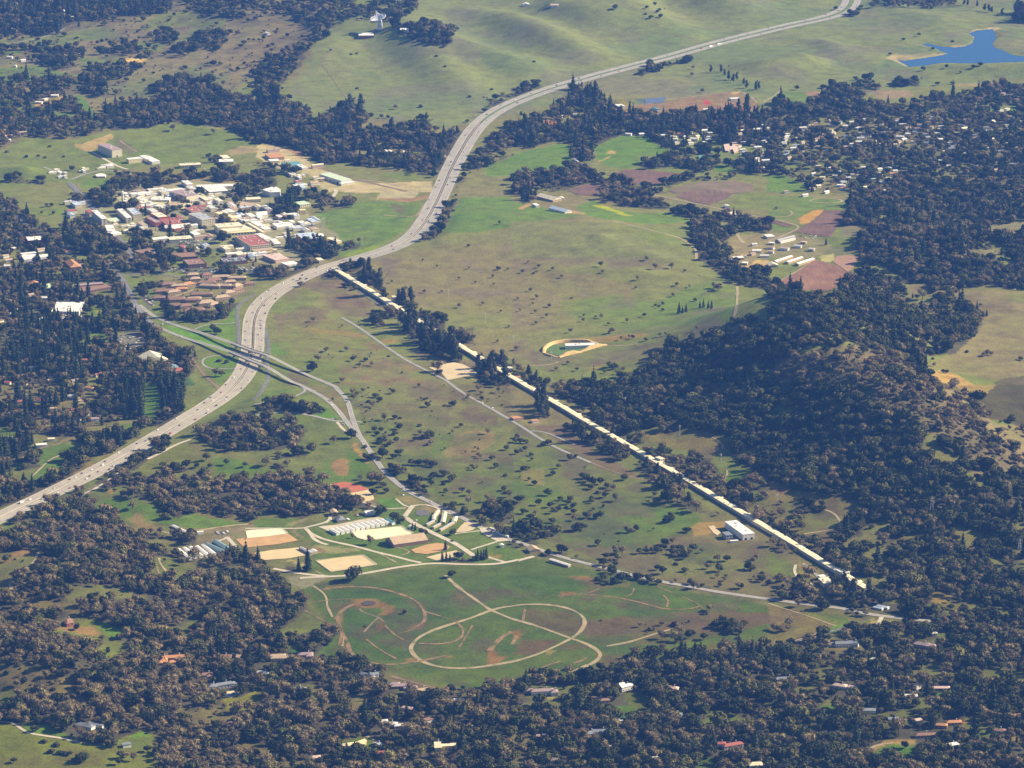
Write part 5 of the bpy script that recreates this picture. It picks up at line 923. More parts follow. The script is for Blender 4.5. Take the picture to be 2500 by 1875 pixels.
ROADS = [   # centre line, width, material, name, label
 ('F:150,395 205,450 260,520 300,570 01:900,600 980,670 1040,730 1100,830 1160,960 1230,1060 1330,1150',15,M_ASPH,'road','dark two-way avenue coming down from the upper left to the interchange'),
 ('01:-40,90 60,160 180,250 300,330 420,410',14,M_ASPH,'road','dark straight road dropping between trees at the far left edge'),
 ('01:1060,720 1200,700 1420,705 1540,730',8,M_ASPH,'road','short side road passing the office car parks'),
 ('01:1200,970 1310,1060 1420,1110 1560,1160 1760,1230 2000,1330 2206,1410 11:60,1420 200,1480 400,1560 560,1620 700,1680 12:690,30 770,110 800,170 820,250 850,340 890,430',9.5,M_ROAD,'road','upper road of the interchange crossing above the highway'),
 ('01:1160,960 1230,1060 1340,1150 1520,1230 1740,1310 2000,1410 2206,1500 11:60,1520 200,1590 320,1650 12:380,0 480,50 600,120 700,210 760,290 830,380 890,450',9.5,M_ROAD,'road','lower road of the interchange crossing above the highway'),
 ('12:850,380 900,450 960,540 1030,640 1090,730 1150,790 1230,860 1330,930 1480,1000 1600,1060 1730,1120 1860,1190 2000,1260 2150,1320 22:100,1370 240,1420 480,1500 800,1580 23:1300,60 1500,90 1750,140 2000,175 2206,205 33:200,230 430,262 620,280 720,305 900,340 1150,370 1400,395',10.5,M_ROAD,'road','long straight country road running past the riding arenas to the lower right'),
 ('12:0,265 150,240 260,235 380,245 520,272 620,300 740,318 820,310 905,320',7,M_ROAD,'road','curving link road meeting the fork below the interchange'),
 ('12:700,320 760,400 900,440',6,M_GRAVEL,'road','short slip lane at the fork below the interchange'),
 ('12:-20,170 60,155 200,130 330,100 400,70 430,45 400,20 360,0',6,M_ROAD,'road','tight loop ramp right of the near highway'),
 ('11:30,1060 60,1130 90,1230 110,1330 100,1420 95,1500 110,1560 100,1620 60,1690 12:30,80 -20,130',7,M_ASPH,'road','narrow slip road hugging the right side of the highway bend'),
 ('01:2206,880 2100,930 2050,980 2040,1060 2055,1150 2050,1250 2070,1330',7,M_ASPH,'road','slip road running left of the highway past the overpasses'),
 ('01:1680,1180 1760,1145 1860,1130 1960,1135 2030,1120',5,M_ROAD,'road','curved ramp on the lawn left of the overpasses'),
 ('01:2100,1510 1960,1520 1800,1520 1740,1480 1750,1430 1830,1410 1960,1400 2010,1410',5,M_ROAD,'road','round loop ramp on the lawn below the overpasses'),
 ('01:1420,1290 1540,1330 1640,1400 1700,1500 1760,1580 1850,1659 02:1880,20 1900,60 1860,110 1780,150',6,M_DIRT,'road','dirt lane curving beside the lower loop ramp'),
 ('G:920,1450 1060,1320 1200,1250 1400,1110 1620,1000',7,M_DIRT,'road','brown perimeter lane between the tan homes and the highway'),
 ('G:180,1180 330,1130 480,1080 640,1020',6,M_PATH,'road','tan street through the middle of the homes'),
 ('11:740,1080 850,1140 960,1215 1080,1300 1200,1385 1310,1455 1420,1510 1540,1570 1640,1620 12:1700,10 1800,80 1930,150 2050,220 2206,310 22:0,310 130,390 270,480 420,560 560,620 680,670',7,M_ROAD,'road','straight service road parallel to the long gallery'),
 ('22:680,670 860,745 1040,800 1200,830 1290,838',4.5,M_DIRT,'path','faint dirt track continuing the straight service road'),
 ('11:940,1210 1040,1190 1130,1180 1220,1185',5,M_PATH,'path','pale side track from the service road to the trees'),
 ('22:130,400 220,395 330,420 430,470 540,515',5,M_ROAD,'road','looping drive off the service road'),
 ('11:880,850 950,900 1030,950 1100,990',5,M_ASPH,'road','dark service lane left of the upper gallery'),
 ('11:1250,1080 1330,1130 1400,1165',5,M_ROAD,'road','short service lane left of the middle gallery'),
 ('21:870,245 960,265 1100,300 1250,340 1390,375 1470,400 1530,450 1575,480 1590,520 1588,575',6,M_PATH,'path','pale farm track curving round the far side of the green mound'),
 ('21:1940,810 1942,880 1938,950 1935,1020 1905,1085',6,M_PATH,'path','short pale track at the right foot of the green mound'),
 ('21:815,1325 900,1318 1020,1318 1080,1300 1115,1285',5,M_PATH,'path','pale drive leaving the curved retaining wall'),
 ('21:1250,1265 1370,1225 1500,1195 1640,1160 1760,1140 1830,1170 2000,1170 2150,1190',4.5,M_DIRT,'path','faint dirt track along the foot of the green mound'),
 ('21:50,1500 200,1492 330,1485 400,1460',4,M_PATH,'path','pale drive reaching the curved retaining wall from the left'),
 ('21:1090,0 1200,20 1340,45 1500,80 1700,120 1850,155 1960,180 2206,220 31:0,225 100,240 200,270 270,290 250,320 180,350 90,390 0,420',6,M_PATH,'road','pale lane past the ploughed fields to the farm yard'),
 ('21:1930,290 1940,360 1960,400 2000,440',7,M_PATH,'path','tan drive up to the farm yard'),
 ('31:90,770 200,710 330,630 410,575',5,M_PATH,'path','straight tan edge track of the red field'),
 ('10:2206,1268 2100,1265 2000,1270',5,M_ROAD,'road','pale lane right of the far highway bend'),
 ('10:1610,1330 1660,1370 1690,1420 1680,1470',6,M_PATH,'path','tan ramp left of the far highway bend'),
 ('10:1300,1590 1200,1600 1050,1560 900,1550',5,M_PATH,'path','tan track across the excavated yard'),
 ('11:1470,80 1440,130 1410,180 1370,210 1250,205 1100,195',6,M_PATH,'path','tan track looping down beside the highway bend'),
 ('11:1040,560 1100,545 1180,500 1250,440 1290,420',5,M_DIRT,'path','dirt track beside the highway above the gallery'),
 ('02:2206,250 2050,280 1980,300',6,M_DIRT,'path','brown cut bank road under the highway'),
 ('02:1640,470 1500,520 1380,590 1270,640',7,M_GRAVEL,'road','grey frontage road right of the highway, upper piece'),
 ('02:1050,745 930,830 800,905 700,950 590,1010',8,M_GRAVEL,'road','grey frontage road right of the highway, lower piece'),
 ('02:0,440 80,440 190,458',4,M_PATH,'path','pale golf path at the left edge'),
 ('02:960,372 800,420 640,465 500,510 340,545 240,610 120,650',6,M_TRAIL,'path','reddish path along the top of the golf course'),
 ('02:770,560 650,575 540,600 430,640 340,730 260,805',4,M_PATH,'path','tan cart path down the golf fairway'),
 ('02:1370,1490 1380,1540 1420,1590 1480,1659',4,M_PATH,'path','twin tan trail over the grass slope'),
 ('02:1350,1560 1380,1659',3,M_TRAIL,'path','thin trail on the grass slope'),
 ('02:1340,1250 1500,1290 1680,1265 1850,1230 2000,1210 2140,1200',6,M_PATH,'path','tan track behind the stables on the green slope'),
 ('02:330,1440 310,1500 260,1560 200,1600 140,1640 03:120,10 80,60 90,110 115,140',4.5,M_PATH,'path','pale winding trail at the left edge'),
 ('03:-30,1260 60,1262 120,1275 190,1330 260,1365 400,1385 520,1400 620,1425 710,1440',5,M_GRAVEL,'path','pale drive curving over the lower left meadow'),
 ('03:1180,840 1260,815 1330,790',4,M_TRAIL,'path','brown garden wall path by the orange-roofed mansion'),
 ('22:1720,450 1780,480 1815,520 1820,550',4,M_PATH,'path','short bright trail at the edge of the wood'),
 ('22:1850,735 1860,770 1830,810 1790,850',4,M_PATH,'path','thin trail curling at the small green clearing'),
 ('32:490,1075 560,1100 610,1150 635,1220',4.5,M_PATH,'path','orange trail on the knoll above the gallery'),
 ('32:310,1285 450,1265 600,1235',4,M_PATH,'path','thin straight trail on the knoll above the gallery'),
 ('32:240,1550 225,1600 240,1640 33:280,20 330,50 400,80',5,M_GRAVEL,'path','pale loop drive at the near end of the gallery'),
 ('32:300,1540 370,1590 420,1640 33:440,20',6,M_ROAD,'road','service lane left of the near gallery end'),
 ('33:600,830 450,460 440,462',2,M_PATH,'path','hidden link'),
 ('33:720,440 620,460 480,500 330,550 200,590 100,600 -20,640',6,M_ASPH,'road','shaded lane along the lower edge of the field'),
 ('33:980,360 960,400 930,440 900,470',7,M_GRAVEL,'road','curved slip lane at the lower right junction'),
 ('23:0,925 60,915',5,M_PATH,'path','pale end of the lane at the bottom of the field'),
 ('33:830,1520 900,1480 970,1452 1080,1445',5,M_PATH,'path','tan drive round the oval lawn'),
 ('33:930,1545 1000,1565 1100,1580 1200,1585',4,M_PATH,'path','pale path along the lower rim of the oval lawn'),
 ('13:1150,868 1300,905 1420,940 1540,972',5,M_DIRT,'path','brown lane between the gardens and the field'),
 ('13:2206,928 2050,950 1900,990 1840,1005',5,M_PATH,'path','pale lane at the bottom edge of the field'),
 ('13:950,1385 1050,1430 1160,1490',4,M_PATH,'path','thin garden drive'),
 ('13:130,1360 300,1325 440,1300',5,M_ASPH,'road','dark lane under the trees'),
 ('30:0,860 60,820 110,780',5,M_PATH,'path','pale farm track at the far paddock'),
 ('20:1650,1000 1400,960 1200,930 900,960',5,M_DIRT,'path','dirt lane through the nursery plots'),
 ('20:1020,905 1200,895 1290,870 1420,850 1700,815 1850,800 1960,785 2060,830 2120,900 2206,860',5,M_PATH,'path','tan lane around the nursery plots'),
 ('00:0,380 120,370 260,345 370,325 560,250',6,M_ROAD,'road','pale road below the far left wood'),
 ('00:540,660 640,650 720,640',5,M_PATH,'path','tan track in the far left pasture'),
 ('00:780,1300 860,1350 950,1400 1030,1440 1100,1460',8,M_GRAVEL,'road','pale ramp road beside the tall hall'),
 ('00:380,1440 450,1470 520,1510 600,1560 700,1510 850,1470 1000,1470 1080,1500 1200,1510',7,M_ROAD,'road','grey ring road on the laboratory hill'),
 ('00:1030,1210 1100,1260 1180,1310',4,M_PATH,'path','cut track above the tall hall'),
 ('A:740,500 850,450 1000,420 1150,400 1400,380 1650,400',5,M_PATH,'path','pale rim road above the white laboratory yard'),
 ('A:600,1330 800,1310 1040,1280',7,M_PATH,'path','tan parking lane under the red buildings'),
 ('B:1880,430 1930,360 1980,290 1940,260',9,M_GRAVEL,'road','bright curved ramp on the green slope by the laboratory'),
 ('B:1850,540 2000,490 2212,430',7,M_DIRT,'road','brown perimeter lane above the pasture'),
 ('10:560,1450 800,1530 1000,1580 1300,1650',10,M_DIRT,'road','brown haul road along the excavated yard'),
 # horse park lanes
 ('D:975,395 1050,450 1200,530 1350,600 1500,670 1600,735 1700,805',10,M_GRAVEL,'road','broad gravel avenue through the horse park'),
 ('D:1700,805 1800,800 1900,830 2010,862',6,M_GRAVEL,'road','gravel lane at the right end of the horse park'),
 ('D:-20,555 120,625 300,665 420,690 560,725 700,765 900,810 1040,850 1140,868',7,M_GRAVEL,'road','gravel lane curving below the big cream arena'),
 ('D:-120,1030 0,1018 200,1012 400,1000 640,965 900,915 1120,885 1300,872 1600,888 1900,885 2050,860 2212,825 22:0,1530 100,1500 190,1478',8,M_GRAVEL,'road','long pale gravel road between the horse park and the field'),
 ('D:980,300 880,305 780,312 690,300 600,262 490,222 400,190 330,165 270,135 225,100 200,60',4.5,M_GRAVEL,'path','curving white rail path from the red arena'),
 ('D:880,205 920,240 960,275 1020,290',4,M_GRAVEL,'path','short gravel curve by the upper paddock'),
 ('D:1060,270 1020,320 970,390',9,M_GRAVEL,'road','gravel entrance road of the horse park'),
 ('D:1060,275 1130,265 1220,268 1320,305 1450,365 1560,400 1680,460 1750,510',5,M_GRAVEL,'path','gravel path along the upper fence of the horse park'),
 ('D:1660,735 1760,700 1880,665 1940,645',5,M_GRAVEL,'path','gravel path under the triangular lawn'),
 ('D:1490,568 1600,552 1700,545 1760,535',4,M_GRAVEL,'path','gravel path above the triangular lawn'),
 ('D:-10,490 80,470 180,440 200,400 190,370',6,M_GRAVEL,'road','gravel lane to the brown shed of the horse park'),
 ('D:100,490 250,478 400,445 560,408 690,392',3.5,M_PATH,'path','tan bank behind the white barns'),
 ('C:560,320 700,290 790,240',5,M_GRAVEL,'path','gravel lane above the green barns'),
 ('C:780,240 880,350 990,470 1080,560',7,M_GRAVEL,'path','gravel lane right of the green barns'),
 ('C:1040,120 1300,115 1560,120 1880,118 1960,90 2212,30',5,M_GRAVEL,'path','gravel lane above the cream arena'),
 ('C:1900,120 1980,200 2000,260 2100,320 2212,350',7,M_GRAVEL,'path','gravel bend between paddocks'),
 ('C:1440,690 1600,720 1700,740 1900,770 2100,790 2212,800',8,M_GRAVEL,'road','wide pale gravel road below the orange arena'),
 ('C:2040,720 2120,770 2212,800',3,M_PATH,'path','thin fence path by the lower arena'),
 ('D:860,700 1060,755 940,790',3,M_PATH,'path','thin path below the covered arena'),
 ('D:700,770 800,820 880,865',3,M_PATH,'path','thin diagonal path in the lower paddock'),
 # trails of the cross-country course
 ('13:490,90 540,120 590,160 612,210 610,260 635,310 660,360',4,M_PATH,'path','light trail at the left of the cross-country field'),
 ('13:570,120 750,97 950,97 1150,130 1290,175 1380,220 1440,290 1465,360 1435,420 1340,455',6,M_TRAIL,'path','brown arc trail round the upper left of the field'),
 ('13:1630,0 1750,110 1850,180 1950,250 2020,300 2206,375 23:0,375 200,430 400,505 500,540 620,580 720,630 770,680 740,730 640,785 600,835',6.5,M_PATH,'path','long diagonal tan trail across the cross-country field'),
 ('23:0,265 100,250 250,248 400,262 520,295 600,340 635,400 605,470 530,535 420,590 250,670 100,720 13:2206,745 2050,772 1900,795 1750,803 1600,795 1450,755 1370,700 1328,640 1345,590 1420,520 1560,460 1700,415 1850,370 2000,310 2100,278 23:0,265',6.5,M_PATH,'path','big tan figure-eight loop trail on the cross-country field'),
 ('13:690,380 730,310 790,268 860,245',7,M_TRAIL,'path','brown trail from the pond'),
 ('13:705,380 725,450 745,500 725,560 720,610',6,M_TRAIL,'path','brown trail down the left of the field'),
 ('13:745,500 790,570 800,640 850,700 960,745 1100,772 1250,762 1400,742 1530,715 1640,690',6,M_TRAIL,'path','brown rim trail along the lower left of the field'),
 ('13:760,510 755,560 745,610',3,M_PATH,'path','thin pale trail at the lower left of the field'),
 ('13:1720,400 1770,440 1790,490 1770,540 1700,575 1560,595 1400,585',5,M_TRAIL,'path','curved brown jump trail inside the loop'),
 ('13:1865,430 1820,510 1740,640',3.5,M_TRAIL,'path','thin brown jump trail inside the loop'),
 ('13:950,550 1060,640 1210,720',3.5,M_TRAIL,'path','straight brown trail left of the loop'),
 ('13:1110,430 1200,520 1280,560 1360,580',3.5,M_TRAIL,'path','thin trail joining the loop'),
 ('13:1230,500 1320,480 1400,455',3,M_TRAIL,'path','faint trail under the brown arc'),
 ('13:2206,485 2130,520 2060,590 2010,650',8,M_TRAIL,'path','brown hook trail left of the crossing'),
 ('23:40,520 20,560 0,600',6,M_TRAIL,'path','brown stub trail left of the crossing'),
 ('23:420,175 550,158 700,168 900,190 1050,220 1200,262 1300,290 1450,295 1570,285 1620,262',4.5,M_TRAIL,'path','brown trail along the upper right of the field'),
 ('23:1050,110 1040,160 980,185',3,M_TRAIL,'path','short brown link trail'),
 ('23:1250,95 1380,150 1530,210 1610,250 1650,290',3,M_TRAIL,'path','thin trail to the right corner of the field'),
 ('23:1330,270 1350,235 1330,190 1300,170',3,M_TRAIL,'path','small curl trail right of the jumps'),
 ('23:540,165 650,160 760,110',3,M_TRAIL,'path','brown link trail to the wet hollow'),
 ('23:815,610 1000,580 1150,530 1280,490 1370,465',5,M_PATH,'path','straight green-tan ride on the right of the field'),
 ('23:490,840 560,810 640,770',3,M_PATH,'path','thin trail at the lower corner of the field'),
 ('23:0,930 100,890 280,780 420,740',3,M_TRAIL,'path','thin brown trail at the bottom of the field'),
 ('23:530,760 590,740 640,710',5,M_TRAIL,'path','short brown gallop strip'),
 ('23:110,290 95,390',4,M_TRAIL,'path','short brown jump strip inside the loop'),
 ('13:1450,310 1600,355 1700,390',4,M_TRAIL,'path','trail from the brown arc to the loop'),
 ('13:440,250 520,225 700,205 830,205',3,M_TRAIL,'path','thin trail above the pond'),
 ('13:420,300 500,350 600,400 680,440',3,M_TRAIL,'path','faint trail at the left rim of the field'),
 ('13:890,290 920,320 1060,360 1100,400',3,M_DIRT,'path','dark trickle below the pond'),
 ('13:1060,360 1000,410 930,490',3,M_DIRT,'path','dark trail inside the left lawn'),
 ('33:0,240 150,290 330,345 580,435',3,M_PATH,'path','thin pale line across the right tip of the field'),
 ('33:100,600 250,560 420,500',3,M_PATH,'path','pale verge at the lower right of the field'),
 # dish hill trails
 ('10:700,400 600,490 560,550 620,620 690,720 760,830',3,M_DIRT,'path','thin dark cattle trail on the dish hill'),
 ('20:1320,290 1450,310 1570,330 1600,370',4,M_DIRT,'path','thin dark gully on the far hill'),
 ('30:640,560 660,510 800,430 900,410 960,390',4,M_DIRT,'path','thin dark gully below the dam'),
]
for s,w,m_,nm,lab in ROADS:
 if lab == 'hidden link':
  continue
 ribbon(nm,line(s),w,m_,0.5 if m_ in (M_ROAD,M_ASPH) else 0.4,lab,2 if w < 12 else 4,block=2.5 if w > 5 else 1)
# bridges: two decks over the highway and the highway over the gallery
M_DECK = mat('bridge_concrete',(0.42,0.38,0.31),.85,.12,.2)
for o in [o for o in COL.objects if o.name.startswith('road') and 'crossing above' in o.get('label','')]:
 me = o.data
 co = np.zeros(len(me.vertices) * 3,np.float32)
 me.vertices.foreach_get('co',co)
 co = co.reshape(-1,3)
 d,_ = dist_poly(L0[::4],np.zeros(len(L0[::4])),co[:,0],co[:,1])
 u_ = np.clip((d - 30) / 120,0,1)
 rise = 8.0 * (1 - u_ * u_ * (3 - 2 * u_))
 hb = hz(co[:,0],co[:,1])
 co[:,2] = hb + .5 + rise
 me.vertices.foreach_set('co',co.ravel())
 me.update()
 up = o
 # the span itself: girder, parapets and piers
 nrow = len(co) // 3
 rows = co.reshape(3,nrow,3)
 mid = rows[1]
 dd,_ = dist_poly(L0[::4],np.zeros(len(L0[::4])),mid[:,0],mid[:,1])
 k = np.nonzero(dd < 42)[0]
 a_,z_ = k.min(),k.max()
 root = empty('road_bridge',(*mid[(a_ + z_) // 2][:2],float(mid[(a_ + z_) // 2][2])))
 which = 'upper' if 'upper' in o['label'] else 'lower'
 tag(root,f'{which} of the two parallel concrete overpasses crossing the highway','bridge','overpasses above the highway')
 org = np.array(root.location)
 def prism(name,A,B,z0,z1,m__,par):
  vs,n_ = [],len(A)
  for P_,zz_ in ((A,z0),(A,z1),(B,z1),(B,z0)):
   vs += [(p[0] - org[0],p[1] - org[1],p[2] + zz_ - org[2]) for p in P_]
  fs = [(j * n_ + i,j * n_ + i + 1,((j + 1) % 4) * n_ + i + 1,((j + 1) % 4) * n_ + i) for j in range(4) for i in range(n_ - 1)]
  fs += [(0,n_,2 * n_,3 * n_),(n_ - 1,4 * n_ - 1,3 * n_ - 1,2 * n_ - 1)]
  return link(name,mesh(name,vs,fs,m__),par)
 A,B = rows[0][a_:z_ + 1],rows[2][a_:z_ + 1]
 out = (A - B) / np.linalg.norm(A - B,axis=1)[:,None]
 prism('girder',A + out * .8,B - out * .8,-1.9,-.1,M_DECK,root)
 prism('parapet',A + out * .8,A + out * .35,-.1,1.0,M_DECK,root)
 prism('parapet',B - out * .8,B - out * .35,-.1,1.0,M_DECK,root)
 for f in (.18,.5,.82):
  c_ = mid[a_ + int((z_ - a_) * f)]
  zt,zb = c_[2] - 1.9 - org[2],float(hz(c_[0],c_[1])) - 1 - org[2]
  x_,y_ = c_[0] - org[0],c_[1] - org[1]
  vs = [(x_ + sx * 2.6,y_ + sy * .7,z__) for z__ in (zb,zt) for sx,sy in ((-1,-1),(1,-1),(1,1),(-1,1))]
  link('pier',mesh('pier',vs,[(0,1,2,3),(4,5,6,7),(0,1,5,4),(1,2,6,5),(2,3,7,6),(3,0,4,7)],M_DECK),root)
# --- arenas, yards, fields, water
M_SAND = mat('arena_sand',(0.58,0.45,0.24),.95,.1,.05)
M_CREAM = mat('arena_cream',(0.78,0.70,0.45),.95,.08,.05)
M_OCHRE = mat('arena_ochre',(0.48,0.29,0.125),.95,.15,.05)
M_REDF = mat('arena_red',(0.42,0.125,0.065),.95,.12,.05)
M_TANPAD = mat('pad_tan',(0.55,0.44,0.26),.95,.12,.03)
def plough(name,a,bcol,ang,sp=6.0):
 m,t,b = new_mat(name)
 tc = t.nodes.new('ShaderNodeTexCoord')
 mp = N(t,'ShaderNodeMapping')
 mp.inputs['Rotation'].default_value = (0,0,ang)
 mp.inputs['Scale'].default_value = (1 / sp,.02,1)
 t.links.new(tc.outputs['Object'],mp.inputs[0])
 n = N(t,'ShaderNodeTexNoise',Scale=1.0,Detail=3)
 t.links.new(mp.outputs[0],n.inputs['Vector'])
 n2 = noise_node(t,.02,4)
 r_ = ramp(t,n.outputs[0],[(.35,a),(.65,bcol)])
 r2_ = ramp(t,n2.outputs[0],[(.3,(.8,.8,.8)),(.7,(1.2,1.2,1.15))])
 t.links.new(mul(t,r_.outputs[0],r2_.outputs[0]),b.inputs['Base Color'])
 b.inputs['Roughness'].default_value = .95
 b.inputs['Specular IOR Level'].default_value = .1
 return m
M_PL1 = plough('ploughed_purple',(0.145,0.088,0.068),(0.185,0.115,0.085),.5)
M_PL2 = plough('ploughed_red',(0.22,0.115,0.075),(0.26,0.15,0.09),.5)
M_PL3 = plough('ploughed_mixed',(0.17,0.15,0.07),(0.20,0.135,0.10),1.2,12)
SHEETS = [
 ('D:205,65 270,42 340,30 420,42 520,72 605,105 460,135 310,155 240,118',M_REDF,'riding_arena','brick red half of the many-sided arena below the wooded knoll'),
 ('D:312,157 460,137 605,107 640,165 655,210 600,228 560,238 520,230 480,216 400,192',M_SAND,'riding_arena','sandy half of the many-sided arena below the wooded knoll'),
 ('D:585,230 640,222 678,270 650,280 600,262',M_DIRT,'riding_arena','small brown round pen below the red arena'),
 ('C:1045,160 1130,140 1560,120 1650,192 1360,230 1070,257',M_CREAM,'riding_arena','pale cream upper band of the left riding arena'),
 ('C:900,272 1070,259 1360,232 1650,195 1790,290 1500,345 1030,395',M_OCHRE,'riding_arena','ochre lower band of the left riding arena'),
 ('C:1165,470 1400,430 1820,390 1905,500 1660,545 1290,572',M_SAND,'riding_arena','tan arena with a red rim left of the horse park'),
 ('D:48,850 300,815 540,790 610,840 685,890 440,930 205,965 120,905',M_SAND,'riding_arena','large golden sand arena beside the gravel road'),
 ('D:430,570 470,540 700,515 930,490 1000,530 1070,570 920,592 760,615 700,628 560,632 480,612',M_CREAM,'riding_arena','large cream oval arena beside the brown covered hall'),
 ('D:1035,735 1180,685 1300,665 1380,672 1440,700 1420,730 1330,755 1200,780 1080,768',M_OCHRE,'riding_arena','ochre oval arena below the covered hall'),
 ('D:1190,812 1340,775 1500,742 1560,758 1600,780 1450,815 1300,845',M_TANPAD,'riding_arena','narrow tan jumping lane at the lower right of the horse park'),
 ('D:1490,556 1540,500 1590,452 1640,447 1690,470 1705,502 1680,530 1600,548',M_TANPAD,'riding_arena','bare tan paddock right of the bent stables'),
 ('D:1740,505 1830,505 1910,545 2060,640 1940,652 1850,610 1770,560',M_GRAVEL,'gravel_lot','gravel trailer lot at the right end of the horse park'),
 ('D:70,495 250,478 560,415 700,395 870,450 640,505 290,570 200,550',M_GRAVEL,'gravel_lot','gravel yard under the row of white barns'),
 ('D:1090,330 1170,310 1225,340 1215,380 1130,385 1080,365',mat('yard_dark',(.13,.125,.12),.95),'gravel_lot','dark grey yard above the bent stables'),
 ('11:1490,1512 1600,1485 1700,1466 1780,1480 1850,1515 1920,1565 1800,1590 1650,1618 1600,1560',M_TANPAD,'bare_pad','bare tan pad beside the long gallery'),
 ('22:1690,1220 1740,1212 1800,1275 1770,1298 1740,1280',M_TANPAD,'bare_pad','small tan pad left of the big white warehouse'),
 ('31:240,342 390,242 480,160 600,155 705,165 640,260 560,350 530,387 400,370',M_PL1,'ploughed_field','dark purple ploughed field beside the farm yard'),
 ('31:90,772 240,690 400,580 480,600 620,640 690,700 640,750 590,790 545,850 400,860 210,832',M_PL2,'ploughed_field','reddish ploughed field with tan rim at the farm'),
 ('31:590,548 700,540 785,550 740,645 690,690 640,650 560,600',mat('pad_red',(.36,.21,.13),.95),'riding_arena','reddish corner arena at the top of the ploughed farm field'),
 ('21:1420,35 1480,0 1700,-30 1910,0 1850,55 1700,105 1540,75',M_PL1,'ploughed_field','purple ploughed field above the pale farm lane'),
 ('31:0,230 100,250 215,285 150,300 60,270 0,262',M_PL1,'ploughed_field','narrow purple field strip beside the farm lane bend'),
 ('20:1340,1640 1500,1590 1650,1562 1900,1560 2000,1575 2080,1602 2050,1659 21:1700,30 1500,-5 1420,10',M_PL3,'ploughed_field','oval field of mixed brown and green rows'),
 ('20:820,1512 980,1460 1200,1470 1480,1500 1380,1560 1200,1600 1000,1580',M_PL1,'ploughed_field','dark brown ploughed field below the green hill meadow'),
 ('20:480,1642 620,1592 740,1587 775,1610 760,1659 21:700,30 560,20',M_PL1,'ploughed_field','small dark ploughed field among bare trees'),
 ('20:1140,850 1330,838 1300,885 1150,895',mat('nursery_cloth',(.10,.14,.23),.7),'nursery_plot','blue-grey plastic covered nursery plot'),
]
for s,m_,nm,lab in SHEETS:
 sheet(nm,G(s),m_,.6,lab)
ribbon('path',line('31:355,75 390,58 450,48 530,49 600,56 655,74 600,90 520,92 430,88 370,82 355,75'),5,M_PATH,.4,'tan oval gallop track on the far farm meadow',block=None)
ribbon('path',line('31:0,208 90,214 160,210 205,195 212,178 190,158'),5,M_PATH,.4,'tan hook track on the far farm meadow',block=None)
# pond of the field and the reservoir
def water_mat(name,col,rough=.08):
 m,t,b = new_mat(name)
 b.inputs['Base Color'].default_value = (*col,1)
 b.inputs['Roughness'].default_value = rough
 b.inputs['IOR'].default_value = 1.33
 n = noise_node(t,.25,4)
 bp_ = N(t,'ShaderNodeBump',Strength=.25,Distance=.3)
 t.links.new(n.outputs[0],bp_.inputs['Height'])
 t.links.new(bp_.outputs[0],b.inputs['Normal'])
 return m
sheet('reservoir',lake_xy,water_mat('lake_water',(0.013,0.075,0.19)),0,'blue reservoir with bare tan shores at the upper right',level=LAKE_Z,step=60)
sheet('pond',G('13:905,242 930,225 970,219 1020,226 1036,240 1015,258 965,264 925,258'),water_mat('pond_water',(.075,.06,.05),.6),.75,'small dark oval pond inside an earth ring on the field',step=8)
# dam
dm = G('30:1030,490 1205,578')
dln = dm[0] + (dm[1] - dm[0]) * np.linspace(0,1,30)[:,None]
root = empty('dam',(*dln[15],LAKE_Z))
tag(root,'grassy earth dam with a pale crest track closing the reservoir','dam')
tv = (dm[1] - dm[0]) / np.hypot(*(dm[1] - dm[0]))
nv_ = np.array([tv[1],-tv[0]])
if nv_[0] > 0:
 nv_ = -nv_
c0 = np.array(root.location)
ht = np.sin(np.linspace(0,np.pi,30)) ** .5
vs = []
for off,hgt in ((-10,-5),(-3,3.2),(3,3.2),(46,-8)):
 vs += [(p[0] + nv_[0] * off * (h_ if off > 5 else 1) - c0[0],p[1] + nv_[1] * off * (h_ if off > 5 else 1) - c0[1],hgt if hgt > 0 else hgt * h_ - 1) for p,h_ in zip(dln,ht)]
def strip_faces(a,n_):
 return [(a * n_ + i,a * n_ + i + 1,(a + 1) * n_ + i + 1,(a + 1) * n_ + i) for i in range(n_ - 1)]
link('embankment',mesh('embankment',vs,strip_faces(0,30) + strip_faces(2,30),mat('dam_grass',(.12,.15,.075),.95,.2,.05)),root)
link('crest_track',mesh('crest_track',vs[30:90],strip_faces(0,30),M_PATH),root)
# --- buildings
C = {'white': (.80,.77,.70),'cream': (.76,.68,.47),'yellow': (.80,.66,.36),'tan': (.46,.34,.22),'red': (.35,.12,.09),'brown': (.27,.16,.11),'grey': (.40,.41,.43),
  'slate': (.20,.22,.25),'green': (.55,.66,.46),'teal': (.12,.30,.33),'orange': (.50,.25,.11),'blue': (.50,.58,.66),'mauve': (.34,.25,.25),'dkgreen': (.17,.25,.26),'ltgrey': (.60,.60,.58),'pink': (.60,.44,.36)}
COLN0 = {'ltgrey': 'pale-grey','blue': 'blue-grey'}
def RM(c):
 return mat('roof_' + c,C[c],.6 if c in ('white','cream','grey','green','teal','blue') else .85,.12,.12)
def WM(c):
 return mat('wall_' + c,tuple(v * .92 for v in C[c]),.85,.1,.2)
M_GLASS = mat('window_glass',(.05,.06,.08),.15,.2,.3,spec=.6)
M_DARK = mat('opening_dark',(.03,.03,.03),.9,.1,.3)
CUBE = {}
def cube(m):
 """shared unit box, 0..1 upwards, centred in plan"""
 if m.name not in CUBE:
  v = [(x,y,z) for z in (0,1) for x,y in ((-.5,-.5),(.5,-.5),(.5,.5),(-.5,.5))]
  CUBE[m.name] = mesh('box_' + m.name,v,[(3,2,1,0),(4,5,6,7),(0,1,5,4),(1,2,6,5),(2,3,7,6),(3,0,4,7)],m)
 return CUBE[m.name]
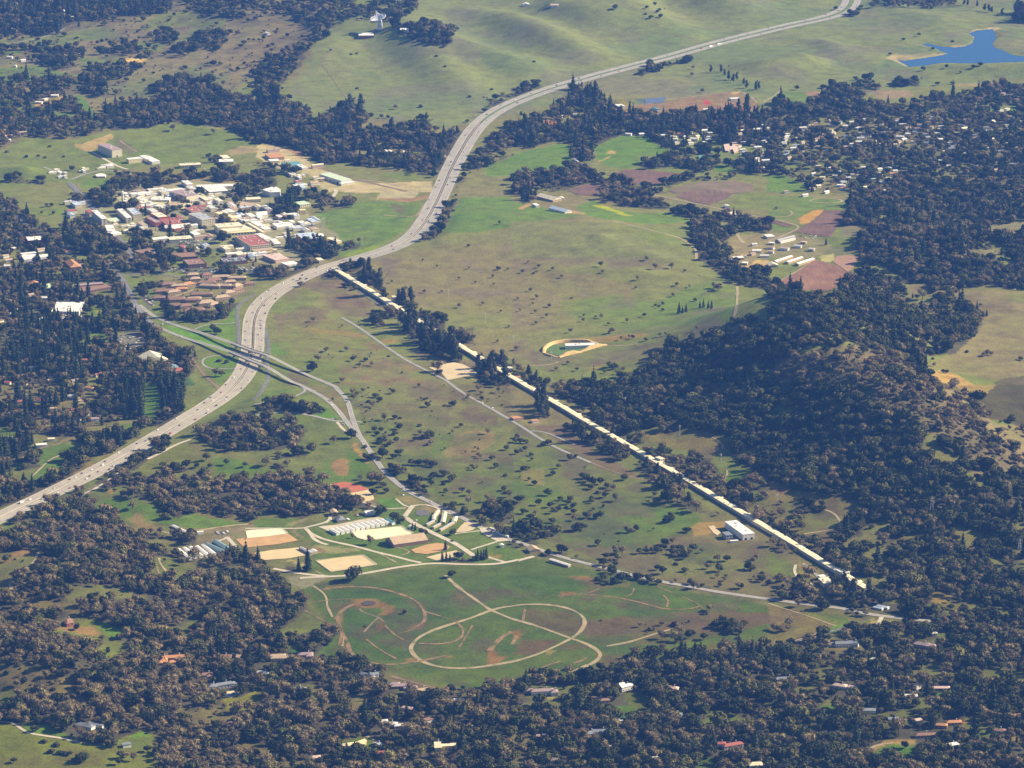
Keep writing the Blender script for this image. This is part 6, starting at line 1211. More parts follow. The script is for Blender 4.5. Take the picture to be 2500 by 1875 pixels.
def box(name,par,x,y,z,sx,sy,sz,m,rz=0.0):
 o = link(name,cube(m),par,(x,y,z))
 o.scale = (sx,sy,sz)
 o.rotation_euler = (0,0,rz)
 return o
def ccw(p):
 a = np.sum(p[:,0] * np.roll(p[:,1],-1) - np.roll(p[:,0],-1) * p[:,1])
 return p if a > 0 else p[::-1]
def outset(p,d):
 n = len(p)
 q_ = []
 for i in range(n):
  a,b,c = p[i - 1],p[i],p[(i + 1) % n]
  e1 = (b - a) / max(np.hypot(*(b - a)),1e-6)
  e2 = (c - b) / max(np.hypot(*(c - b)),1e-6)
  n1,n2 = np.array([e1[1],-e1[0]]),np.array([e2[1],-e2[0]])
  k = n1 + n2
  k = k / max(k @ k,.5) * 2 * d
  q_.append(b + k * .5 * 1.0)
 return np.array(q_)
def tri_poly(p):
 r = delaunay_2d_cdt([Vector(v) for v in p],[(i,(i + 1) % len(p)) for i in range(len(p))],[list(range(len(p)))],1,1e-5)
 return np.array([(v.x,v.y) for v in r[0]]),[tuple(f) for f in r[2]]
def square_up(p):
 """nearest true rectangle to a four-cornered footprint: photograph tracings are a little skewed"""
 c = p.mean(0)
 e = (p[1] - p[0]) + (p[2] - p[3])
 f = (p[2] - p[1]) + (p[3] - p[0])
 le,lf = np.hypot(*e) / 2,np.hypot(*f) / 2
 if le < 1e-3 or lf < 1e-3:
  return p
 u,v = e / np.hypot(*e),f / np.hypot(*f)
 pv = np.array([-u[1],u[0]])
 if pv @ v < 0:
  pv = -pv
 # share the correction between both axes
 ang = math.atan2(v @ u,v @ pv) / 2
 rot = np.array([[math.cos(ang),math.sin(ang)],[-math.sin(ang),math.cos(ang)]]) if (u[0] * pv[1] - u[1] * pv[0]) > 0 else np.array([[math.cos(ang),-math.sin(ang)],[math.sin(ang),math.cos(ang)]])
 u,pv = rot @ u,rot @ pv
 s_ = abs(v @ pv)
 return np.array([c - u * le / 2 - pv * lf / 2,c + u * le / 2 - pv * lf / 2,c + u * le / 2 + pv * lf / 2,c - u * le / 2 + pv * lf / 2])
def building(name,label,cat,s,h,roof,wall,kind='flat',win=None,units=0,group=None,parapet=False,xy=None,z0=None,doors=0,sq=True):
 poly_px = PX(s) if xy is None else None
 if xy is None:
  c = poly_px.mean(0)
  zg = float(hz(*ground(c[None])[0]))
  for _ in range(2):
   xy = on_plane(poly_px,zg + h)
   zg = float(np.median(hz(xy[:,0],xy[:,1])))
 else:
  zg = float(np.median(hz(xy[:,0],xy[:,1]))) if z0 is None else z0
 if len(xy) == 4 and sq:
  xy = square_up(xy)
 xy = ccw(np.asarray(xy,float))
 ctr = xy.mean(0)
 p = xy - ctr
 root = empty(name,(ctr[0],ctr[1],zg))
 tag(root,label,cat,group)
 base = -4.0
 n = len(p)
 vs = [(x,y,z) for z in (base,h) for x,y in p]
 fs = [(i,(i + 1) % n,n + (i + 1) % n,n + i) for i in range(n)]
 wm,rm = WM(wall),RM(roof)
 if kind == 'flat' or n != 4:
  link('wall',mesh('wall',vs,fs,wm),root)
  q_ = outset(p,.45)
  v2,f2 = tri_poly(q_)
  m_ = len(v2)
  rv = [(x,y,h + .45) for x,y in v2]
  k = len(q_)
  rv += [(x,y,h - .25) for x,y in q_] + [(x,y,h + .45) for x,y in q_]
  rf = list(f2) + [(m_ + i,m_ + (i + 1) % k,m_ + k + (i + 1) % k,m_ + k + i) for i in range(k)]
  me = mesh('roof',rv,rf,rm)
  bm = bmesh.new(); bm.from_mesh(me)
  for f in bm.faces:
   if abs(f.normal.z) > .9 and f.normal.z < 0:
    f.normal_flip()
  bm.to_mesh(me); bm.free()
  ro = link('roof',me,root)
  if parapet:
   a,b = outset(p,.5),outset(p,-.5)
   pv = [(x,y,z) for q2,z in ((a,h - .2),(a,h + 1.5),(b,h + 1.5),(b,h + .4)) for x,y in q2]
   pf = [(j * k + i,j * k + (i + 1) % k,(j + 1) * k + (i + 1) % k,(j + 1) * k + i) for j in range(3) for i in range(k)]
   link('parapet',mesh('parapet',pv,pf,wm),ro)
 else:
  e0,e1 = p[1] - p[0],p[2] - p[1]
  if np.hypot(*e0) < np.hypot(*e1):
   p = np.roll(p,-1,axis=0)
   vs = [(x,y,z) for z in (base,h) for x,y in p]
  Wd = np.hypot(*(p[2] - p[1]))
  rise = Wd * (.2 if kind == 'gable' else .24)
  a,b = (p[0] + p[3]) / 2,(p[1] + p[2]) / 2
  if kind == 'hip':
   d = (b - a) / np.hypot(*(b - a)) * min(Wd * .45,np.hypot(*(b - a)) * .4)
   ra,rb = a + d,b - d
  else:
   ra,rb = a,b
   vs = vs + [(*a,h + rise),(*b,h + rise)]
   fs = fs + [(4 + 3,4 + 0,8),(4 + 1,4 + 2,9)]
  link('wall',mesh('wall',vs,fs,wm),root)
  q_ = outset(p,.7)
  o_ = .7 if kind == 'gable' else 0
  dd = (b - a) / np.hypot(*(b - a))
  rv = [(x,y,h - .25) for x,y in q_] + [(*(ra - dd * o_),h + rise + .05),(*(rb + dd * o_),h + rise + .05)]
  rv += [(x,y,h + .1) for x,y in q_]
  rf = [(6 + 0,6 + 1,5,4),(6 + 2,6 + 3,4,5),(6 + 3,6 + 0,4),(6 + 1,6 + 2,5),(0,1,7,6),(1,2,8,7),(2,3,9,8),(3,0,6,9)]
  ro = link('roof',mesh('roof',rv,rf,rm),root)
 rr = random.Random(len(label) * 31 + int(h * 10) + int(ctr[0]))
 if win:
  rows,gap = win
  for i in range(n):
   e = p[(i + 1) % n] - p[i]
   L = np.hypot(*e)
   if L < 6:
    continue
   nrm = np.array([e[1],-e[0]]) / L
   if nrm @ np.array([-ctr[0],CAM_Y - ctr[1]]) < 0 and nrm[0] < .3:
    continue
   nc = max(1,int(L / gap))
   ang = math.atan2(e[1],e[0])
   for r_ in range(rows):
    zz_ = (h / rows) * r_ + h / rows * .35
    for c_ in range(nc):
     q2 = p[i] + e * (c_ + .5) / nc + nrm * .03
     box('window',root,q2[0],q2[1],zz_,gap * .55,.16,h / rows * .42,M_GLASS,ang)
 if doors:
  i = int(np.argmax([np.array([(p[(k + 1) % n] - p[k])[1],-(p[(k + 1) % n] - p[k])[0]]) @ np.array([.3,-1.0]) for k in range(n)]))
  e = p[(i + 1) % n] - p[i]
  L = np.hypot(*e)
  nrm = np.array([e[1],-e[0]]) / L
  for k in range(doors):
   q2 = p[i] + e * (k + .5) / doors + nrm * .04
   box('door',root,q2[0],q2[1],.0,min(4,L / doors * .5),.2,min(3.5,h * .6),M_DARK,math.atan2(e[1],e[0]))
 if units and kind == 'flat':
  u = p[1] - p[0]
  v = p[-1] - p[0]
  ang = math.atan2(u[1],u[0])
  for k in range(units):
   q2 = p[0] + u * rr.uniform(.12,.88) + v * rr.uniform(.15,.85)
   sx = rr.uniform(1.5,4.5)
   if inside(p,np.array([q2[0]]),np.array([q2[1]]))[0]:
    box('roof_vent',root,q2[0],q2[1],h + .45,sx,rr.uniform(1.5,3.5),rr.uniform(.9,2.2),RM(rr.choice(['white','grey','ltgrey'])),ang)
 block_poly(outset(xy,4))
 # sight line towards the camera stays clear of tall trees
 t_ = np.array([ctr[0],ctr[1]]) - np.array([0,CAM_Y])
 t_ /= np.hypot(*t_)
 block_poly(ccw(np.vstack([xy,xy - t_ * (14 if h < 12 else 8)])[:]) if n < 3 else xy - t_ * 9,2)
 return root
LAB = 'laboratory buildings on the campus left of the highway'
B = building
B('laboratory_block','long tall white flat-roofed block at the left end of the laboratory row','building','A:160,787 245,785 440,920 332,934',15,'white','cream',win=(3,7),units=3,group=LAB)
B('laboratory_block','white roofed long laboratory block next to the blue-grey roofed one','building','A:570,765 655,760 872,905 768,912',12,'white','cream',win=(3,7),units=5,group=LAB)
B('laboratory_block','blue-grey roofed block with a plain cream end wall','building','A:738,756 868,752 1040,850 885,862',13,'blue','cream',units=9,group=LAB,parapet=True)
B('laboratory_block','red-walled block with a pale square roof and dark rim','building','A:1155,832 1335,812 1462,893 1285,917',12,'cream','red',units=2,group=LAB,parapet=True)
B('laboratory_block','small brown-roofed red block below the pale square roof','building','A:1095,912 1212,893 1342,990 1228,1004',9,'mauve','red',units=4,group=LAB,parapet=True)
B('laboratory_block','broad red-roofed block in the middle of the red group','building','A:1320,932 1560,898 1692,1000 1400,1024',9,'red','pink',units=6,group=LAB)
B('laboratory_block','curved-fronted red block with white roof at the foot of the red group','building','A:1395,1040 1500,1022 1600,1018 1690,1020 1682,1075 1560,1095 1400,1085',7,'white','red',units=3,group=LAB)
B('laboratory_block','red flat-roofed block behind the office tower','building','A:1762,757 1960,727 2042,792 1842,822',8,'red','pink',units=3,win=(2,6),group=LAB,parapet=True)
B('office_tower','tallest grey-roofed office block with rows of windows','building','01:1640,186 1742,170 1842,224 1730,242',14,'grey','cream',win=(4,4.5),units=7,group=LAB,parapet=True)
B('assembly_hall','huge mauve-roofed hall with a dark side and cream end wall','building','A:1470,467 1680,430 1972,520 1768,552',14,'mauve','cream',units=8,group=LAB,doors=2)
B('laboratory_shed','white roofed block with a shaded side above the huge hall','building','A:1690,287 1792,275 1862,342 1760,352',9,'white','white',units=2,group=LAB)
B('laboratory_shed','long thin white roof along the rim of the white yard','building','A:830,505 1160,440 1165,478 850,525',5,'white','white',units=2,group=LAB)
B('laboratory_shed','narrow white roof just left of the huge hall top','building','A:1480,448 1668,396 1676,424 1500,474',6,'white','white',group=LAB)
B('laboratory_shed','long flat white roof in front of the huge hall','building','A:1160,542 1500,582 1462,612 1225,602',5,'white','cream',units=4,group=LAB)
B('laboratory_shed','tan roofed block left of the two dark trees','building','A:1420,640 1622,650 1705,700 1522,704',7,'tan','cream',units=3,group=LAB)
B('laboratory_shed','wide white shed with a dark left side at the top of the yard','building','00:1740,1600 1900,1590 1960,1640 1800,1659',7,'white','slate',units=4,group=LAB)
B('laboratory_shed','white roofed strip at the right end of the yard','building','00:1690,1592 2030,1586 2046,1604 1700,1612',5,'white','white',units=5,group=LAB)
B('office_block','long low white office with a row of windows beside the car park','building','01:1430,382 1640,373 1660,396 1470,408',7,'cream','cream',win=(2,4.5),units=6,group=LAB)
B('laboratory_shed','two-part white roof stepping down the slope beside the tall white block','building','A:380,1037 478,1034 602,1130 432,1132',5,'white','white',units=3,group=LAB)
B('laboratory_shed','small white roof at the lower tip of the stepped pair','building','A:425,1140 600,1136 612,1150 545,1208',4,'white','white',units=2,group=LAB)
B('laboratory_shed','low yellow-green shed between the two white blocks','building','A:440,925 590,905 640,950 470,980',4,'green','yellow',group=LAB)
B('cafeteria','dark brown roofed block with bright roof edges and a white drum','building','A:900,1462 1178,1424 1340,1495 1095,1560',7,'brown','brown',win=(2,6),units=5,group=LAB)
B('office_block','long brown roof with a bright upper edge above the car lots','building','G:300,408 640,386 738,462 308,484',8,'brown','brown',win=(2,6),group=LAB,parapet=True)
B('office_block','longer brown roof with bright edge next to the car lots','building','G:440,524 748,492 890,588 560,592',8,'brown','brown',win=(2,6),units=3,group=LAB,parapet=True)
park = B('parking_deck','parking deck with cars on its open roof','building','G:1080,492 1480,470 1562,532 1150,562',6,'slate','brown',group=LAB,parapet=True)
B('experiment_hall','long cream hall with a stepped roof, upper part','building','B:145,778 500,755 582,803 192,838',14,'cream','cream',units=6,group=LAB)
B('experiment_hall','cream stepped hall, broad middle step','building','B:192,842 560,808 762,852 322,892',10,'cream','cream',win=(1,8),units=6,group=LAB)
B('experiment_hall','cream stepped hall, lowest step with red trim','building','B:305,900 740,858 745,880 310,936',7,'yellow','cream',win=(1,7),group=LAB)
B('administration_block','big red-roofed block with cream front and windows','building','B:480,975 742,940 1022,1085 660,1112',12,'red','cream',win=(3,5),units=12,group=LAB,parapet=True)
B('laboratory_shed','white roof tucked against the big red-roofed block','building','B:748,928 842,920 1002,992 900,1012',9,'white','white',units=2,group=LAB)
B('laboratory_shed','low yellow base block under the big red-roofed block','building','B:700,1165 1000,1130 1052,1160 742,1190',6,'tan','yellow',group=LAB)
B('laboratory_shed','cream-yellow roofed hall with a dark left side in the car lot','building','B:200,602 290,590 442,682 350,712',9,'yellow','yellow',units=2,group=LAB)
B('laboratory_shed','narrow cream line of sheds running down beside the stepped hall','building','B:690,742 800,732 962,852 882,868',6,'white','cream',units=4,group=LAB)
B('laboratory_shed','second narrow cream line of sheds','building','B:648,765 690,762 880,898 842,905',5,'cream','cream',group=LAB)
B('laboratory_shed','third narrow white line of sheds further down','building','B:970,1005 1070,1000 1140,1075 1060,1082',5,'white','white',units=2,group=LAB)
B('laboratory_block','bright white many-cornered block standing in the trees','building','B:865,266 1010,222 1030,240 1068,222 1135,262 1130,300 985,305',12,'white','white',units=3,group=LAB)
B('office_block','cream two-storey office above the small lot','building','B:610,382 830,374 832,402 625,420',7,'cream','cream',win=(2,5),group=LAB)
B('office_block','tan court of low offices around a small lot','building','B:520,470 560,440 780,480 760,520 640,530 600,490 560,500 545,542 530,540',5,'tan','pink',group=LAB,sq=False)
B('laboratory_block','white block with a small front wing in the trees','building','B:765,600 932,588 942,640 850,652 830,690 780,680',8,'white','white',units=2,group=LAB,sq=False)
B('laboratory_shed','wide low white roof beside the open yard','building','B:1000,772 1290,750 1302,800 1105,832',6,'white','white',units=4,group=LAB)
B('office_block','pale green roofed office with a low cream wing','building','B:1370,452 1490,430 1562,470 1412,505',7,'green','cream',win=(2,5),group=LAB)
B('laboratory_shed','tall yellow shed with a bright front below the green roof','building','B:1420,560 1508,556 1512,572 1424,578',11,'yellow','yellow',group=LAB)
B('collider_hall','large blue-grey and white roof by the trees at the pasture edge','building','B:1410,922 1590,906 1802,985 1430,1012',9,'blue','orange',units=4,group=LAB)
B('laboratory_shed','white patch-roofed annex on the right of the blue-grey roof','building','B:1600,925 1740,925 1830,985 1660,985',10,'white','cream',group=LAB)
B('laboratory_shed','cream sheds right of the blue-grey roof','building','B:1830,985 1900,978 2042,1030 1962,1052',5,'cream','yellow',units=3,group=LAB)
B('laboratory_shed','tan roof at the foot of the campus near the gallery','building','B:930,1242 1090,1210 1212,1292 1030,1342',7,'pink','pink',units=5,group=LAB)
B('laboratory_shed','white square roof at the foot of the campus','building','B:1150,1362 1330,1330 1382,1368 1232,1402',4,'white','white',group=LAB)
B('laboratory_shed','thin white roof strip above the tan roof','building','B:1100,1226 1132,1220 1242,1308 1200,1312',5,'white','white',group=LAB)
B('laboratory_shed','tall slim cream tower block next to the tan roof','building','B:1020,1160 1075,1155 1080,1170 1025,1176',8,'cream','yellow',group=LAB)
B('storage_hall','long pale green gently curved roof by the excavated yard','building','B:1740,22 1882,10 2192,104 2030,146',9,'green','ltgrey',group=LAB,doors=3)
B('laboratory_shed','square cream shed left of the pale green roof','building','B:1690,85 1790,85 1796,100 1695,100',8,'cream','yellow',group=LAB)
B('laboratory_shed','small tan shed at the top of the yard','building','B:1285,42 1345,28 1352,45 1292,58',5,'tan','cream',group=LAB)
B('laboratory_shed','small cream shed beside the tan shed at the top of the yard','building','B:1385,35 1430,30 1450,60 1400,66',5,'cream','cream',group=LAB)
B('end_station_hall','tall box-shaped hall with mauve roof and cream end on the hillside','building','00:850,1247 932,1236 1048,1286 960,1298',18,'mauve','cream',group=LAB,units=3,doors=1)
B('end_station_annex','cream block below the tall hall','building','00:1100,1366 1198,1350 1206,1362 1110,1380',10,'white','yellow',group=LAB)
B('laboratory_shed','white L-shaped roofs below the tall hall on the hillside','building','00:1228,1342 1290,1332 1352,1388 1290,1398',7,'white','white',units=3,group=LAB)
B('laboratory_shed','low white shed with a dark gap below the tall hall','building','00:1210,1352 1240,1350 1260,1366 1215,1370',6,'white','ltgrey',group=LAB)
B('office_block','long low cream office with small windows on the hillside','building','00:1545,1412 1722,1400 1728,1416 1550,1430',8,'cream','yellow',win=(2,5),units=4,group=LAB)
B('laboratory_shed','cream shed pair on the hillside right of the long office','building','00:1884,1372 2008,1372 2012,1392 1890,1396',7,'white','yellow',units=3,group=LAB)
B('laboratory_shed','small cream shed behind the shed pair on the hillside','building','00:1902,1340 1960,1334 1978,1362 1912,1368',6,'cream','cream',group=LAB)
B('laboratory_shed','white rounded low roof on the hillside lawn','building','00:820,1506 850,1497 890,1496 914,1508 905,1520 835,1522',4,'white','pink',group=LAB,sq=False)
B('laboratory_shed','orange-brown timber shed in the excavated yard','building','10:95,1330 205,1318 232,1352 110,1366',6,'orange','tan',group=LAB)
B('laboratory_shed','pale teal machine shed in the excavated yard','building','10:230,1402 360,1390 400,1420 250,1436',5,'teal','ltgrey',group=LAB)
B('laboratory_shed','white store at the edge of the excavated yard','building','10:110,1375 190,1368 200,1385 118,1392',6,'white','cream',group=LAB)
B('laboratory_shed','long white shed front under the pale green roof','building','10:730,1578 830,1558 840,1566 740,1588',5,'white','cream',group=LAB)
for i,(x,y,w_) in enumerate([(1000,1298,22),(1086,1292,26),(1120,1292,26),(1153,1292,24),(1184,1297,14),(1276,1300,22)]):
 B('storage_shed',f"{['brownish', 'bright', 'cream', 'pale', 'narrow', 'lone'][i]} upright white shed in the row among dark trees below the dish hill",'shed',f'10:{x},{y} {x + w_ * .65:.0f},{y - 1} {x + w_},{y + 34} {x + w_ * .3:.0f},{y + 36}',5,'white','cream','gable',group='row of white sheds below the dish hill')
B('stable_barn','long white roofed barn with red base below the white dish','barn','10:882,290 1010,289 1015,313 886,315',5,'white','red','flat')
B('clinic','big square bright white flat-roofed building among the left suburb trees','building','01:478,941 703,950 698,1034 462,1026',8,'white','white',win=(2,8),units=9,parapet=True)
B('office_block','red building with white roof deck beside the dark avenue at far left','building','01:228,386 360,372 372,412 235,420',9,'white','red',win=(2,5),units=3,parapet=True)
B('school_block','white L-shaped roof in the left suburb below the red building','building','01:170,522 305,510 330,540 410,528 413,552 255,575 210,580',5,'white','ltgrey',sq=False)
B('sports_hall','pale cream pitched roof left of the lower interchange loop','building','01:1190,1407 1390,1392 1456,1440 1258,1474',6,'cream','cream','gable')
B('office_block','orange-brown roofed block in the left suburb','building','01:560,592 650,580 692,640 600,646',6,'orange','brown','hip')
B('office_block','long brown roof left of the avenue','building','01:570,812 905,780 935,812 765,850',6,'brown','brown',win=(1,6),group='brown roofs left of the avenue')
B('office_block','shorter brown roof behind the long one left of the avenue','building','01:640,790 880,772 890,784 660,806',9,'mauve','brown',group='brown roofs left of the avenue')
B('club_house','green roofed sports building below the pale pitched roof','building','01:1410,1498 1520,1482 1560,1520 1450,1538',5,'dkgreen','tan','hip')
B('club_house','small red-roofed club house beside the green roof','building','01:1488,1522 1570,1510 1585,1532 1500,1545',5,'red','cream','hip')
B('village_house','orange roofed round house in the left suburb','house','01:240,772 330,765 336,790 248,798',5,'orange','cream','hip')
B('village_house','pale greenish flat house beside the orange roofed one','house','01:368,788 432,785 442,826 376,830',6,'green','white')
B('warehouse','big white warehouse with bright roof beside the long gallery','warehouse','22:1838,1176 1926,1168 2100,1276 1986,1292',10,'white','white',units=4,doors=2)
B('equipment_shed','dark grey two-storey shed left of the white warehouse','shed','22:1815,1268 1870,1262 1896,1290 1842,1300',8,'slate','grey',win=(2,5))
B('equipment_shed','low white shed in front of the grey shed by the warehouse','shed','22:1880,1340 1945,1332 1948,1340 1885,1348',3,'white','white')
B('pump_house','small cream tower house right of the long gallery','building','22:1236,622 1272,614 1312,632 1278,642',10,'cream','cream',win=(2,4))
B('injector_building','white building with several roofs at the near end of the gallery','building','32:580,1588 650,1578 706,1610 640,1622',9,'white','cream',units=3,win=(2,5))
B('injector_annex','bright cream annex in front of the gallery end','building','33:442,22 500,18 582,62 470,70',7,'cream','yellow',units=4)
B('injector_annex','small cream shed left of the gallery end annex','building','32:432,1640 480,1632 500,1650 450,1659',5,'white','cream')
B('switch_house','red and white sheds beside the service road, upper one','shed','21:-10,1580 60,1572 70,1590 0,1600',5,'orange','white')
B('switch_house','cream sheds under the trees by the middle gallery','shed','11:1115,930 1160,925 1172,945 1125,952',5,'white','cream',group='sheds by the middle gallery')
B('switch_house','white shed below the cream sheds by the middle gallery','shed','11:1128,960 1170,955 1180,970 1135,976',4,'white','white',group='sheds by the middle gallery')
B('switch_house','tall cream pump tower by the middle gallery','shed','11:1172,892 1200,888 1206,902 1178,906',9,'cream','cream',group='sheds by the middle gallery')
B('switch_house','orange roofed shed beside the service road','shed','22:0,275 70,262 90,280 10,296',4,'orange','tan',group='orange sheds beside the service road')
B('switch_house','smaller orange roofed shed right of the first beside the service road','shed','22:165,300 215,292 225,306 175,316',4,'orange','white',group='orange sheds beside the service road')
B('utility_house','pale shed with dark openings right of the tan pad','shed','11:2080,1515 2190,1498 2206,1512 2095,1530',4,'white','tan')
B('laboratory_hall','long white building lying inside the curved retaining wall','building','21:448,1302 712,1296 714,1316 470,1322',6,'white','white',units=2)
B('laboratory_annex','small grey shed at the right end of the long white building','shed','21:722,1296 746,1295 747,1308 724,1309',5,'grey','ltgrey')
B('metal_barn','pale blue-green metal barn with a cream end at the top of the green mound','barn','21:310,136 382,126 506,160 462,174',6,'blue','cream','gable',doors=1)
B('greenhouse','cream barn with roof stripes in the trees above the green mound','barn','21:225,28 300,12 400,55 350,74',6,'cream','tan','gable')
B('greenhouse','small white greenhouse arch right of the cream barn','shed','21:405,40 440,36 446,50 412,54',4,'white','white','gable')
B('farm_shed','small white shed at the corner of the farm drive','shed','21:190,100 215,95 222,112 196,118',6,'white','ltgrey')
for i,s in enumerate(['31:72,592 162,540 186,545 98,602','31:172,598 255,550 281,556 196,606','31:258,612 350,562 376,568 286,622']):
 B('chicken_shed',f"{['left', 'middle', 'right'][i]} of three long parallel white-roofed sheds in the farm yard",'shed',s,4.5,'white','tan','gable',group='three long white sheds in the farm yard')
B('farm_building','cream shed below the three long sheds','shed','31:0,612 70,605 80,625 5,634',4,'cream','tan','gable')
B('farm_building','long grey-blue shed at the top of the farm yard','shed','31:85,410 190,368 215,374 110,420',5,'grey','tan','gable')
B('farm_building','thin bright shed beside the grey-blue shed','shed','31:120,425 205,388 215,392 130,430',4,'white','white')
B('farm_building','white farm store at the left of the farm yard','shed','31:-20,366 36,356 40,376 -14,386',5,'white','cream')
B('farm_building','white roofed shed at the left of the red field','shed','21:1905,555 1985,545 1992,560 1912,570',4,'white','tan',group='white sheds left of the farm yard')
B('farm_building','lower white roofed shed left of the farm yard','shed','21:1895,575 1940,570 1945,590 1900,595',4,'white','tan',group='white sheds left of the farm yard')
B('farm_building','narrow white roofed shed left of the farm yard','shed','21:1985,595 2030,600 2030,612 1985,606',4,'white','tan',group='white sheds left of the farm yard')
B('cross_house','white farmhouse where the lane meets the drive','house','21:1830,108 1862,104 1868,116 1836,120',5,'white','white','gable')
B('cross_house','cream farmhouse just below the pale lane','house','21:1868,175 1940,168 1945,186 1874,194',5,'cream','white','gable')
B('nursery_shed','bright white nursery shed beside the yellow plot','shed','20:890,900 945,896 972,913 915,920',5,'white','white','flat')
B('nursery_shed','long white nursery roof among the red plots','shed','20:1648,938 1752,932 1757,944 1655,950',5,'white','white','flat')
B('nursery_shed','white cloth house at the top of the nursery','shed','20:1880,846 1950,838 1955,848 1886,856',4,'white','white','flat')
B('nursery_shed','teal greenhouse at the edge of the nursery','shed','20:1210,930 1245,925 1265,945 1230,950',4,'teal','white','gable')
B('school_block','tan U-shaped courtyard of the upper right suburb','building','20:1825,1245 1870,1238 1876,1262 1900,1258 1896,1215 1938,1212 1950,1300 1915,1312 1900,1285 1870,1290 1866,1300 1838,1300',4,'pink','tan',sq=False)
B('long_hut','narrow pale hut standing between two green meadows','shed','20:592,1366 604,1364 578,1448 560,1450',4,'white','white','gable')
B('hill_house','small white ranch house on the far hilltop','house','20:90,32 145,30 148,40 95,42',5,'white','white','gable')
B('hill_house','pinkish low farm house right of the white one on the far hilltop','house','20:332,54 400,56 400,63 334,62',4,'pink','white','gable')
B('hill_house','tiny white hut on the bare far-left hilltop','house','10:85,280 108,276 110,288 90,292',5,'white','white','gable')
B('hill_house','white house among oaks right of the dish','house','10:1240,268 1312,266 1314,276 1244,278',5,'white','white','gable')
# cluster of white trailers and tanks in the laboratory yard
rr = random.Random(5)
TR = 'white trailers in the laboratory yard'
k = 0
for s,n in (('A:700,520 1150,450 1240,560 980,690 740,640',16),('B:980,720 1300,740 1320,840 1100,900 960,800',10),('B:560,560 700,700 960,700 960,850 700,740',8),('B:1000,960 1400,900 1400,1080 1240,1090',8),('A:1700,600 2212,640 2212,780 1720,740',12),('A:420,1000 760,960 1040,1080 1000,1180 700,1180',9),('B:1280,60 1700,60 1680,160 1300,120',6),('A:770,540 1150,520 1240,680 980,690 740,640',30),('A:1880,380 2212,470 2212,600 2060,560 1900,470',12),('00:680,1460 960,1425 960,1450 700,1490',11),('00:400,1445 470,1460 610,1520 540,1560 500,1560',9),('A:1180,700 1480,700 1480,790 1200,780',8),('B:0,250 350,190 360,330 60,420',14),('B:1300,760 1660,780 1640,850 1280,860',10),('10:230,1390 460,1400 440,1460 300,1450',8),('01:480,1050 760,1060 750,1100 540,1110',8)):
 pg = PX(s)
 cnt = 0
 while cnt < n:
  q_ = np.array([rr.uniform(pg[:,0].min(),pg[:,0].max()),rr.uniform(pg[:,1].min(),pg[:,1].max())])
  if not inside(pg,q_[:1],q_[1:2])[0]:
   continue
  cnt += 1
  c = ground(q_[None])[0]
  if blocked(np.array([c[0]]),np.array([c[1]]))[0] and cnt < n * .6:
   continue
  a = math.atan2(*(lin_ends[1] - lin_ends[0])[::-1]) + rr.choice([0,math.pi / 2])
  u = np.array([math.cos(a),math.sin(a)]) * rr.uniform(5,11)
  v = np.array([-math.sin(a),math.cos(a)]) * rr.uniform(3,5)
  k += 1
  rc = rr.choice(['white','white','cream','ltgrey','white'])
  B('site_trailer',f"{ {'white': 'white', 'cream': 'cream', 'ltgrey': 'pale grey'}[rc]} trailer {near_dir(c[0], c[1])}",'trailer','',rr.uniform(3.2,5.5),rc,rr.choice(['white','cream','white']),xy=np.array([c - u - v,c + u - v,c + u + v,c - u + v]),group=TR)
# smaller laboratory sheds filling the campus, square with the gallery
k = 0
for s,n in (('A:560,740 1500,700 2200,760 2212,1500 1500,1480 1000,1300 620,1180',20),('B:100,460 560,440 960,560 1000,900 600,760 100,720',16),('B:1000,640 1700,640 1700,900 1100,900',9),('B:300,1100 760,1230 1000,1260 960,1400 260,1260',8),('A:760,480 2200,420 2212,700 1500,780 760,700',14),('10:100,1280 440,1400 700,1520 700,1659 300,1659',9),('01:560,20 780,60 780,240 600,230',6)):
 pg = PX(s)
 got,tries = 0,0
 while got < n and tries < 400:
  tries += 1
  q_ = np.array([[rr.uniform(pg[:,0].min(),pg[:,0].max()),rr.uniform(pg[:,1].min(),pg[:,1].max())]])
  if not inside(pg,q_[:,0],q_[:,1])[0]:
   continue
  c = ground(q_)[0]
  if blocked(np.array([c[0]]),np.array([c[1]]))[0]:
   continue
  got += 1
  a = math.atan2(*(lin_ends[1] - lin_ends[0])[::-1]) + rr.choice([0,math.pi / 2])
  L_,W_2 = rr.uniform(9,20),rr.uniform(5,8)
  u = np.array([math.cos(a),math.sin(a)]) * L_
  v = np.array([-math.sin(a),math.cos(a)]) * W_2
  rc = rr.choice(['white','white','cream','ltgrey','tan','red','white','blue'])
  wc = rr.choice(['white','cream','pink'])
  B('laboratory_shed',f"{'long' if L_ > 14.5 else 'short'} {COLN0.get(rc, rc)}-roofed {wc} shed {near_dir(c[0], c[1])}",'building','',rr.uniform(5,8.5),rc,wc,rr.choice(['flat','flat','gable']),xy=np.array([c - u - v,c + u - v,c + u + v,c - u + v]),units=rr.choice([0,2,3]),group=LAB)
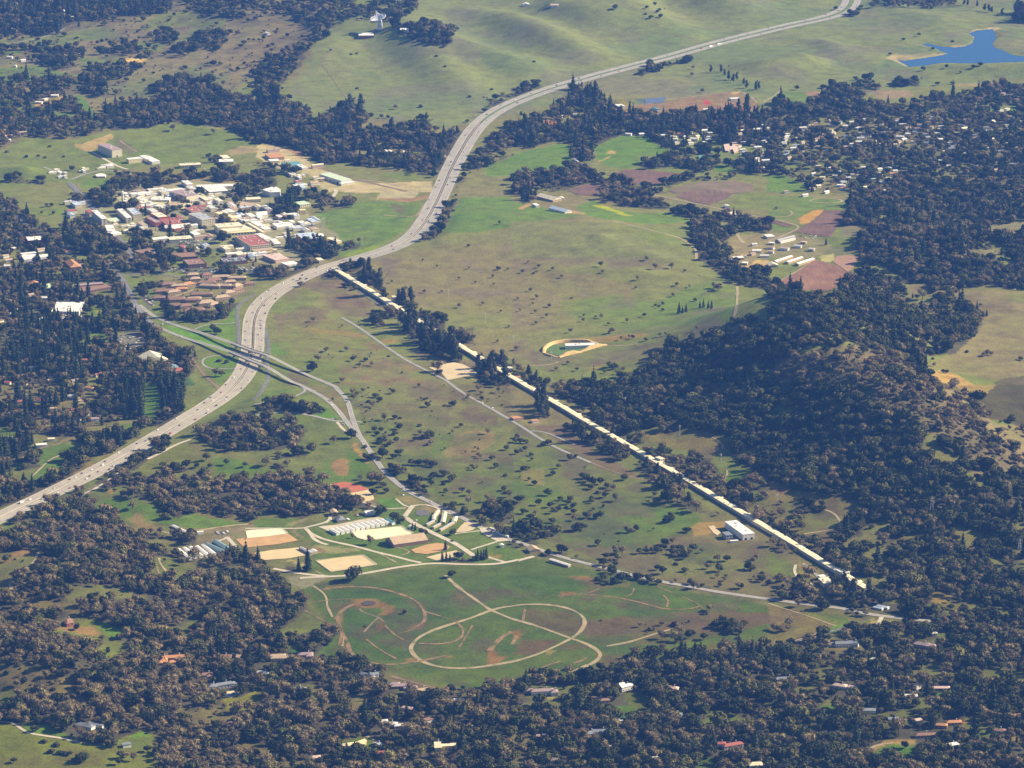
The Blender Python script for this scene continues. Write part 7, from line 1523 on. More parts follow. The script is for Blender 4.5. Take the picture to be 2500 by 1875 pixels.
# tan homes beside the highway bend
AP = 'tan homes beside the highway bend'
for i,(x,y,L,Wd,an,rc) in enumerate([(620,800,26,15,.2,'tan'),(660,870,24,15,.3,'tan'),(850,800,24,16,.5,'brown'),(970,890,34,20,.4,'brown'),(860,935,40,14,.1,'brown'),(1090,835,40,14,.1,'tan'),(1370,852,40,14,.05,'tan'),(920,985,46,14,-.2,'tan'),(1150,985,34,14,-.1,'tan'),(1365,985,24,18,.9,'tan'),(540,960,30,18,.6,'orange'),(390,985,34,14,.2,'tan'),(150,1075,44,16,.2,'brown'),(210,960,30,14,.3,'brown'),(1235,1100,26,18,.6,'tan'),(1360,1060,28,16,.7,'brown'),(770,1130,48,14,.1,'brown'),(640,1205,34,13,.2,'tan'),(1110,1180,34,18,.5,'tan'),(330,1215,44,18,.1,'brown'),(630,1225,34,13,.1,'brown'),(850,1270,36,20,.4,'tan'),(980,1300,26,18,.6,'tan'),(380,1320,48,14,.1,'brown'),(650,1400,44,18,.2,'brown'),(1570,950,24,14,.4,'brown'),(60,1190,30,14,.1,'brown'),(1250,920,26,14,.3,'tan'),(500,1330,26,14,.4,'brown'),(300,1090,30,14,.5,'tan'),(430,1040,26,14,.2,'orange')]):
 c = ground(PX(f'G:{x},{y}'))[0]
 u = np.array([math.cos(an),math.sin(an)]) * L / 2
 v = np.array([-math.sin(an),math.cos(an)]) * Wd / 2
 B('apartment_house',f"{rc if rc != 'orange' else 'orange-tan'} hip-roofed two-storey home {'by the highway wall' if x > 900 and y > 950 else ('facing the car lots' if y < 900 else 'in the middle of the tan homes')}{', longest there' if L > 43 else ''}",'house','',6,rc,'tan','hip',win=(2,5),xy=np.array([c - u - v,c + u - v,c + u + v,c - u + v]),group=AP)
# --- horse park
HB = 'row of white barns in the horse park'
ordn = ['first','second','third','fourth','fifth','sixth','seventh','eighth','ninth','tenth','eleventh']
for i in range(11):
 x,y = 187 + 52 * i,521 - 10.4 * i
 B('horse_barn',f'{ordn[i]} white-roofed barn from the left in the slanting row of barns','barn',f'D:{x:.0f},{y:.0f} {x + 38:.0f},{y - 8:.0f} {x + 105:.0f},{y + 31:.0f} {x + 70:.0f},{y + 41:.0f}',4.2,'white','white','gable',group=HB)
B('horse_barn','teal-roofed barn with white end at the right of the white row','barn','D:775,416 806,410 858,440 832,456',5,'teal','white','gable')
B('covered_arena','large brown-roofed riding hall beside the cream arena','hall','D:765,611 1132,566 1198,626 866,684',6,'tan','brown','gable',doors=0)
LB = 'row of barns at the left stables'
for i in range(5):
 x,y = [65,150,236,326,416][i],[411,391,379,369,349][i]
 B('horse_barn',f'{ordn[i]} white-roofed barn from the left at the left stables','barn',f'C:{x},{y} {x + 48},{y - 7} {x + 212},{y + 122} {x + 160},{y + 130}',4.5,'white','white','gable',group=LB)
B('horse_barn','left of two dark green roofed barns at the left stables','barn','C:505,335 562,312 722,445 665,465',5.5,'dkgreen','dkgreen','gable',group=LB)
B('horse_barn','right of two dark green roofed barns at the left stables','barn','C:585,292 672,280 822,400 745,425',6,'dkgreen','dkgreen','gable',group=LB)
BS = 'bent stable rows right of the gravel avenue'
def longshed(pts,w,h,rc,label,wc='tan',g=BS):
 q_ = ground(PX(pts))
 d = q_[1] - q_[0]
 nn = np.array([-d[1],d[0]]) / np.hypot(*d) * w / 2
 return B('stable_row',label,'stable','',h,rc,wc,'gable',xy=np.array([q_[0] - nn,q_[1] - nn,q_[1] + nn,q_[0] + nn]),group=g)
longshed('D:1274,442 1276,398',6.5,4,'cream','middle leg of the left bent stable')
longshed('D:1282,395 1318,345',6.5,4,'cream','upper leg of the left bent stable')
longshed('D:1196,488 1274,444',4.5,3.5,'grey','grey-roofed lower leg of the left bent stable')
longshed('D:1366,468 1388,366',7.5,4,'cream','straight cream stable between the two bent ones')
longshed('D:1262,517 1338,476',4.5,3.5,'grey','grey-roofed low stable under the straight cream one')
longshed('D:1478,458 1502,414',7,4,'cream','upper leg of the right bent stable')
longshed('D:1334,543 1414,498',4.5,3.5,'grey','grey-roofed lower leg of the right bent stable')
longshed('D:1414,496 1478,460',4.5,3.5,'grey','grey-roofed middle leg of the right bent stable')
B('barn_house','brown square timber house at the top left of the horse park','house','D:195,318 262,312 272,345 205,352',7,'tan','brown','gable',win=(2,6))
B('barn_house','grey hipped shed below the brown timber house','shed','D:250,400 330,385 345,420 265,432',4,'slate','tan','hip')
B('barn_house','white twin sheds left of the big dark oak','shed','D:552,332 640,320 650,340 560,352',5,'white','white','gable')
B('barn_house','small white kiosk beside the cream arena corner','shed','D:1012,482 1050,478 1056,490 1018,496',4,'white','white','gable')
B('barn_house','small white booth at the right of the triangular lawn','shed','D:1955,672 1990,668 1998,684 1962,690',4,'white','white','gable')
B('barn_house','white shed by the red corner of the middle arena','shed','D:-5,738 40,725 52,745 5,760',4,'white','pink','gable')
B('barn_house','grey open shed left of the red corner','shed','C:1828,385 1870,375 1975,465 1935,478',4,'grey','tan','gable')
B('barn_house','white shed on the slope above the left stables','shed','C:358,165 436,152 440,162 364,176',4,'white','white','gable')
B('barn_house','small white hut left of the slope shed above the left stables','shed','C:222,156 270,150 274,162 228,168',4,'white','tan','gable')
B('barn_house','grey tunnel roof on the slope above the left stables','shed','C:0,75 40,66 195,155 150,168',4,'ltgrey','tan','gable')
B('roadside_shed','long pale shed with white side by the country road below the pasture','shed','22:330,1500 350,1494 500,1548 476,1560',4,'white','tan','gable')
B('roadside_shed','tan barn in the trees by the country road','shed','22:128,1400 210,1385 240,1420 150,1430',5,'tan','tan','gable')
# white horse trailers on the lot
for i,(x,y) in enumerate([(1870,528),(1890,534),(1925,556),(1945,570),(1962,582),(1985,592),(2010,600),(2028,604)]):
 c = ground(PX(f'D:{x},{y}'))[0]
 root = empty('horse_trailer',(*c,float(hz(*c)) + .6),-.9 + .1 * (i % 3))
 tag(root,f"{ordn[i]} white horse trailer from the left, parked at the gravel lot's upper edge",'trailer','white trailers on the gravel lot')
 box('body',root,0,0,.6,8.5,2.8,3.0,RM('white'))
 box('hitch',root,5.2,0,.7,2.2,.5,.4,RM('grey'))
 for sx in (-1.2,.6):
  for sy in (-1.3,1.3):
   box('wheel',root,sx,sy,0,.9,.4,.9,M_DARK)
# arena rails
M_RAIL = mat('rail_white',(.75,.72,.64),.7,.1,.3)
def rail_fence(s,label,closed=True,h=1.5):
 ln = smooth_line(G(s + ((' ' + s.split(':')[1].split()[0]) if closed else '')),6,0)
 z = hz(ln[:,0],ln[:,1]) + .6
 org = np.array([*ln[0],z[0]])
 root = empty('rail_fence',org)
 tag(root,label,'fence')
 P3 = np.column_stack([ln,z]) - org
 for zz_ in (h * .55,h):
  vs = []
  for a_,b_ in ((-.09,-.12),(-.09,.12),(.09,.12),(.09,-.12)):
   vs += [(p[0] + a_,p[1] + a_,p[2] + zz_ + b_) for p in P3]
  n = len(P3)
  link('rail',mesh('rail',vs,[(j * n + i,j * n + i + 1,((j + 1) % 4) * n + i + 1,((j + 1) % 4) * n + i) for j in range(4) for i in range(n - 1)],M_RAIL),root)
 for p in P3[::2][:150]:
  box('post',root,p[0],p[1],p[2] - .6,.25,.25,h + .7,M_RAIL)
rail_fence('D:430,570 470,540 700,515 930,490 1000,530 1070,570 920,592 760,615 700,628 560,632 480,612','white rail fence round the cream oval arena')
rail_fence('D:48,850 540,790 680,890 205,965','white rail fence round the large golden sand arena')
rail_fence('D:203,62 190,85 240,125 305,160 400,196 480,220 545,242','pale fence along the lower side of the red arena',False)
rail_fence('C:1045,160 1560,120 1650,192','pale rail fence along the top of the cream arena band',False)
# curved retaining wall round the sunken lawn
M_WALL = mat('retaining_earth',(.62,.42,.18),.9,.2,.12)
def berm(s,h,w,name,par,m):
 ln = line(s,6,1)
 t_ = np.gradient(ln,axis=0)
 t_ /= np.hypot(t_[:,0],t_[:,1])[:,None]
 nr = np.stack([t_[:,1],-t_[:,0]],1)
 n = len(ln)
 z = hz(ln[:,0],ln[:,1])
 org = np.array(par.location)
 fade_ = np.clip(np.minimum(np.arange(n),np.arange(n)[::-1]) / 3,.25,1)
 rings = [np.column_stack([ln + nr * (f * w),z + fade_ * hh]) - org for f,hh in ((-.5,-1.0),(-.22,h),(.22,h),(.5,-1.0))]
 fs = [(j * n + i,j * n + i + 1,(j + 1) * n + i + 1,(j + 1) * n + i) for j in range(3) for i in range(n - 1)]
 fs += [(0,n,2 * n,3 * n),(n - 1,4 * n - 1,3 * n - 1,2 * n - 1)]
 link(name,mesh(name,np.array(rings).reshape(-1,3),fs,m),par)
 block_line(ln,w / 2 + 3)
c = G('21:500,1350')[0]
root = empty('retaining_wall',(*c,float(hz(*c))))
tag(root,'orange-tan curved earth wall enclosing a sunken green lawn','wall')
berm('21:272,1385 275,1355 300,1330 345,1305 420,1290 520,1284 640,1286 720,1294',5,9,'upper_bank',root,M_WALL)
berm('21:405,1420 470,1400 540,1385 600,1372',6,10,'lower_bank',root,M_WALL)
berm('21:600,1368 680,1345 760,1322 815,1312',6,10,'lower_bank',root,M_WALL)
berm('21:270,1378 290,1395 330,1410 400,1420',3,6,'left_bank',root,M_WALL)
sheet('sunken_lawn',G('21:300,1345 360,1315 450,1325 600,1330 640,1345 560,1372 410,1408 320,1385'),mat('lawn',(.10,.17,.035),.95,.2,.1),.4,'green lawn inside the curved wall')
# --- the long gallery
M_GAL = mat('gallery_roof',(.94,.83,.54),.35,.06,.05)
M_GALW = mat('gallery_wall',(.48,.43,.33),.85,.15,.2)
A_,B_ = lin_ends
D_ = (B_ - A_)
LEN = float(np.hypot(*D_))
u_ = D_ / LEN
ang = math.atan2(u_[1],u_[0])
mid_ = (A_ + B_) / 2
gal = empty('accelerator_gallery',(*mid_,float(hz(*mid_))),ang)
tag(gal,'very long straight gallery with a glaring cream roof running down to the right','building')
gz = gal.location.z
hwd = lambda p: float(dist_poly(L0[::4],np.zeros(len(L0[::4])),np.array([p[0]]),np.array([p[1]]))[0][0])
ns = int(LEN / 24)
rg = random.Random(3)
# shared section meshes (24 m of gallery): low gabled roof and its wall
def sec_mesh(w,h,L,rise):
 rv = [(-L / 2,-w / 2 - .6,h),(L / 2,-w / 2 - .6,h),(L / 2,0,h + rise),(-L / 2,0,h + rise),(L / 2,w / 2 + .6,h),(-L / 2,w / 2 + .6,h)]
 rf = [(0,1,2,3),(3,2,4,5),(0,3,5),(1,4,2)]
 wv = [(x,y,z) for z in (-3,h) for x,y in ((-L / 2,-w / 2),(L / 2,-w / 2),(L / 2,w / 2),(-L / 2,w / 2))]
 wf = [(0,1,5,4),(1,2,6,5),(2,3,7,6),(3,0,4,7)]
 return mesh('gallery_roof_section',rv,rf,M_GAL),mesh('gallery_wall_section',wv,wf,M_GALW)
SEC = [sec_mesh(11,6.0,23.9,.9),sec_mesh(11.8,6.25,23.9,.95),sec_mesh(10.5,5.85,23.9,.85)]
BUMP = sec_mesh(6,5.0,9,.4)
gap_px = [(F0,F1) for F0,F1 in ()]
for i in range(ns):
 sx = -LEN / 2 + (i + .5) * LEN / ns
 p = mid_ + u_ * sx
 pxx = to_px(p[0],p[1],float(hz(*p)))[0] * 2212 / 2500
 if hwd(p) < 34 or any(a <= pxx <= b_ for a,b_ in gap_px):
  continue
 z = float(hz(*p)) - gz
 kk = 1 if i % 4 == 0 else (2 if rg.random() < .18 else 0)
 rm_,wm_ = SEC[kk]
 off = rg.choice([0,0,.4,-.4])
 link('roof_section',rm_,gal,(sx,off,z))
 link('wall_section',wm_,gal,(sx,off,z))
 if i % 4 == 2:
  link('alcove_roof',BUMP[0],gal,(sx + rg.uniform(-4,4),9.0,z - .6))
  link('alcove_wall',BUMP[1],gal,(sx,9.0,z - .6))
 if rg.random() < .6:
  box('roof_vent',gal,sx + rg.uniform(-8,8),rg.uniform(-3,3),z + 6.4,rg.uniform(1.5,3),1.6,1.4,M_GAL)
 block_line(np.array([p - u_ * 13,p + u_ * 13]) + np.array([-u_[1],u_[0]]) * (-3 if -u_[1] > 0 else 3),10.5)
# apron where the gallery dives under the highway
sheet('concrete_apron',G('11:690,648 765,640 790,650 720,675 695,690'),mat('apron',(.62,.55,.38),.9,.1,.1),.8,'pale concrete apron where the gallery goes under the highway')
# --- radio dish
def radio_dish():
 c = G('E:1060,800')[0]
 z = float(hz(*c)) + .5
 root = empty('radio_dish',(*c,z))
 tag(root,'giant white radio dish on a lattice pedestal standing on the hilltop','radio telescope')
 m = mat('dish_white',(.80,.80,.78),.5,.06,.1)
 mg = mat('dish_mesh',(.72,.72,.72),.6,.08,.2)
 def tubes(name,segs,r,par=root,mm=m):
  vs,fs = [],[]
  for a,b in segs:
   limb(vs,fs,a,b,r,r,6)
  return link(name,mesh(name,vs,fs,mm),par)
 box('base_ring',root,0,0,-1,19,19,2.2,m)
 corners = [(-7.5,-7.5),(7.5,-7.5),(7.5,7.5),(-7.5,7.5)]
 segs = []
 lv = [0,8,16,23]
 for i in range(4):
  x0,y0 = corners[i]
  x1,y1 = corners[(i + 1) % 4]
  for a,b in zip(lv,lv[1:]):
   fa,fb = 1 - a * .014,1 - b * .014
   segs += [((x0 * fa,y0 * fa,a),(x0 * fb,y0 * fb,b)),((x0 * fa,y0 * fa,a),(x1 * fb,y1 * fb,b)),((x1 * fa,y1 * fa,a),(x0 * fb,y0 * fb,b)),((x0 * fb,y0 * fb,b),(x1 * fb,y1 * fb,b))]
 tubes('pedestal',segs,1.0)
 box('equipment_room',root,0,0,5,9,9,19,m)
 ax = Vector((-.27,-.20,.94)).normalized()
 hub = Vector((-3,0,27))
 R,f = 23.0,22.0
 q_ = ax.to_track_quat('Z','Y')
 def W_(x,y,zz_):
  return hub + q_ @ Vector((x,y,zz_))
 vs,fs = [],[]
 nr_,na = 7,32
 for sgn in (0,1):
  for i in range(nr_ + 1):
   r = R * max(i / nr_,.02)
   for k in range(na):
    a = 2 * math.pi * k / na
    vs.append(W_(r * math.cos(a),r * math.sin(a),r * r / (4 * f) - (0 if sgn == 0 else .5 + 2.2 * (1 - (i / nr_) ** 2))))
 off = (nr_ + 1) * na
 for i in range(nr_):
  for k in range(na):
   k2 = (k + 1) % na
   fs.append((i * na + k,i * na + k2,(i + 1) * na + k2,(i + 1) * na + k))
   fs.append((off + i * na + k2,off + i * na + k,off + (i + 1) * na + k,off + (i + 1) * na + k2))
 fs += [(nr_ * na + k,nr_ * na + (k + 1) % na,off + nr_ * na + (k + 1) % na,off + nr_ * na + k) for k in range(na)]
 bowl = link('reflector',mesh('reflector',vs,fs,mg,True),root)
 rim = [(W_(R * math.cos(2 * math.pi * k / na),R * math.sin(2 * math.pi * k / na),R * R / (4 * f)),W_(R * math.cos(2 * math.pi * (k + 1) / na),R * math.sin(2 * math.pi * (k + 1) / na),R * R / (4 * f))) for k in range(na)]
 tubes('rim',rim,.8,bowl)
 apex = W_(0,0,24)
 for k in range(4):
  a = math.pi / 4 + k * math.pi / 2
  tubes('feed_leg',[(W_(R * .82 * math.cos(a),R * .82 * math.sin(a),(R * .82) ** 2 / (4 * f)),apex)],1.0)
 bxo = box('feed_cabin',root,apex.x,apex.y,apex.z - 1.5,4.5,4.5,4,m)
 ribs = []
 for k in range(12):
  a = 2 * math.pi * k / 12
  ribs.append((W_(R * .95 * math.cos(a),R * .95 * math.sin(a),(R * .95) ** 2 / (4 * f) - 1),W_(3 * math.cos(a),3 * math.sin(a),-5)))
 tubes('back_truss',ribs,.35)
 tubes('yoke',[((-6,0,22),tuple(W_(-9,0,-1))),((6,0,22),tuple(W_(9,0,-1))),((0,-6,22),tuple(W_(0,0,-5))),((0,6,22),tuple(W_(0,0,-5)))],1.1)
 block_poly(ccw(np.array([[c[0] - 30,c[1] - 60],[c[0] + 30,c[1] - 60],[c[0] + 30,c[1] + 30],[c[0] - 30,c[1] + 30]])))
radio_dish()
ribbon('path',line('E:870,860 760,920 700,970'),4,M_GRAVEL,.4,'short gravel path below the dish')
# white storage tower of the laboratory
c = G('A:690,705')[0]
root = empty('storage_tower',(*c,float(hz(*c))))
tag(root,'slender tall white tower at the left edge of the laboratory yard','tower')
vs,fs = [],[]
limb(vs,fs,(0,0,-2),(0,0,30),3.0,2.6,14)
link('shaft',mesh('shaft',vs,fs,RM('cream')),root)
vs,fs = [],[]
limb(vs,fs,(0,0,28),(0,0,33),3.8,3.4,14)
limb(vs,fs,(0,0,33),(0,0,35),3.4,.4,14)
link('head',mesh('head',vs,fs,RM('white')),root)
box('base',root,1,0,-1,14,7,3.5,RM('white'))
# white drum on the brown-roofed block and a flat drum tank
for s,rad,hh,lab in (('A:1280,1540',4.2,9.5,'white drum beside the dark brown roofed block'),('01:205,752',6,6,'white round tank in the left suburb'),('31:2190,762',7,6,'white round tank at the right edge under the wooded hill'),('E:2140,940',3,5,'small white dome beside the oaks right of the dish'),('00:135,580',4,6,'white tank in the far left pasture')):
 c = G(s)[0]
 root = empty('tank',(*c,float(hz(*c))))
 tag(root,lab,'tank')
 vs,fs = [],[]
 limb(vs,fs,(0,0,-2),(0,0,hh),rad,rad,16)
 link('shell',mesh('shell',vs,fs,RM('white')),root)
 vs,fs = [],[]
 limb(vs,fs,(0,0,hh),(0,0,hh + 1.2),rad + .2,.3,16)
 link('lid',mesh('lid',vs,fs,RM('white')),root)
 block_poly(ccw(c + np.array([[-9,-20],[9,-20],[9,9],[-9,9]])))
# --- villas in the near wood
def wings(name,label,cat,px_,parts,roof,wall,chim=1,win=2,group=None,kind='hip',turn=0.0):
 """a house of several wings; each wing: (dx, dy, length, width, height, angle)"""
 c = ground(PX(px_))[0]
 zg = float(hz(*c))
 root = empty(name,(*c,zg),turn)
 tag(root,label,cat,group)
 for j,(dx,dy,L,Wd,h,an) in enumerate(parts):
  ca,sa = math.cos(an),math.sin(an)
  def T(x,y):
   return (dx + ca * x - sa * y,dy + sa * x + ca * y)
  pts = [T(-L / 2,-Wd / 2),T(L / 2,-Wd / 2),T(L / 2,Wd / 2),T(-L / 2,Wd / 2)]
  vs = [(x,y,z) for z in (-3,h) for x,y in pts]
  fs = [(0,1,5,4),(1,2,6,5),(2,3,7,6),(3,0,4,7)]
  rise = Wd * .26
  k = Wd * .42 if kind == 'hip' else 0
  if kind != 'hip':
   vs += [(*T(-L / 2,0),h + rise),(*T(L / 2,0),h + rise)]
   fs += [(7,4,8),(5,6,9)]
  link('wall',mesh('wall',vs,fs,WM(wall)),root)
  e = .8
  o_ = 0 if kind == 'hip' else .6
  q_ = [T(-L / 2 - e,-Wd / 2 - e),T(L / 2 + e,-Wd / 2 - e),T(L / 2 + e,Wd / 2 + e),T(-L / 2 - e,Wd / 2 + e)]
  rv = [(x,y,h - .3) for x,y in q_] + [(x,y,h + .05) for x,y in q_] + [(*T(-L / 2 + k - o_,0),h + rise),(*T(L / 2 - k + o_,0),h + rise)]
  ro = link('roof',mesh('roof',rv,[(4,5,9,8),(6,7,8,9),(7,4,8),(5,6,9),(0,1,5,4),(1,2,6,5),(2,3,7,6),(3,0,4,7)],RM(roof)),root)
  if j < chim:
   x,y = T(L * .2,Wd * .12)
   box('chimney',ro,x,y,h + rise * .3,1.3,1.3,rise + 1.4,WM('white'))
  for side in (-1,1):
   nw = max(1,int(L / 5))
   for i in range(nw):
    x,y = T(-L / 2 + (i + .5) * L / nw,side * (Wd / 2 + .03))
    box('window',root,x,y,1.0,1.8,.15,1.5,M_GLASS,an)
 R_ = max(math.hypot(p[0],p[1]) + p[2] / 2 for p in parts) + 3
 block_poly(ccw(c + np.array([[-R_ * .8,-R_ - 5],[R_ * .8,-R_ - 5],[R_ * .8,R_ * .6],[-R_ * .8,R_ * .6]])))
 return root
V = wings
V('villa','large orange-roofed mansion with wings round a court in the lower left wood','house','03:1500,745',[(0,8,38,11,6,.12),(-16,-6,12,20,6,.12),(14,0,22,10,6,-.3),(-3,-12,12,9,5,.5)],'orange','orange',3)
V('garden_house','small orange garden house left of the orange-roofed mansion','house','03:1370,768',[(0,0,10,7,4,.1)],'orange','orange',0)
V('villa','brown many-gabled house with white trims right of the mansion','house','03:1920,725',[(0,0,26,10,6,0),(-8,-6,9,12,6,0),(8,-6,9,12,6,0)],'brown','white',2,kind='gable')
V('villa','cream bright-walled house beside the brown gabled house','house','03:2100,735',[(0,0,24,10,7,-.2),(8,-6,10,10,6,-.2)],'tan','yellow',1,kind='gable')
V('villa','grey slate-roofed long house beside a blue pool','house','03:1920,965',[(0,0,30,10,6,.45),(-15,-8,12,12,6,.2),(13,6,12,9,5,.5)],'slate','grey',2)
V('villa','low grey-roofed white house with a long white wall at lower left','house','03:740,1310',[(0,0,26,11,4,-.5),(14,6,24,4,3,-.5),(-8,3,12,10,4,-.3)],'slate','white',1)
V('villa','red-brown house on the bare garden hill at lower left','house','03:590,415',[(0,0,14,9,6,1.0),(2,-8,12,8,5,.6)],'brown','red',1)
V('villa','flat brown house with white terrace line in the lower left wood','house','03:2020,1290',[(0,0,26,10,4,.3)],'brown','tan',1)
V('villa','brown-roofed house with white dots below the field at left','house','03:1780,870',[(0,0,20,10,4,.2),(6,-6,10,8,4,.2)],'brown','white',1)
V('villa','long low tan house right of the tennis lawn','house','13:230,730',[(0,0,36,9,5,.05),(-8,10,24,7,5,.1)],'tan','cream',1)
V('villa','mauve roofed house right of the tan house under the field','house','13:430,700',[(0,0,22,10,5,.1),(6,-7,10,8,5,.1)],'mauve','pink',1)
V('villa','cream house with a drive at the left of the olive lawn','house','13:110,940',[(0,0,22,10,5,.1)],'tan','cream',1)
V('villa','grey-roofed house with orange bank in the wood below the field','house','13:350,1000',[(0,0,28,11,5,-.1),(10,-9,14,9,5,-.5)],'slate','tan',1)
V('villa','slate house with white gables just below the field','house','13:960,885',[(0,0,22,9,6,-.6),(10,4,12,9,6,.4)],'slate','white',2,kind='gable')
V('villa','long mauve roofs under the field lane','house','13:1250,965',[(0,0,30,10,4,.1),(14,-8,20,9,4,.1),(-10,6,16,9,4,.1)],'mauve','tan',1)
V('villa','tan house with a long olive roof below the field lane','house','13:1420,1005',[(0,0,26,10,4,.3)],'tan','tan',1)
V('villa','small white house in the trees left of the bottom gardens','house','13:600,1390',[(0,0,9,7,4,.4)],'white','white',0)
V('villa','yellow timber frame house with many gables on a small lawn at the bottom','house','13:860,1475',[(0,0,24,10,5,.3),(-14,-3,14,8,4,-.2),(8,8,12,8,5,.8)],'yellow','yellow',0,kind='gable')
V('villa','low red-roofed house right of the timber frame house','house','13:1100,1545',[(0,0,22,10,4,.2)],'red','tan',1)
V('villa','small grey house at the garden corner right of the timber frame','house','13:1045,1470',[(0,0,14,8,4,-.3)],'ltgrey','white',1)
V('villa','bright cream villa with white columns and a green terrace at the bottom','house','13:1600,1500',[(-6,0,9,20,7,.1),(6,3,16,8,6,.1),(16,8,8,8,5,.1)],'cream','yellow',1,kind='gable')
V('villa','grey-tan hut at the lower left of the bottom gardens','house','13:515,1590',[(0,0,15,9,5,.2)],'pink','tan',0)
V('villa','pale house cluster in the dark wood below the field, middle','house','13:1150,1290',[(0,0,22,9,4,-.3),(-10,8,14,8,4,.2),(14,-9,14,8,4,.2)],'ltgrey','cream',1)
V('villa','white-fronted long house with red-brown roof below the field, right','house','23:260,1020',[(0,0,34,10,6,.15),(18,-4,10,12,6,.15),(-24,6,20,8,4,.1)],'mauve','white',2)
V('villa','bright white villa with tall gables above the curved lawn','house','23:980,985',[(0,0,20,9,7,.6),(-6,3,8,14,7,.3)],'white','white',2,kind='gable')
V('villa','brown low house left of the curved lawn','house','23:740,1080',[(0,0,24,10,4,-.3),(10,-5,14,8,4,.2)],'brown','pink',1)
V('villa','slate roofed house with white end in the lower right wood','house','23:1400,1220',[(0,0,24,10,5,-.1),(-12,-5,10,8,4,.4)],'slate','white',1)
V('villa','cream gabled house with steep slate roof, lower middle wood','house','23:760,1370',[(0,0,24,10,6,.1),(-14,-4,14,10,5,.5)],'slate','yellow',2,kind='gable')
V('villa','white zigzag roofed house below the slate gabled one','house','23:800,1480',[(0,0,22,6,3,-.4)],'white','cream',0)
V('villa','long red-tiled house with white chimneys in the lower right wood','house','23:1900,1480',[(0,0,30,10,5,.4),(-18,4,16,9,5,-.1)],'red','white',3)
V('villa','pale pink house with white posts right of the curved lawn','house','23:1380,990',[(0,0,18,9,5,-.4)],'pink','white',2)
V('villa','pale house in shade at the lower edge, left of the lawn','house','23:1230,1600',[(0,0,22,9,5,.2)],'ltgrey','white',1)
V('villa','bright cream roof cut by the lower edge of the picture','house','23:2120,1650',[(0,0,26,12,5,.1)],'cream','white',1)
V('villa','grey many-roofed house with white gables by the right junction','house','33:650,610',[(0,0,26,10,6,.1),(16,3,16,9,6,-.3),(-18,2,16,9,4,.2)],'slate','white',2,kind='gable')
V('villa','mauve roofed house in the right wood above the lawns','house','33:1330,615',[(0,0,26,11,5,-.4),(12,-6,16,9,5,-.2)],'mauve','pink',1)
V('villa','long slate roofed house with a white end at the left of the right wood','house','33:150,905',[(0,0,34,10,4,.15)],'slate','ltgrey',1)
V('villa','pink roofed house with a white wall, right wood','house','33:620,970',[(0,0,20,10,5,-.4),(20,-8,18,9,5,-.5)],'pink','white',1)
V('villa','house with a white gable front and a white barn roof, right wood','house','33:1230,1060',[(0,0,18,9,5,.1)],'white','white',1,kind='gable')
V('villa','bright white round-ended house above the white gable front','house','33:1280,975',[(0,0,12,8,6,.9)],'tan','white',1)
V('villa','tan flat-roofed house at the top of the right lawn','house','33:1490,985',[(0,0,26,8,4,.0)],'pink','tan',0)
V('villa','orange-walled house in the far lower right corner wood','house','33:1600,1280',[(0,0,22,9,4,.1),(-20,-12,18,8,4,-.2)],'orange','orange',1)
V('villa','red-orange house at the right edge','house','33:2160,1230',[(0,0,22,10,5,.2)],'orange','red',1)
V('villa','low brown house with orange terrace above the oval lawn','house','33:1340,1390',[(0,0,24,9,4,.1),(16,2,20,8,4,.1)],'brown','tan',1)
V('villa','shining white roofed house right of the oval lawn','house','33:1580,1475',[(0,0,20,9,4,.4),(-10,-2,12,8,4,-.2)],'white','white',1)
V('villa','brown roofed house at the lower right corner','house','33:1980,1350',[(0,0,22,10,4,-.3)],'brown','cream',1)
V('villa','small bright cottage beside the olive field at right','house','33:1430,518',[(0,0,8,6,5,.2)],'white','cream',0)
V('villa','white-framed greenhouse roofs right of the country road','house','33:990,280',[(0,0,20,6,3,-.6),(-8,-6,16,6,3,-.6)],'blue','white',0)
V('villa','pale lattice cottage on the wooded slope at right','house','32:2165,1400',[(0,0,7,7,12,.2)],'pink','white',0,kind='gable')
V('villa','low house at the lower right of the junction in shade','house','33:930,740',[(0,0,18,8,4,-.4)],'green','cream',0)
V('villa','mauve shed house at the far lower middle','house','13:60,855',[(0,0,20,10,4,-.4)],'ltgrey','tan',1)
# blue pool beside the slate house, turquoise pool of the tan homes
sheet('pool',G('03:1960,1035 2010,1008 2050,1012 2000,1045'),water_mat('pool_water',(.02,.05,.16)),.5,'dark blue swimming pool beside the slate-roofed house',step=6)
sheet('pool_terrace',G('03:1900,1040 1960,1000 2060,990 2075,1010 2000,1055'),mat('terrace',(.6,.5,.3),.9,.1,.1),.35,'pale terrace round the dark blue pool',step=8)
sheet('pool',G('G:740,1065 800,1075 900,1090 895,1105 800,1095'),mat('pool_turquoise',(.18,.50,.52),.15,.05,.1),.5,'turquoise pool among the tan homes',step=8)
sheet('pool',G('20:1600,1345 1660,1338 1680,1358 1620,1365'),mat('pool_turquoise',(.18,.50,.52)),.5,'turquoise pool in the upper right suburb',step=8)
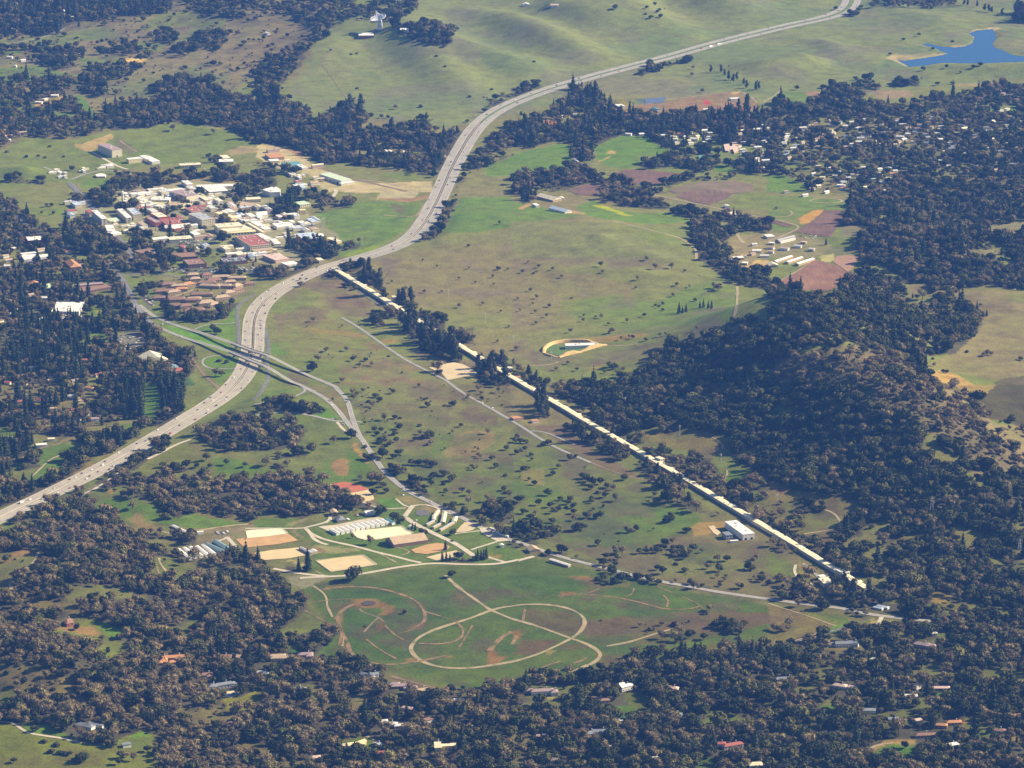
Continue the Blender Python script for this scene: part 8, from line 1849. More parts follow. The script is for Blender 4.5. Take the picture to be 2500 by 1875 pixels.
# --- small suburban houses
HM = {}
def house_mesh(rc,wc,L,Wd,h,kind):
 key = (rc,wc,L,kind)
 if key in HM:
  return HM[key]
 vs = [(x,y,z) for z in (-2.5,h) for x,y in ((-L / 2,-Wd / 2),(L / 2,-Wd / 2),(L / 2,Wd / 2),(-L / 2,Wd / 2))]
 fs = [(0,1,5,4),(1,2,6,5),(2,3,7,6),(3,0,4,7)]
 rise = Wd * .24
 if kind == 'flat':
  rv = [(x,y,z) for z in (h - .3,h + .3) for x,y in ((-L / 2 - .6,-Wd / 2 - .6),(L / 2 + .6,-Wd / 2 - .6),(L / 2 + .6,Wd / 2 + .6),(-L / 2 - .6,Wd / 2 + .6))]
  rf = [(0,1,5,4),(1,2,6,5),(2,3,7,6),(3,0,4,7),(4,5,6,7)]
 else:
  vs += [(-L / 2,0,h + rise),(L / 2,0,h + rise)]
  fs += [(7,4,8),(5,6,9)]
  q_ = ((-L / 2 - .7,-Wd / 2 - .7),(L / 2 + .7,-Wd / 2 - .7),(L / 2 + .7,Wd / 2 + .7),(-L / 2 - .7,Wd / 2 + .7))
  rv = [(x,y,h - .3) for x,y in q_] + [(x,y,h) for x,y in q_] + [(-L / 2 - .7,0,h + rise + .1),(L / 2 + .7,0,h + rise + .1)]
  rf = [(4,5,9,8),(6,7,8,9),(7,4,8),(5,6,9),(0,1,5,4),(1,2,6,5),(2,3,7,6),(3,0,4,7)]
 HM[key] = (mesh('house_wall',vs,fs,WM(wc)),mesh('house_roof',rv,rf,RM(rc)))
 return HM[key]
COLN = {'white': 'white','cream': 'cream','tan': 'tan','brown': 'brown','grey': 'grey','slate': 'slate','red': 'red','orange': 'orange','mauve': 'mauve','ltgrey': 'pale grey','pink': 'pinkish','blue': 'blue-grey','yellow': 'yellow'}
SUB = [   # outline, how many, palette of roofs, palette of walls
 ('30:100,1120 500,1040 1500,1010 1500,1260 1100,1260 500,1330 100,1400',62,['white','ltgrey','tan','grey','brown','slate','pink','ltgrey'],['white','cream','white']),
 ('30:1500,1050 2200,900 2200,1420 1700,1560 1500,1400',30,['ltgrey','tan','grey','slate','cream','white'],['white','cream']),
 ('30:350,1440 1100,1440 1100,1659 380,1640',24,['white','ltgrey','tan','orange','cream','blue'],['white','cream']),
 ('20:1270,1170 1700,1130 1840,1180 1700,1240 1400,1250',22,['white','cream','orange','ltgrey','white'],['white','cream']),
 ('20:1840,1130 2206,1060 2206,1480 1960,1400 1950,1220',24,['white','ltgrey','tan','cream','grey'],['white','cream']),
 ('20:940,1130 1170,1150 1160,1180 1000,1180',4,['white'],['white']),
 ('30:1600,700 2206,760 2200,900 1700,850',9,['pink','tan','cream','brown'],['white','cream']),
 ('31:0,0 1100,0 1050,60 200,60',8,['white','tan','pink'],['white']),
 ('00:0,20 1400,20 1300,150 600,200 0,290',20,['white','orange','pink','tan','cream'],['white','cream']),
 ('00:0,1060 260,1080 200,1240 0,1260',9,['pink','white','tan'],['white']),
 ('00:30,500 370,500 200,540 30,540',7,['white','cream','pink'],['white']),('00:1170,945 1600,950 1580,990 1180,970',8,['orange','pink','white'],['cream','pink']),
 ('00:320,850 560,820 560,840 330,895',6,['white'],['cream']),
 ('01:0,260 700,420 760,760 0,760',30,['white','brown','orange','pink','ltgrey','mauve','tan'],['white','cream']),
 ('01:0,860 420,880 380,1120 200,1280 0,1280',18,['ltgrey','brown','mauve','white','tan'],['white','cream']),
 ('01:100,1400 1100,1440 1100,1659 0,1659',20,['brown','mauve','tan','red','ltgrey'],['white','cream','pink']),
 ('02:0,0 1000,0 920,340 600,330 200,200 0,180',32,['brown','mauve','red','ltgrey','tan','orange'],['white','cream','pink']),
 ('02:280,440 900,480 800,520 300,560',5,['cream','white'],['white']),
 ('20:250,960 600,980 590,1080 280,1080',6,['orange','white','tan'],['white','cream']),
 ('21:1960,480 2206,420 2206,560 1980,560',10,['white','ltgrey','tan','grey'],['white','tan']),
 ('31:0,430 430,440 400,510 0,540',14,['white','grey','ltgrey','pink','tan'],['white','tan']),
 ('03:600,1500 2206,1250 2206,1659 1400,1659',6,['brown','slate','pink'],['white','cream']),
 ('13:600,1050 2206,1050 2206,1659 1300,1659',10,['brown','slate','mauve','ltgrey'],['white','cream']),
 ('23:300,1100 2200,1000 2206,1659 0,1659',16,['brown','slate','mauve','red','ltgrey'],['white','cream']),
 ('33:200,680 2200,700 2206,1400 300,1450',18,['brown','slate','mauve','pink','ltgrey','orange'],['white','cream','pink']),
]
rh = random.Random(21)
spots = []
for si,(s,n,rp,wp) in enumerate(SUB):
 n = max(2,int(n * (1.4 if si < 5 else (.5 if s[1] in '012' else .3))))
 pg = PX(s)
 got,tries = 0,0
 while got < n and tries < n * 40:
  tries += 1
  q_ = np.array([[rh.uniform(pg[:,0].min(),pg[:,0].max()),rh.uniform(pg[:,1].min(),pg[:,1].max())]])
  if not inside(pg,q_[:,0],q_[:,1])[0]:
   continue
  c = ground(q_)[0]
  if blocked(np.array([c[0]]),np.array([c[1]]))[0] or any((c[0] - a) ** 2 + (c[1] - b) ** 2 < 28 ** 2 for a,b in spots):
   continue
  got += 1
  spots.append((c[0],c[1]))
  rc,wc = rh.choice(rp),rh.choice(wp)
  L = rh.choice([12,15,19])
  kd = rh.choice(['gable','gable','flat'])
  wm_,rm_ = house_mesh(rc,wc,L,rh.choice([8,9]) if L < 18 else 10,4.8,kd)
  where = near(c[0],c[1])
  o = empty('house',(c[0],c[1],float(hz(*c))),rh.uniform(-.5,.9))
  tag(o,f"{ {12: 'small', 15: 'plain', 19: 'long'}[L]} {COLN[wc]} house, {COLN[rc]} roof, {near_dir(c[0], c[1])}",'house',f'houses by {where}')
  link('wall',wm_,o)
  link('roof',rm_,o)
  block_poly(ccw(np.array([[c[0] - 9,c[1] - (22 if c[1] > 600 else 18 if c[1] > -1200 else 11)],[c[0] + 9,c[1] - (22 if c[1] > 600 else 18 if c[1] > -1200 else 11)],[c[0] + 9,c[1] + 7],[c[0] - 9,c[1] + 7]])))
# --- power poles
M_POLE = mat('pole_wood',(.58,.54,.47),.8,.1,.5)
POLES = [('11:915,455','beside the yellow-green verge above the highway'),('11:1160,565','just below the highway bend'),('11:1400,712','on the left flank of the green mound'),('11:1658,910','in the middle left of the green mound'),('11:1975,1114','at the lower left of the green mound'),('21:8,1312','left of the curved retaining wall'),('21:337,1452','in front of the curved retaining wall'),('21:625,1652','below the curved retaining wall'),('22:975,190','at the edge of the dark wooded ridge'),('22:1445,437','on the brown clearing under the wooded ridge'),('22:1800,682','in the brush left of the small green clearing'),('32:80,1030','on the grassy knoll above the gallery'),('01:2010,80','in the laboratory yard'),('11:570,290','in the group at the campus edge'),('11:582,288','second in the group at the campus edge'),('11:592,286','third in the group at the campus edge')]
pole_v,pole_f = [],[]
limb(pole_v,pole_f,(0,0,-2),(0,0,21),.55,.38,8)
PM = mesh('pole_shaft',pole_v,pole_f,M_POLE)
arm_v,arm_f = [],[]
limb(arm_v,arm_f,(-3.2,0,18.6),(3.2,0,18.6),.22,.22,6)
AM = mesh('pole_arm',arm_v,arm_f,M_POLE)
arm_v,arm_f = [],[]
limb(arm_v,arm_f,(-2.4,0,16.6),(2.4,0,16.6),.2,.2,6)
AM2 = mesh('pole_arm',arm_v,arm_f,M_POLE)
for s,lab in POLES:
 c = G(s)[0]
 o = empty('power_pole',(*c,float(hz(*c))),.5)
 tag(o,f'pale power pole with cross arms {lab}','pole','power poles crossing the pasture')
 link('shaft',PM,o)
 link('cross_arm',AM,o)
 link('cross_arm',AM2,o)
# lattice masts on the wooded slope
for s,lab in (('32:1410,1085','pale lattice mast pair above the wooded slope'),('32:2165,1452','pale lattice mast by the right edge of the wood')):
 c = G(s)[0]
 o = empty('lattice_mast',(*c,float(hz(*c))))
 tag(o,lab,'mast')
 vs,fs = [],[]
 for sx,sy in ((-1,-1),(1,-1),(1,1),(-1,1)):
  limb(vs,fs,(sx * 3.2,sy * 3.2,-2),(sx * .8,sy * .8,26),.3,.2,5)
 for z in range(0,26,5):
  w0,w1 = 3.2 - z * .092,3.2 - (z + 5) * .092
  limb(vs,fs,(-w0,-w0,z),(w1,-w1,z + 5),.18,.18,4)
  limb(vs,fs,(w0,w0,z),(-w1,w1,z + 5),.18,.18,4)
 link('lattice',mesh('lattice',vs,fs,M_POLE),o)
 vs,fs = [],[]
 for z in (18,22,25):
  limb(vs,fs,(-5,0,z),(5,0,z),.25,.25,5)
 link('cross_arm',mesh('cross_arm',vs,fs,M_POLE),o)
# --- vehicles
def car_mesh(name,col,L,Wd,H,rough=.3):
 m = mat('paint_' + name,col,rough,.03,.5,spec=.5)
 hw,hl = Wd / 2,L / 2
 b0,b1,top = .28,H * .58,H
 prof = [(-hl,b0),(-hl,b1 * .95),(-hl * .72,b1),(-hl * .5,top),(hl * .25,top),(hl * .55,b1),(hl * .95,b1 * .82),(hl,b0)]
 vs = [(x,-hw * (.82 if z > b1 + .01 else 1),z) for x,z in prof] + [(x,hw * (.82 if z > b1 + .01 else 1),z) for x,z in prof]
 n = len(prof)
 fs = [(i,(i + 1) % n,n + (i + 1) % n,n + i) for i in range(n)] + [tuple(range(n))[::-1],tuple(range(n,2 * n))]
 k = len(vs)
 me_v,me_f,mi = list(vs),list(fs),[0] * len(fs)
 mi[2] = 1
 mi[4] = 1
 for x in (-hl * .62,hl * .6):
  for y in (-hw,hw):
   i = len(me_v)
   for yy in (y - .12,y + .12):
    for a in range(6):
     me_v.append((x + math.cos(a * math.pi / 3) * .34,yy,.34 + math.sin(a * math.pi / 3) * .34))
   me_f += [(i + a,i + (a + 1) % 6,i + 6 + (a + 1) % 6,i + 6 + a) for a in range(6)] + [tuple(i + a for a in range(6)),tuple(i + 6 + a for a in range(6))[::-1]]
   mi += [1] * 8
 me = mesh(name,me_v,me_f,m)
 me.materials.append(M_GLASS)
 me.polygons.foreach_set('material_index',mi)
 return me
CARS = [('white',(.80,.80,.78),30),('silver',(.50,.51,.52),20),('black',(.02,.02,.025),20),('dark blue',(.03,.05,.12),8),('grey',(.14,.14,.15),14),('red',(.35,.03,.02),8)]
CM = {}
for nm,col,w_ in CARS:
 for sz,dims in (('car',(5.2,2.2,1.65)),('van',(6.6,2.5,2.5))):
  CM[nm,sz] = car_mesh(f'{nm.replace(" ", "_")}_{sz}',col,*dims)
rc_ = random.Random(77)
n_cars = 0
def place_car(x,y,z,a,label,group,only=None):
 global n_cars
 nm = only or rc_.choices([c[0] for c in CARS],[c[2] for c in CARS])[0]
 sz = 'van' if rc_.random() < .35 else 'car'
 o = link('car',CM[nm,sz],None,(x,y,z))
 o.rotation_euler = (0,0,a)
 tag(o,label.format(c=nm,t='van' if sz == 'van' else 'car'),'car',group)
 n_cars += 1
 return o
nL = len(L0)
vis = np.nonzero((px_hw[:,0] > 5) & (px_hw[:,1] > 5))[0]
for side,ln in ((-1,left_line),(1,right_line)):
 i = vis[0] + 2.0
 while i < vis[-1] - 2:
  near_f = px_hw[int(i),1] > 640
  i += rc_.uniform(1.0,5.6) if near_f else rc_.uniform(3,11)
  if i >= vis[-1] - 2:
   break
  k,f = int(i),i % 1
  lane = rc_.choice([-5.5,-1.85,1.85,5.5])
  p = ln[k] * (1 - f) + ln[k + 1] * f + NRM[k] * lane
  a = math.atan2(tn[k][1],tn[k][0]) + (math.pi if side < 0 else 0)
  place_car(p[0],p[1],float(hz(*p)) + .56,a,'{c} {t} driving on the ' + ('left' if side < 0 else 'right') + f' carriageway by {near(p[0], p[1])}',f"cars on the {'left' if side < 0 else 'right'} carriageway")
# a few cars on the roads below the interchange
for s,kind_ in (('12:500,55','white'),('12:655,178','white'),('12:660,297','white'),('12:690,300','black'),('12:750,342','white'),('12:780,150','black'),('12:1265,892','white'),('12:1410,960','black'),('12:1510,1010','white'),('01:1560,1245','silver'),('01:1400,1140','white'),('01:1750,1305','black'),('01:1300,1120','white'),('33:1210,380','white'),('D:1465,645','black'),('22:60,300','white'),('12:1950,157','white'),('12:2040,202','white'),('D:955,170','white'),('D:1090,435','silver')):
 c = G(s)[0]
 place_car(c[0],c[1],float(hz(*c)) + .55,rc_.uniform(0,3),'{c} {t} on the road by ' + near(c[0],c[1]),'cars on the country roads',kind_)
# two large white lorries on the far highway and a bus near
for s,lab,L_ in (('20:1798,415','left of two long white lorries on the far highway',17),('20:1870,395','right of two long white lorries on the far highway',17),('02:205,1032','white box lorry on the near highway by the left edge',10)):
 c = G(s)[0]
 k = int(np.argmin(np.hypot(*(L0 - c).T)))
 p = (left_line if s.startswith('02') else right_line)[k]
 o = empty('lorry',(*p,float(hz(*p)) + .6),math.atan2(tn[k][1],tn[k][0]))
 tag(o,lab,'lorry')
 box('cargo_box',o,-1.5,0,.9,L_ - 4,2.8,3.2,RM('white'))
 box('cab',o,L_ / 2 - 1.6,0,.5,2.6,2.6,2.8,RM('white'))
 for wx in (-L_ / 2 + 1.5,-L_ / 2 + 3,L_ / 2 - 2):
  for wy in (-1.2,1.2):
   box('wheel',o,wx,wy,0,1,.4,1,M_DARK)
# car parks
LOTS = [('G:100,640 900,630 1100,680 1100,740 400,720 60,700','by the tan homes',46),('G:1300,640 1900,640 1860,720 1620,760 1440,700','below the parking deck',34),('A:1180,1290 1380,1280 1400,1370 1220,1360','under the red buildings',22),('A:1500,1310 1900,1290 2100,1340 2050,1430 1700,1400','below the long white office',44),('01:970,1235 1190,1205 1270,1320 1060,1370','left of the interchange',40),('01:1210,840 1310,920 1330,1000 1260,960','beside the avenue',22),('B:30,480 260,520 330,590 180,610 0,560','between the laboratory halls',26),('B:400,540 540,600 540,680 470,640','right of the yellow-roofed hall',16),('B:1310,760 1640,770 1640,840 1330,850','in the open laboratory yard',24),('D:210,425 370,405 400,430 240,445','by the brown timber house',12),('D:420,380 560,345 640,345 470,395','behind the white barns',16),('C:560,170 800,160 790,200 600,215','above the green barns',12),('00:1560,1460 1900,1440 1900,1455 1600,1475','on the laboratory hill',12),('33:760,65 900,110 890,150 820,110','at the gallery end',14),('32:470,1640 540,1655 33:560,60 480,60','at the near gallery annex',8),('31:260,370 420,370 420,400 300,400','at the farm',10),('D:1790,520 1850,515 1900,545 1830,560','on the trailer lot',6)]
lot_extra = []
mda = math.atan2(u_[1],u_[0]) if False else ang
for s,lab,n in LOTS:
 pg = G(s)
 ca,sa = math.cos(ang),math.sin(ang)
 c0_ = pg.mean(0)
 loc = (pg - c0_) @ np.array([[ca,-sa],[sa,ca]])
 cells = [(x,y) for x in np.arange(loc[:,0].min(),loc[:,0].max(),3.2) for y in np.arange(loc[:,1].min(),loc[:,1].max(),9.0)]
 rc_.shuffle(cells)
 k = 0
 for x,y in cells:
  w_ = c0_ + np.array([[ca,sa],[-sa,ca]]).T @ np.array([x,y])
  if not inside(pg,w_[:1],w_[1:2])[0]:
   continue
  k += 1
  if k > n:
   break
  zz_ = float(hz(*w_)) + .45
  if n_cars < 298:
   place_car(w_[0],w_[1],zz_,ang + math.pi / 2,'{c} {t} parked in the lot ' + lab,'cars parked ' + lab)
  else:
   lot_extra.append((w_[0],w_[1],zz_))
 block_poly(ccw(pg),0) if n > 20 else None
# cars on the parking deck roof
deck = park.location
dq = on_plane(PX('G:1110,500 1470,482 1530,528 1160,552'),deck.z + 6.5)
for _ in range(60):
 a_,b_ = rc_.random(),rc_.choice([.15,.3,.62,.8])
 p = (dq[0] * (1 - a_) + dq[1] * a_) * (1 - b_) + (dq[3] * (1 - a_) + dq[2] * a_) * b_
 lot_extra.append((p[0],p[1],deck.z + 6.5))
vs,fs = [],[]
for x,y,z in lot_extra:
 i = len(vs)
 hl,hw = 2.3,1.0
 ca,sa = math.cos(ang + math.pi / 2),math.sin(ang + math.pi / 2)
 for lx,ly,lz in ((-hl,-hw,.3),(hl,-hw,.3),(hl,hw,.3),(-hl,hw,.3),(-hl,-hw,.95),(hl,-hw,.8),(hl,hw,.8),(-hl,hw,.95),(-hl * .7,-hw * .8,1.5),(hl * .3,-hw * .8,1.5),(hl * .3,hw * .8,1.5),(-hl * .7,hw * .8,1.5)):
  vs.append((x + ca * lx - sa * ly,y + sa * lx + ca * ly,z + lz))
 fs += [tuple(i + q_ for q_ in f) for f in ((0,1,5,4),(1,2,6,5),(2,3,7,6),(3,0,4,7),(4,5,9,8),(5,6,10,9),(6,7,11,10),(7,4,8,11),(8,9,10,11))]
if vs:
 me = mesh('parked_cars',vs,fs,mat('paint_white',(.8,.8,.78)))
 for nm in ('silver','black','grey','red'):
  me.materials.append(mat('paint_' + nm + '_car',(.5,.5,.5)))
 me.polygons.foreach_set('material_index',np.repeat([rc_.choice([0,0,1,2,3,4]) for _ in lot_extra],9).astype(np.int32))
 tag(link('parked_cars',me),'further cars packed in the laboratory car parks',kind='stuff')
print('cars',n_cars,len(lot_extra))
# --- tree shapes: lobes clothed in leaf clumps
def foliage_mat(name,lo,hi,odd,scale=.6):
 m,t,b = new_mat(name)
 oi = t.nodes.new('ShaderNodeObjectInfo')
 r_ = ramp(t,oi.outputs['Random'],[(0,lo),(.45,tuple((a + c) / 2 for a,c in zip(lo,hi))),(.88,hi),(1,odd)])
 n = noise_node(t,scale,3,.6)
 r2_ = ramp(t,n.outputs[0],[(.3,(.62,.65,.62)),(.7,(1.35,1.32,1.2))])
 t.links.new(mul(t,r_.outputs[0],r2_.outputs[0]),b.inputs['Base Color'])
 b.inputs['Roughness'].default_value = .8
 b.inputs['Specular IOR Level'].default_value = .15
 return m
M_BARK = mat('bark',(.10,.08,.06),.95,.3,1.0)
FOL = {
 'o': foliage_mat('oak_leaves',(.020,.025,.008),(.098,.100,.027),(.19,.17,.045)),
 'b': foliage_mat('bare_twigs',(.130,.102,.052),(.285,.218,.115),(.23,.21,.065)),
 'c': foliage_mat('conifer_needles',(.026,.042,.022),(.050,.068,.032),(.075,.085,.03)),
 'e': foliage_mat('eucalyptus_leaves',(.042,.052,.032),(.075,.080,.05),(.10,.10,.06)),
 's': foliage_mat('shrub_leaves',(.045,.048,.028),(.095,.085,.05),(.13,.10,.065)),
}
def clump_mesh(name,lobes,n,size,m,seed,core=.72,flat=.0,up=.2,twig=False):
 r = np.random.default_rng(seed)
 vol = np.array([l[3] * l[4] * l[5] for l in lobes]) ** .67
 pick = r.choice(len(lobes),n,p=vol / vol.sum())
 vs,fs = [],[]
 for k in pick:
  cx,cy,cz,rx,ry,rz = lobes[k]
  d = r.normal(size=3)
  d[2] = d[2] + up
  d /= np.linalg.norm(d)
  rad = r.uniform(.72,1.12)
  p = np.array([cx + d[0] * rx * rad,cy + d[1] * ry * rad,cz + d[2] * rz * rad])
  nrm = d + r.normal(size=3) * .45
  nrm /= np.linalg.norm(nrm)
  a = np.cross(nrm,r.normal(size=3))
  a /= np.linalg.norm(a)
  b_ = np.cross(nrm,a)
  if twig:
   a = d * .8 + r.normal(size=3) * .75
   b_ = np.cross(a,r.normal(size=3))
   b_ /= np.linalg.norm(b_)
   b_ *= .5
  s1,s2 = size * r.uniform(.6,1.25),size * r.uniform(.5,1.0)
  i = len(vs)
  tip = nrm * size * r.uniform(.1,.5)
  vs += [p - a * s1 - b_ * s2 * .6,p + a * s1 * .8 - b_ * s2,p + a * s1 * .5 + b_ * s2 + tip * .4,p - a * s1 * .7 + b_ * s2 * .8]
  fs.append((i,i + 1,i + 2,i + 3))
 if core:
  for cx,cy,cz,rx,ry,rz in lobes:
   bm = bmesh.new()
   bmesh.ops.create_icosphere(bm,subdivisions=1 if len(lobes) > 3 else 2,radius=1.0)
   i = len(vs)
   bm.verts.index_update()
   for v in bm.verts:
    w_ = core * r.uniform(.75,1.15)
    vs.append((cx + v.co.x * rx * w_,cy + v.co.y * ry * w_,cz + v.co.z * rz * w_))
   fs += [tuple(i + v.index for v in f.verts) for f in bm.faces]
   bm.free()
 return mesh(name,vs,fs,m)
def trunk_mesh(name,h,r,limbs,seed):
 rr = random.Random(seed)
 vs,fs = [],[]
 limb(vs,fs,(0,0,-.8),(rr.uniform(-.3,.3),rr.uniform(-.3,.3),h),r,r * .6)
 for k in range(limbs):
  an = 2 * math.pi * (k + rr.random() * .5) / max(limbs,1)
  L = rr.uniform(.5,.9) * h
  limb(vs,fs,(0,0,h * rr.uniform(.6,.95)),(math.cos(an) * L,math.sin(an) * L,h + L * rr.uniform(.3,.8)),r * .5,r * .15,4)
 return mesh(name,vs,fs,M_BARK)
def lobes_oak(seed,R=4.6,Hc=5.2,n=6):
 r = random.Random(seed)
 L = [(0,0,Hc,R * .72,R * .72,R * .62)]
 for k in range(n):
  an = 2 * math.pi * (k + r.random() * .6) / n
  q_ = r.uniform(.3,.85) * R
  L.append((math.cos(an) * q_,math.sin(an) * q_,Hc + r.uniform(-1.6,1.3),R * r.uniform(.28,.6),R * r.uniform(.28,.6),R * r.uniform(.26,.48)))
 return L
def lobes_conifer(seed,R=3.4,H=21):
 r = random.Random(seed)
 L = []
 for k in range(7):
  f = k / 6
  rad = R * (1 - f) ** .8 + .5
  L.append((r.uniform(-.4,.4),r.uniform(-.4,.4),3.0 + (H - 4) * f,rad,rad,H / 11))
 return L
def lobes_euc(seed,H=22):
 r = random.Random(seed)
 L = []
 for k in range(7):
  f = k / 6
  q_ = r.uniform(.6,3.0)
  an = r.random() * 6.28
  R = r.uniform(2.4,3.6) * (1.1 - .4 * f)
  L.append((math.cos(an) * q_,math.sin(an) * q_,6 + (H - 9) * f,R,R,R * 1.15))
 return L
PROTO = {'o': [],'b': [],'c': [],'e': [],'s': []}     # (crown, trunk) pairs
for k in range(3):
 PROTO['o'].append((clump_mesh('oak_crown',lobes_oak(10 + k,4.6 + .4 * k),460,.72,FOL['o'],k),trunk_mesh('oak_trunk',3.2,.38,4,k)))
 PROTO['b'].append((clump_mesh('bare_crown',lobes_oak(30 + k,4.4,5.8,7),760,.40,FOL['b'],40 + k,core=.80,twig=True),trunk_mesh('bare_trunk',3.6,.32,6,7 + k)))
 PROTO['c'].append((clump_mesh('conifer_crown',lobes_conifer(50 + k,3.2 + .5 * k,20 + 3 * k),420,.75,FOL['c'],60 + k,up=-.25),trunk_mesh('conifer_trunk',14,.42,0,20 + k)))
 PROTO['e'].append((clump_mesh('eucalyptus_crown',lobes_euc(70 + k),420,.8,FOL['e'],80 + k),trunk_mesh('eucalyptus_trunk',13,.45,4,30 + k)))
 PROTO['s'].append((clump_mesh('shrub_crown',[(0,0,1.1,2.0,1.8,1.2),(1.2,.5,.8,1.3,1.2,.9),(-1.1,-.6,.9,1.2,1.4,.9)],90,.6,FOL['s'],90 + k),None))
# --- where trees grow
sp = 11.0
gx,gy = np.meshgrid(np.arange(-1990,1990,sp),np.arange(-2880,4200,sp))
tx = gx.ravel() + RNG.uniform(-.48,.48,gx.size) * sp
ty = gy.ravel() + RNG.uniform(-.48,.48,gx.size) * sp
tz = hz(tx,ty)
qx,qy = to_px(tx,ty,tz)
keep = (qx > -170) & (qx < 2670) & (qy > -90) & (qy < 1990)
tx,ty,tz,qx,qy = tx[keep],ty[keep],tz[keep],qx[keep],qy[keep]
wx = qx + np.interp(qy,[0,500,900],[34,20,14]) * (fbm(tx / 45,ty / 45,141,3) - .5) * 2
wy = qy + np.interp(qy,[0,500,900],[11,7,5]) * (fbm(tx / 45,ty / 45,157,3) - .5) * 2
nearf = (qx > -30) & (qx < 2530)
wx = np.where(nearf,np.clip(wx,1.5,2498.5),wx)
wy = np.clip(wy,1.5,1873.5)
dens = np.full(len(tx),.0004)
mixv = np.tile(np.array([3,3,0,0,4.]),(len(tx),1))
for s,d_,mx in WOODS:
 k = inside(PX(s),wx,wy)
 dens[k] = d_
 mixv[k] = mx
dens = dens * clearing(tx,ty,qy)
of = ~nearf
dens[of] = np.where(fbm(tx[of] / 500,ty[of] / 500,5,3) > .45,.8,.02)
mixv[of] = (5,4,1,0,0)
gap = fbm(tx / 38,ty / 38,171,3)
dens = np.where(dens > .3,dens * np.clip(1.25 - np.maximum(gap - .52,0) * 3.2,.35,1.05),dens * np.clip((gap - .3) * 5,.05,2.5))
sel = (RNG.random(len(tx)) < dens) & ~blocked(tx,ty)
tx,ty,tz,qx,qy,mixv = tx[sel],ty[sel],tz[sel],qx[sel],qy[sel],mixv[sel]
# species drift over some tens of metres, so that stands of one kind form
cum = np.cumsum(mixv / np.maximum(mixv.sum(1),1e-6)[:,None],1)
sp_n = np.clip((fbm(tx / 70,ty / 70,191,3) - .5) * 1.9 + .5,0,1)
u_ = np.clip(.5 * sp_n + .5 * RNG.random(len(tx)),0,.999)
u_ = np.where(RNG.random(len(tx)) < .45,RNG.random(len(tx)),u_)
kind_i = np.minimum((u_[:,None] > cum).sum(1),4)
KS = 'obces'
tree_scale = np.clip(RNG.lognormal(.22,.42,len(tx)),.5,2.6)
dsel = dens[sel]
tree_scale = np.where(dsel < .3,tree_scale * .62,tree_scale)
tree_scale = np.where(kind_i == 2,tree_scale * .75,tree_scale)
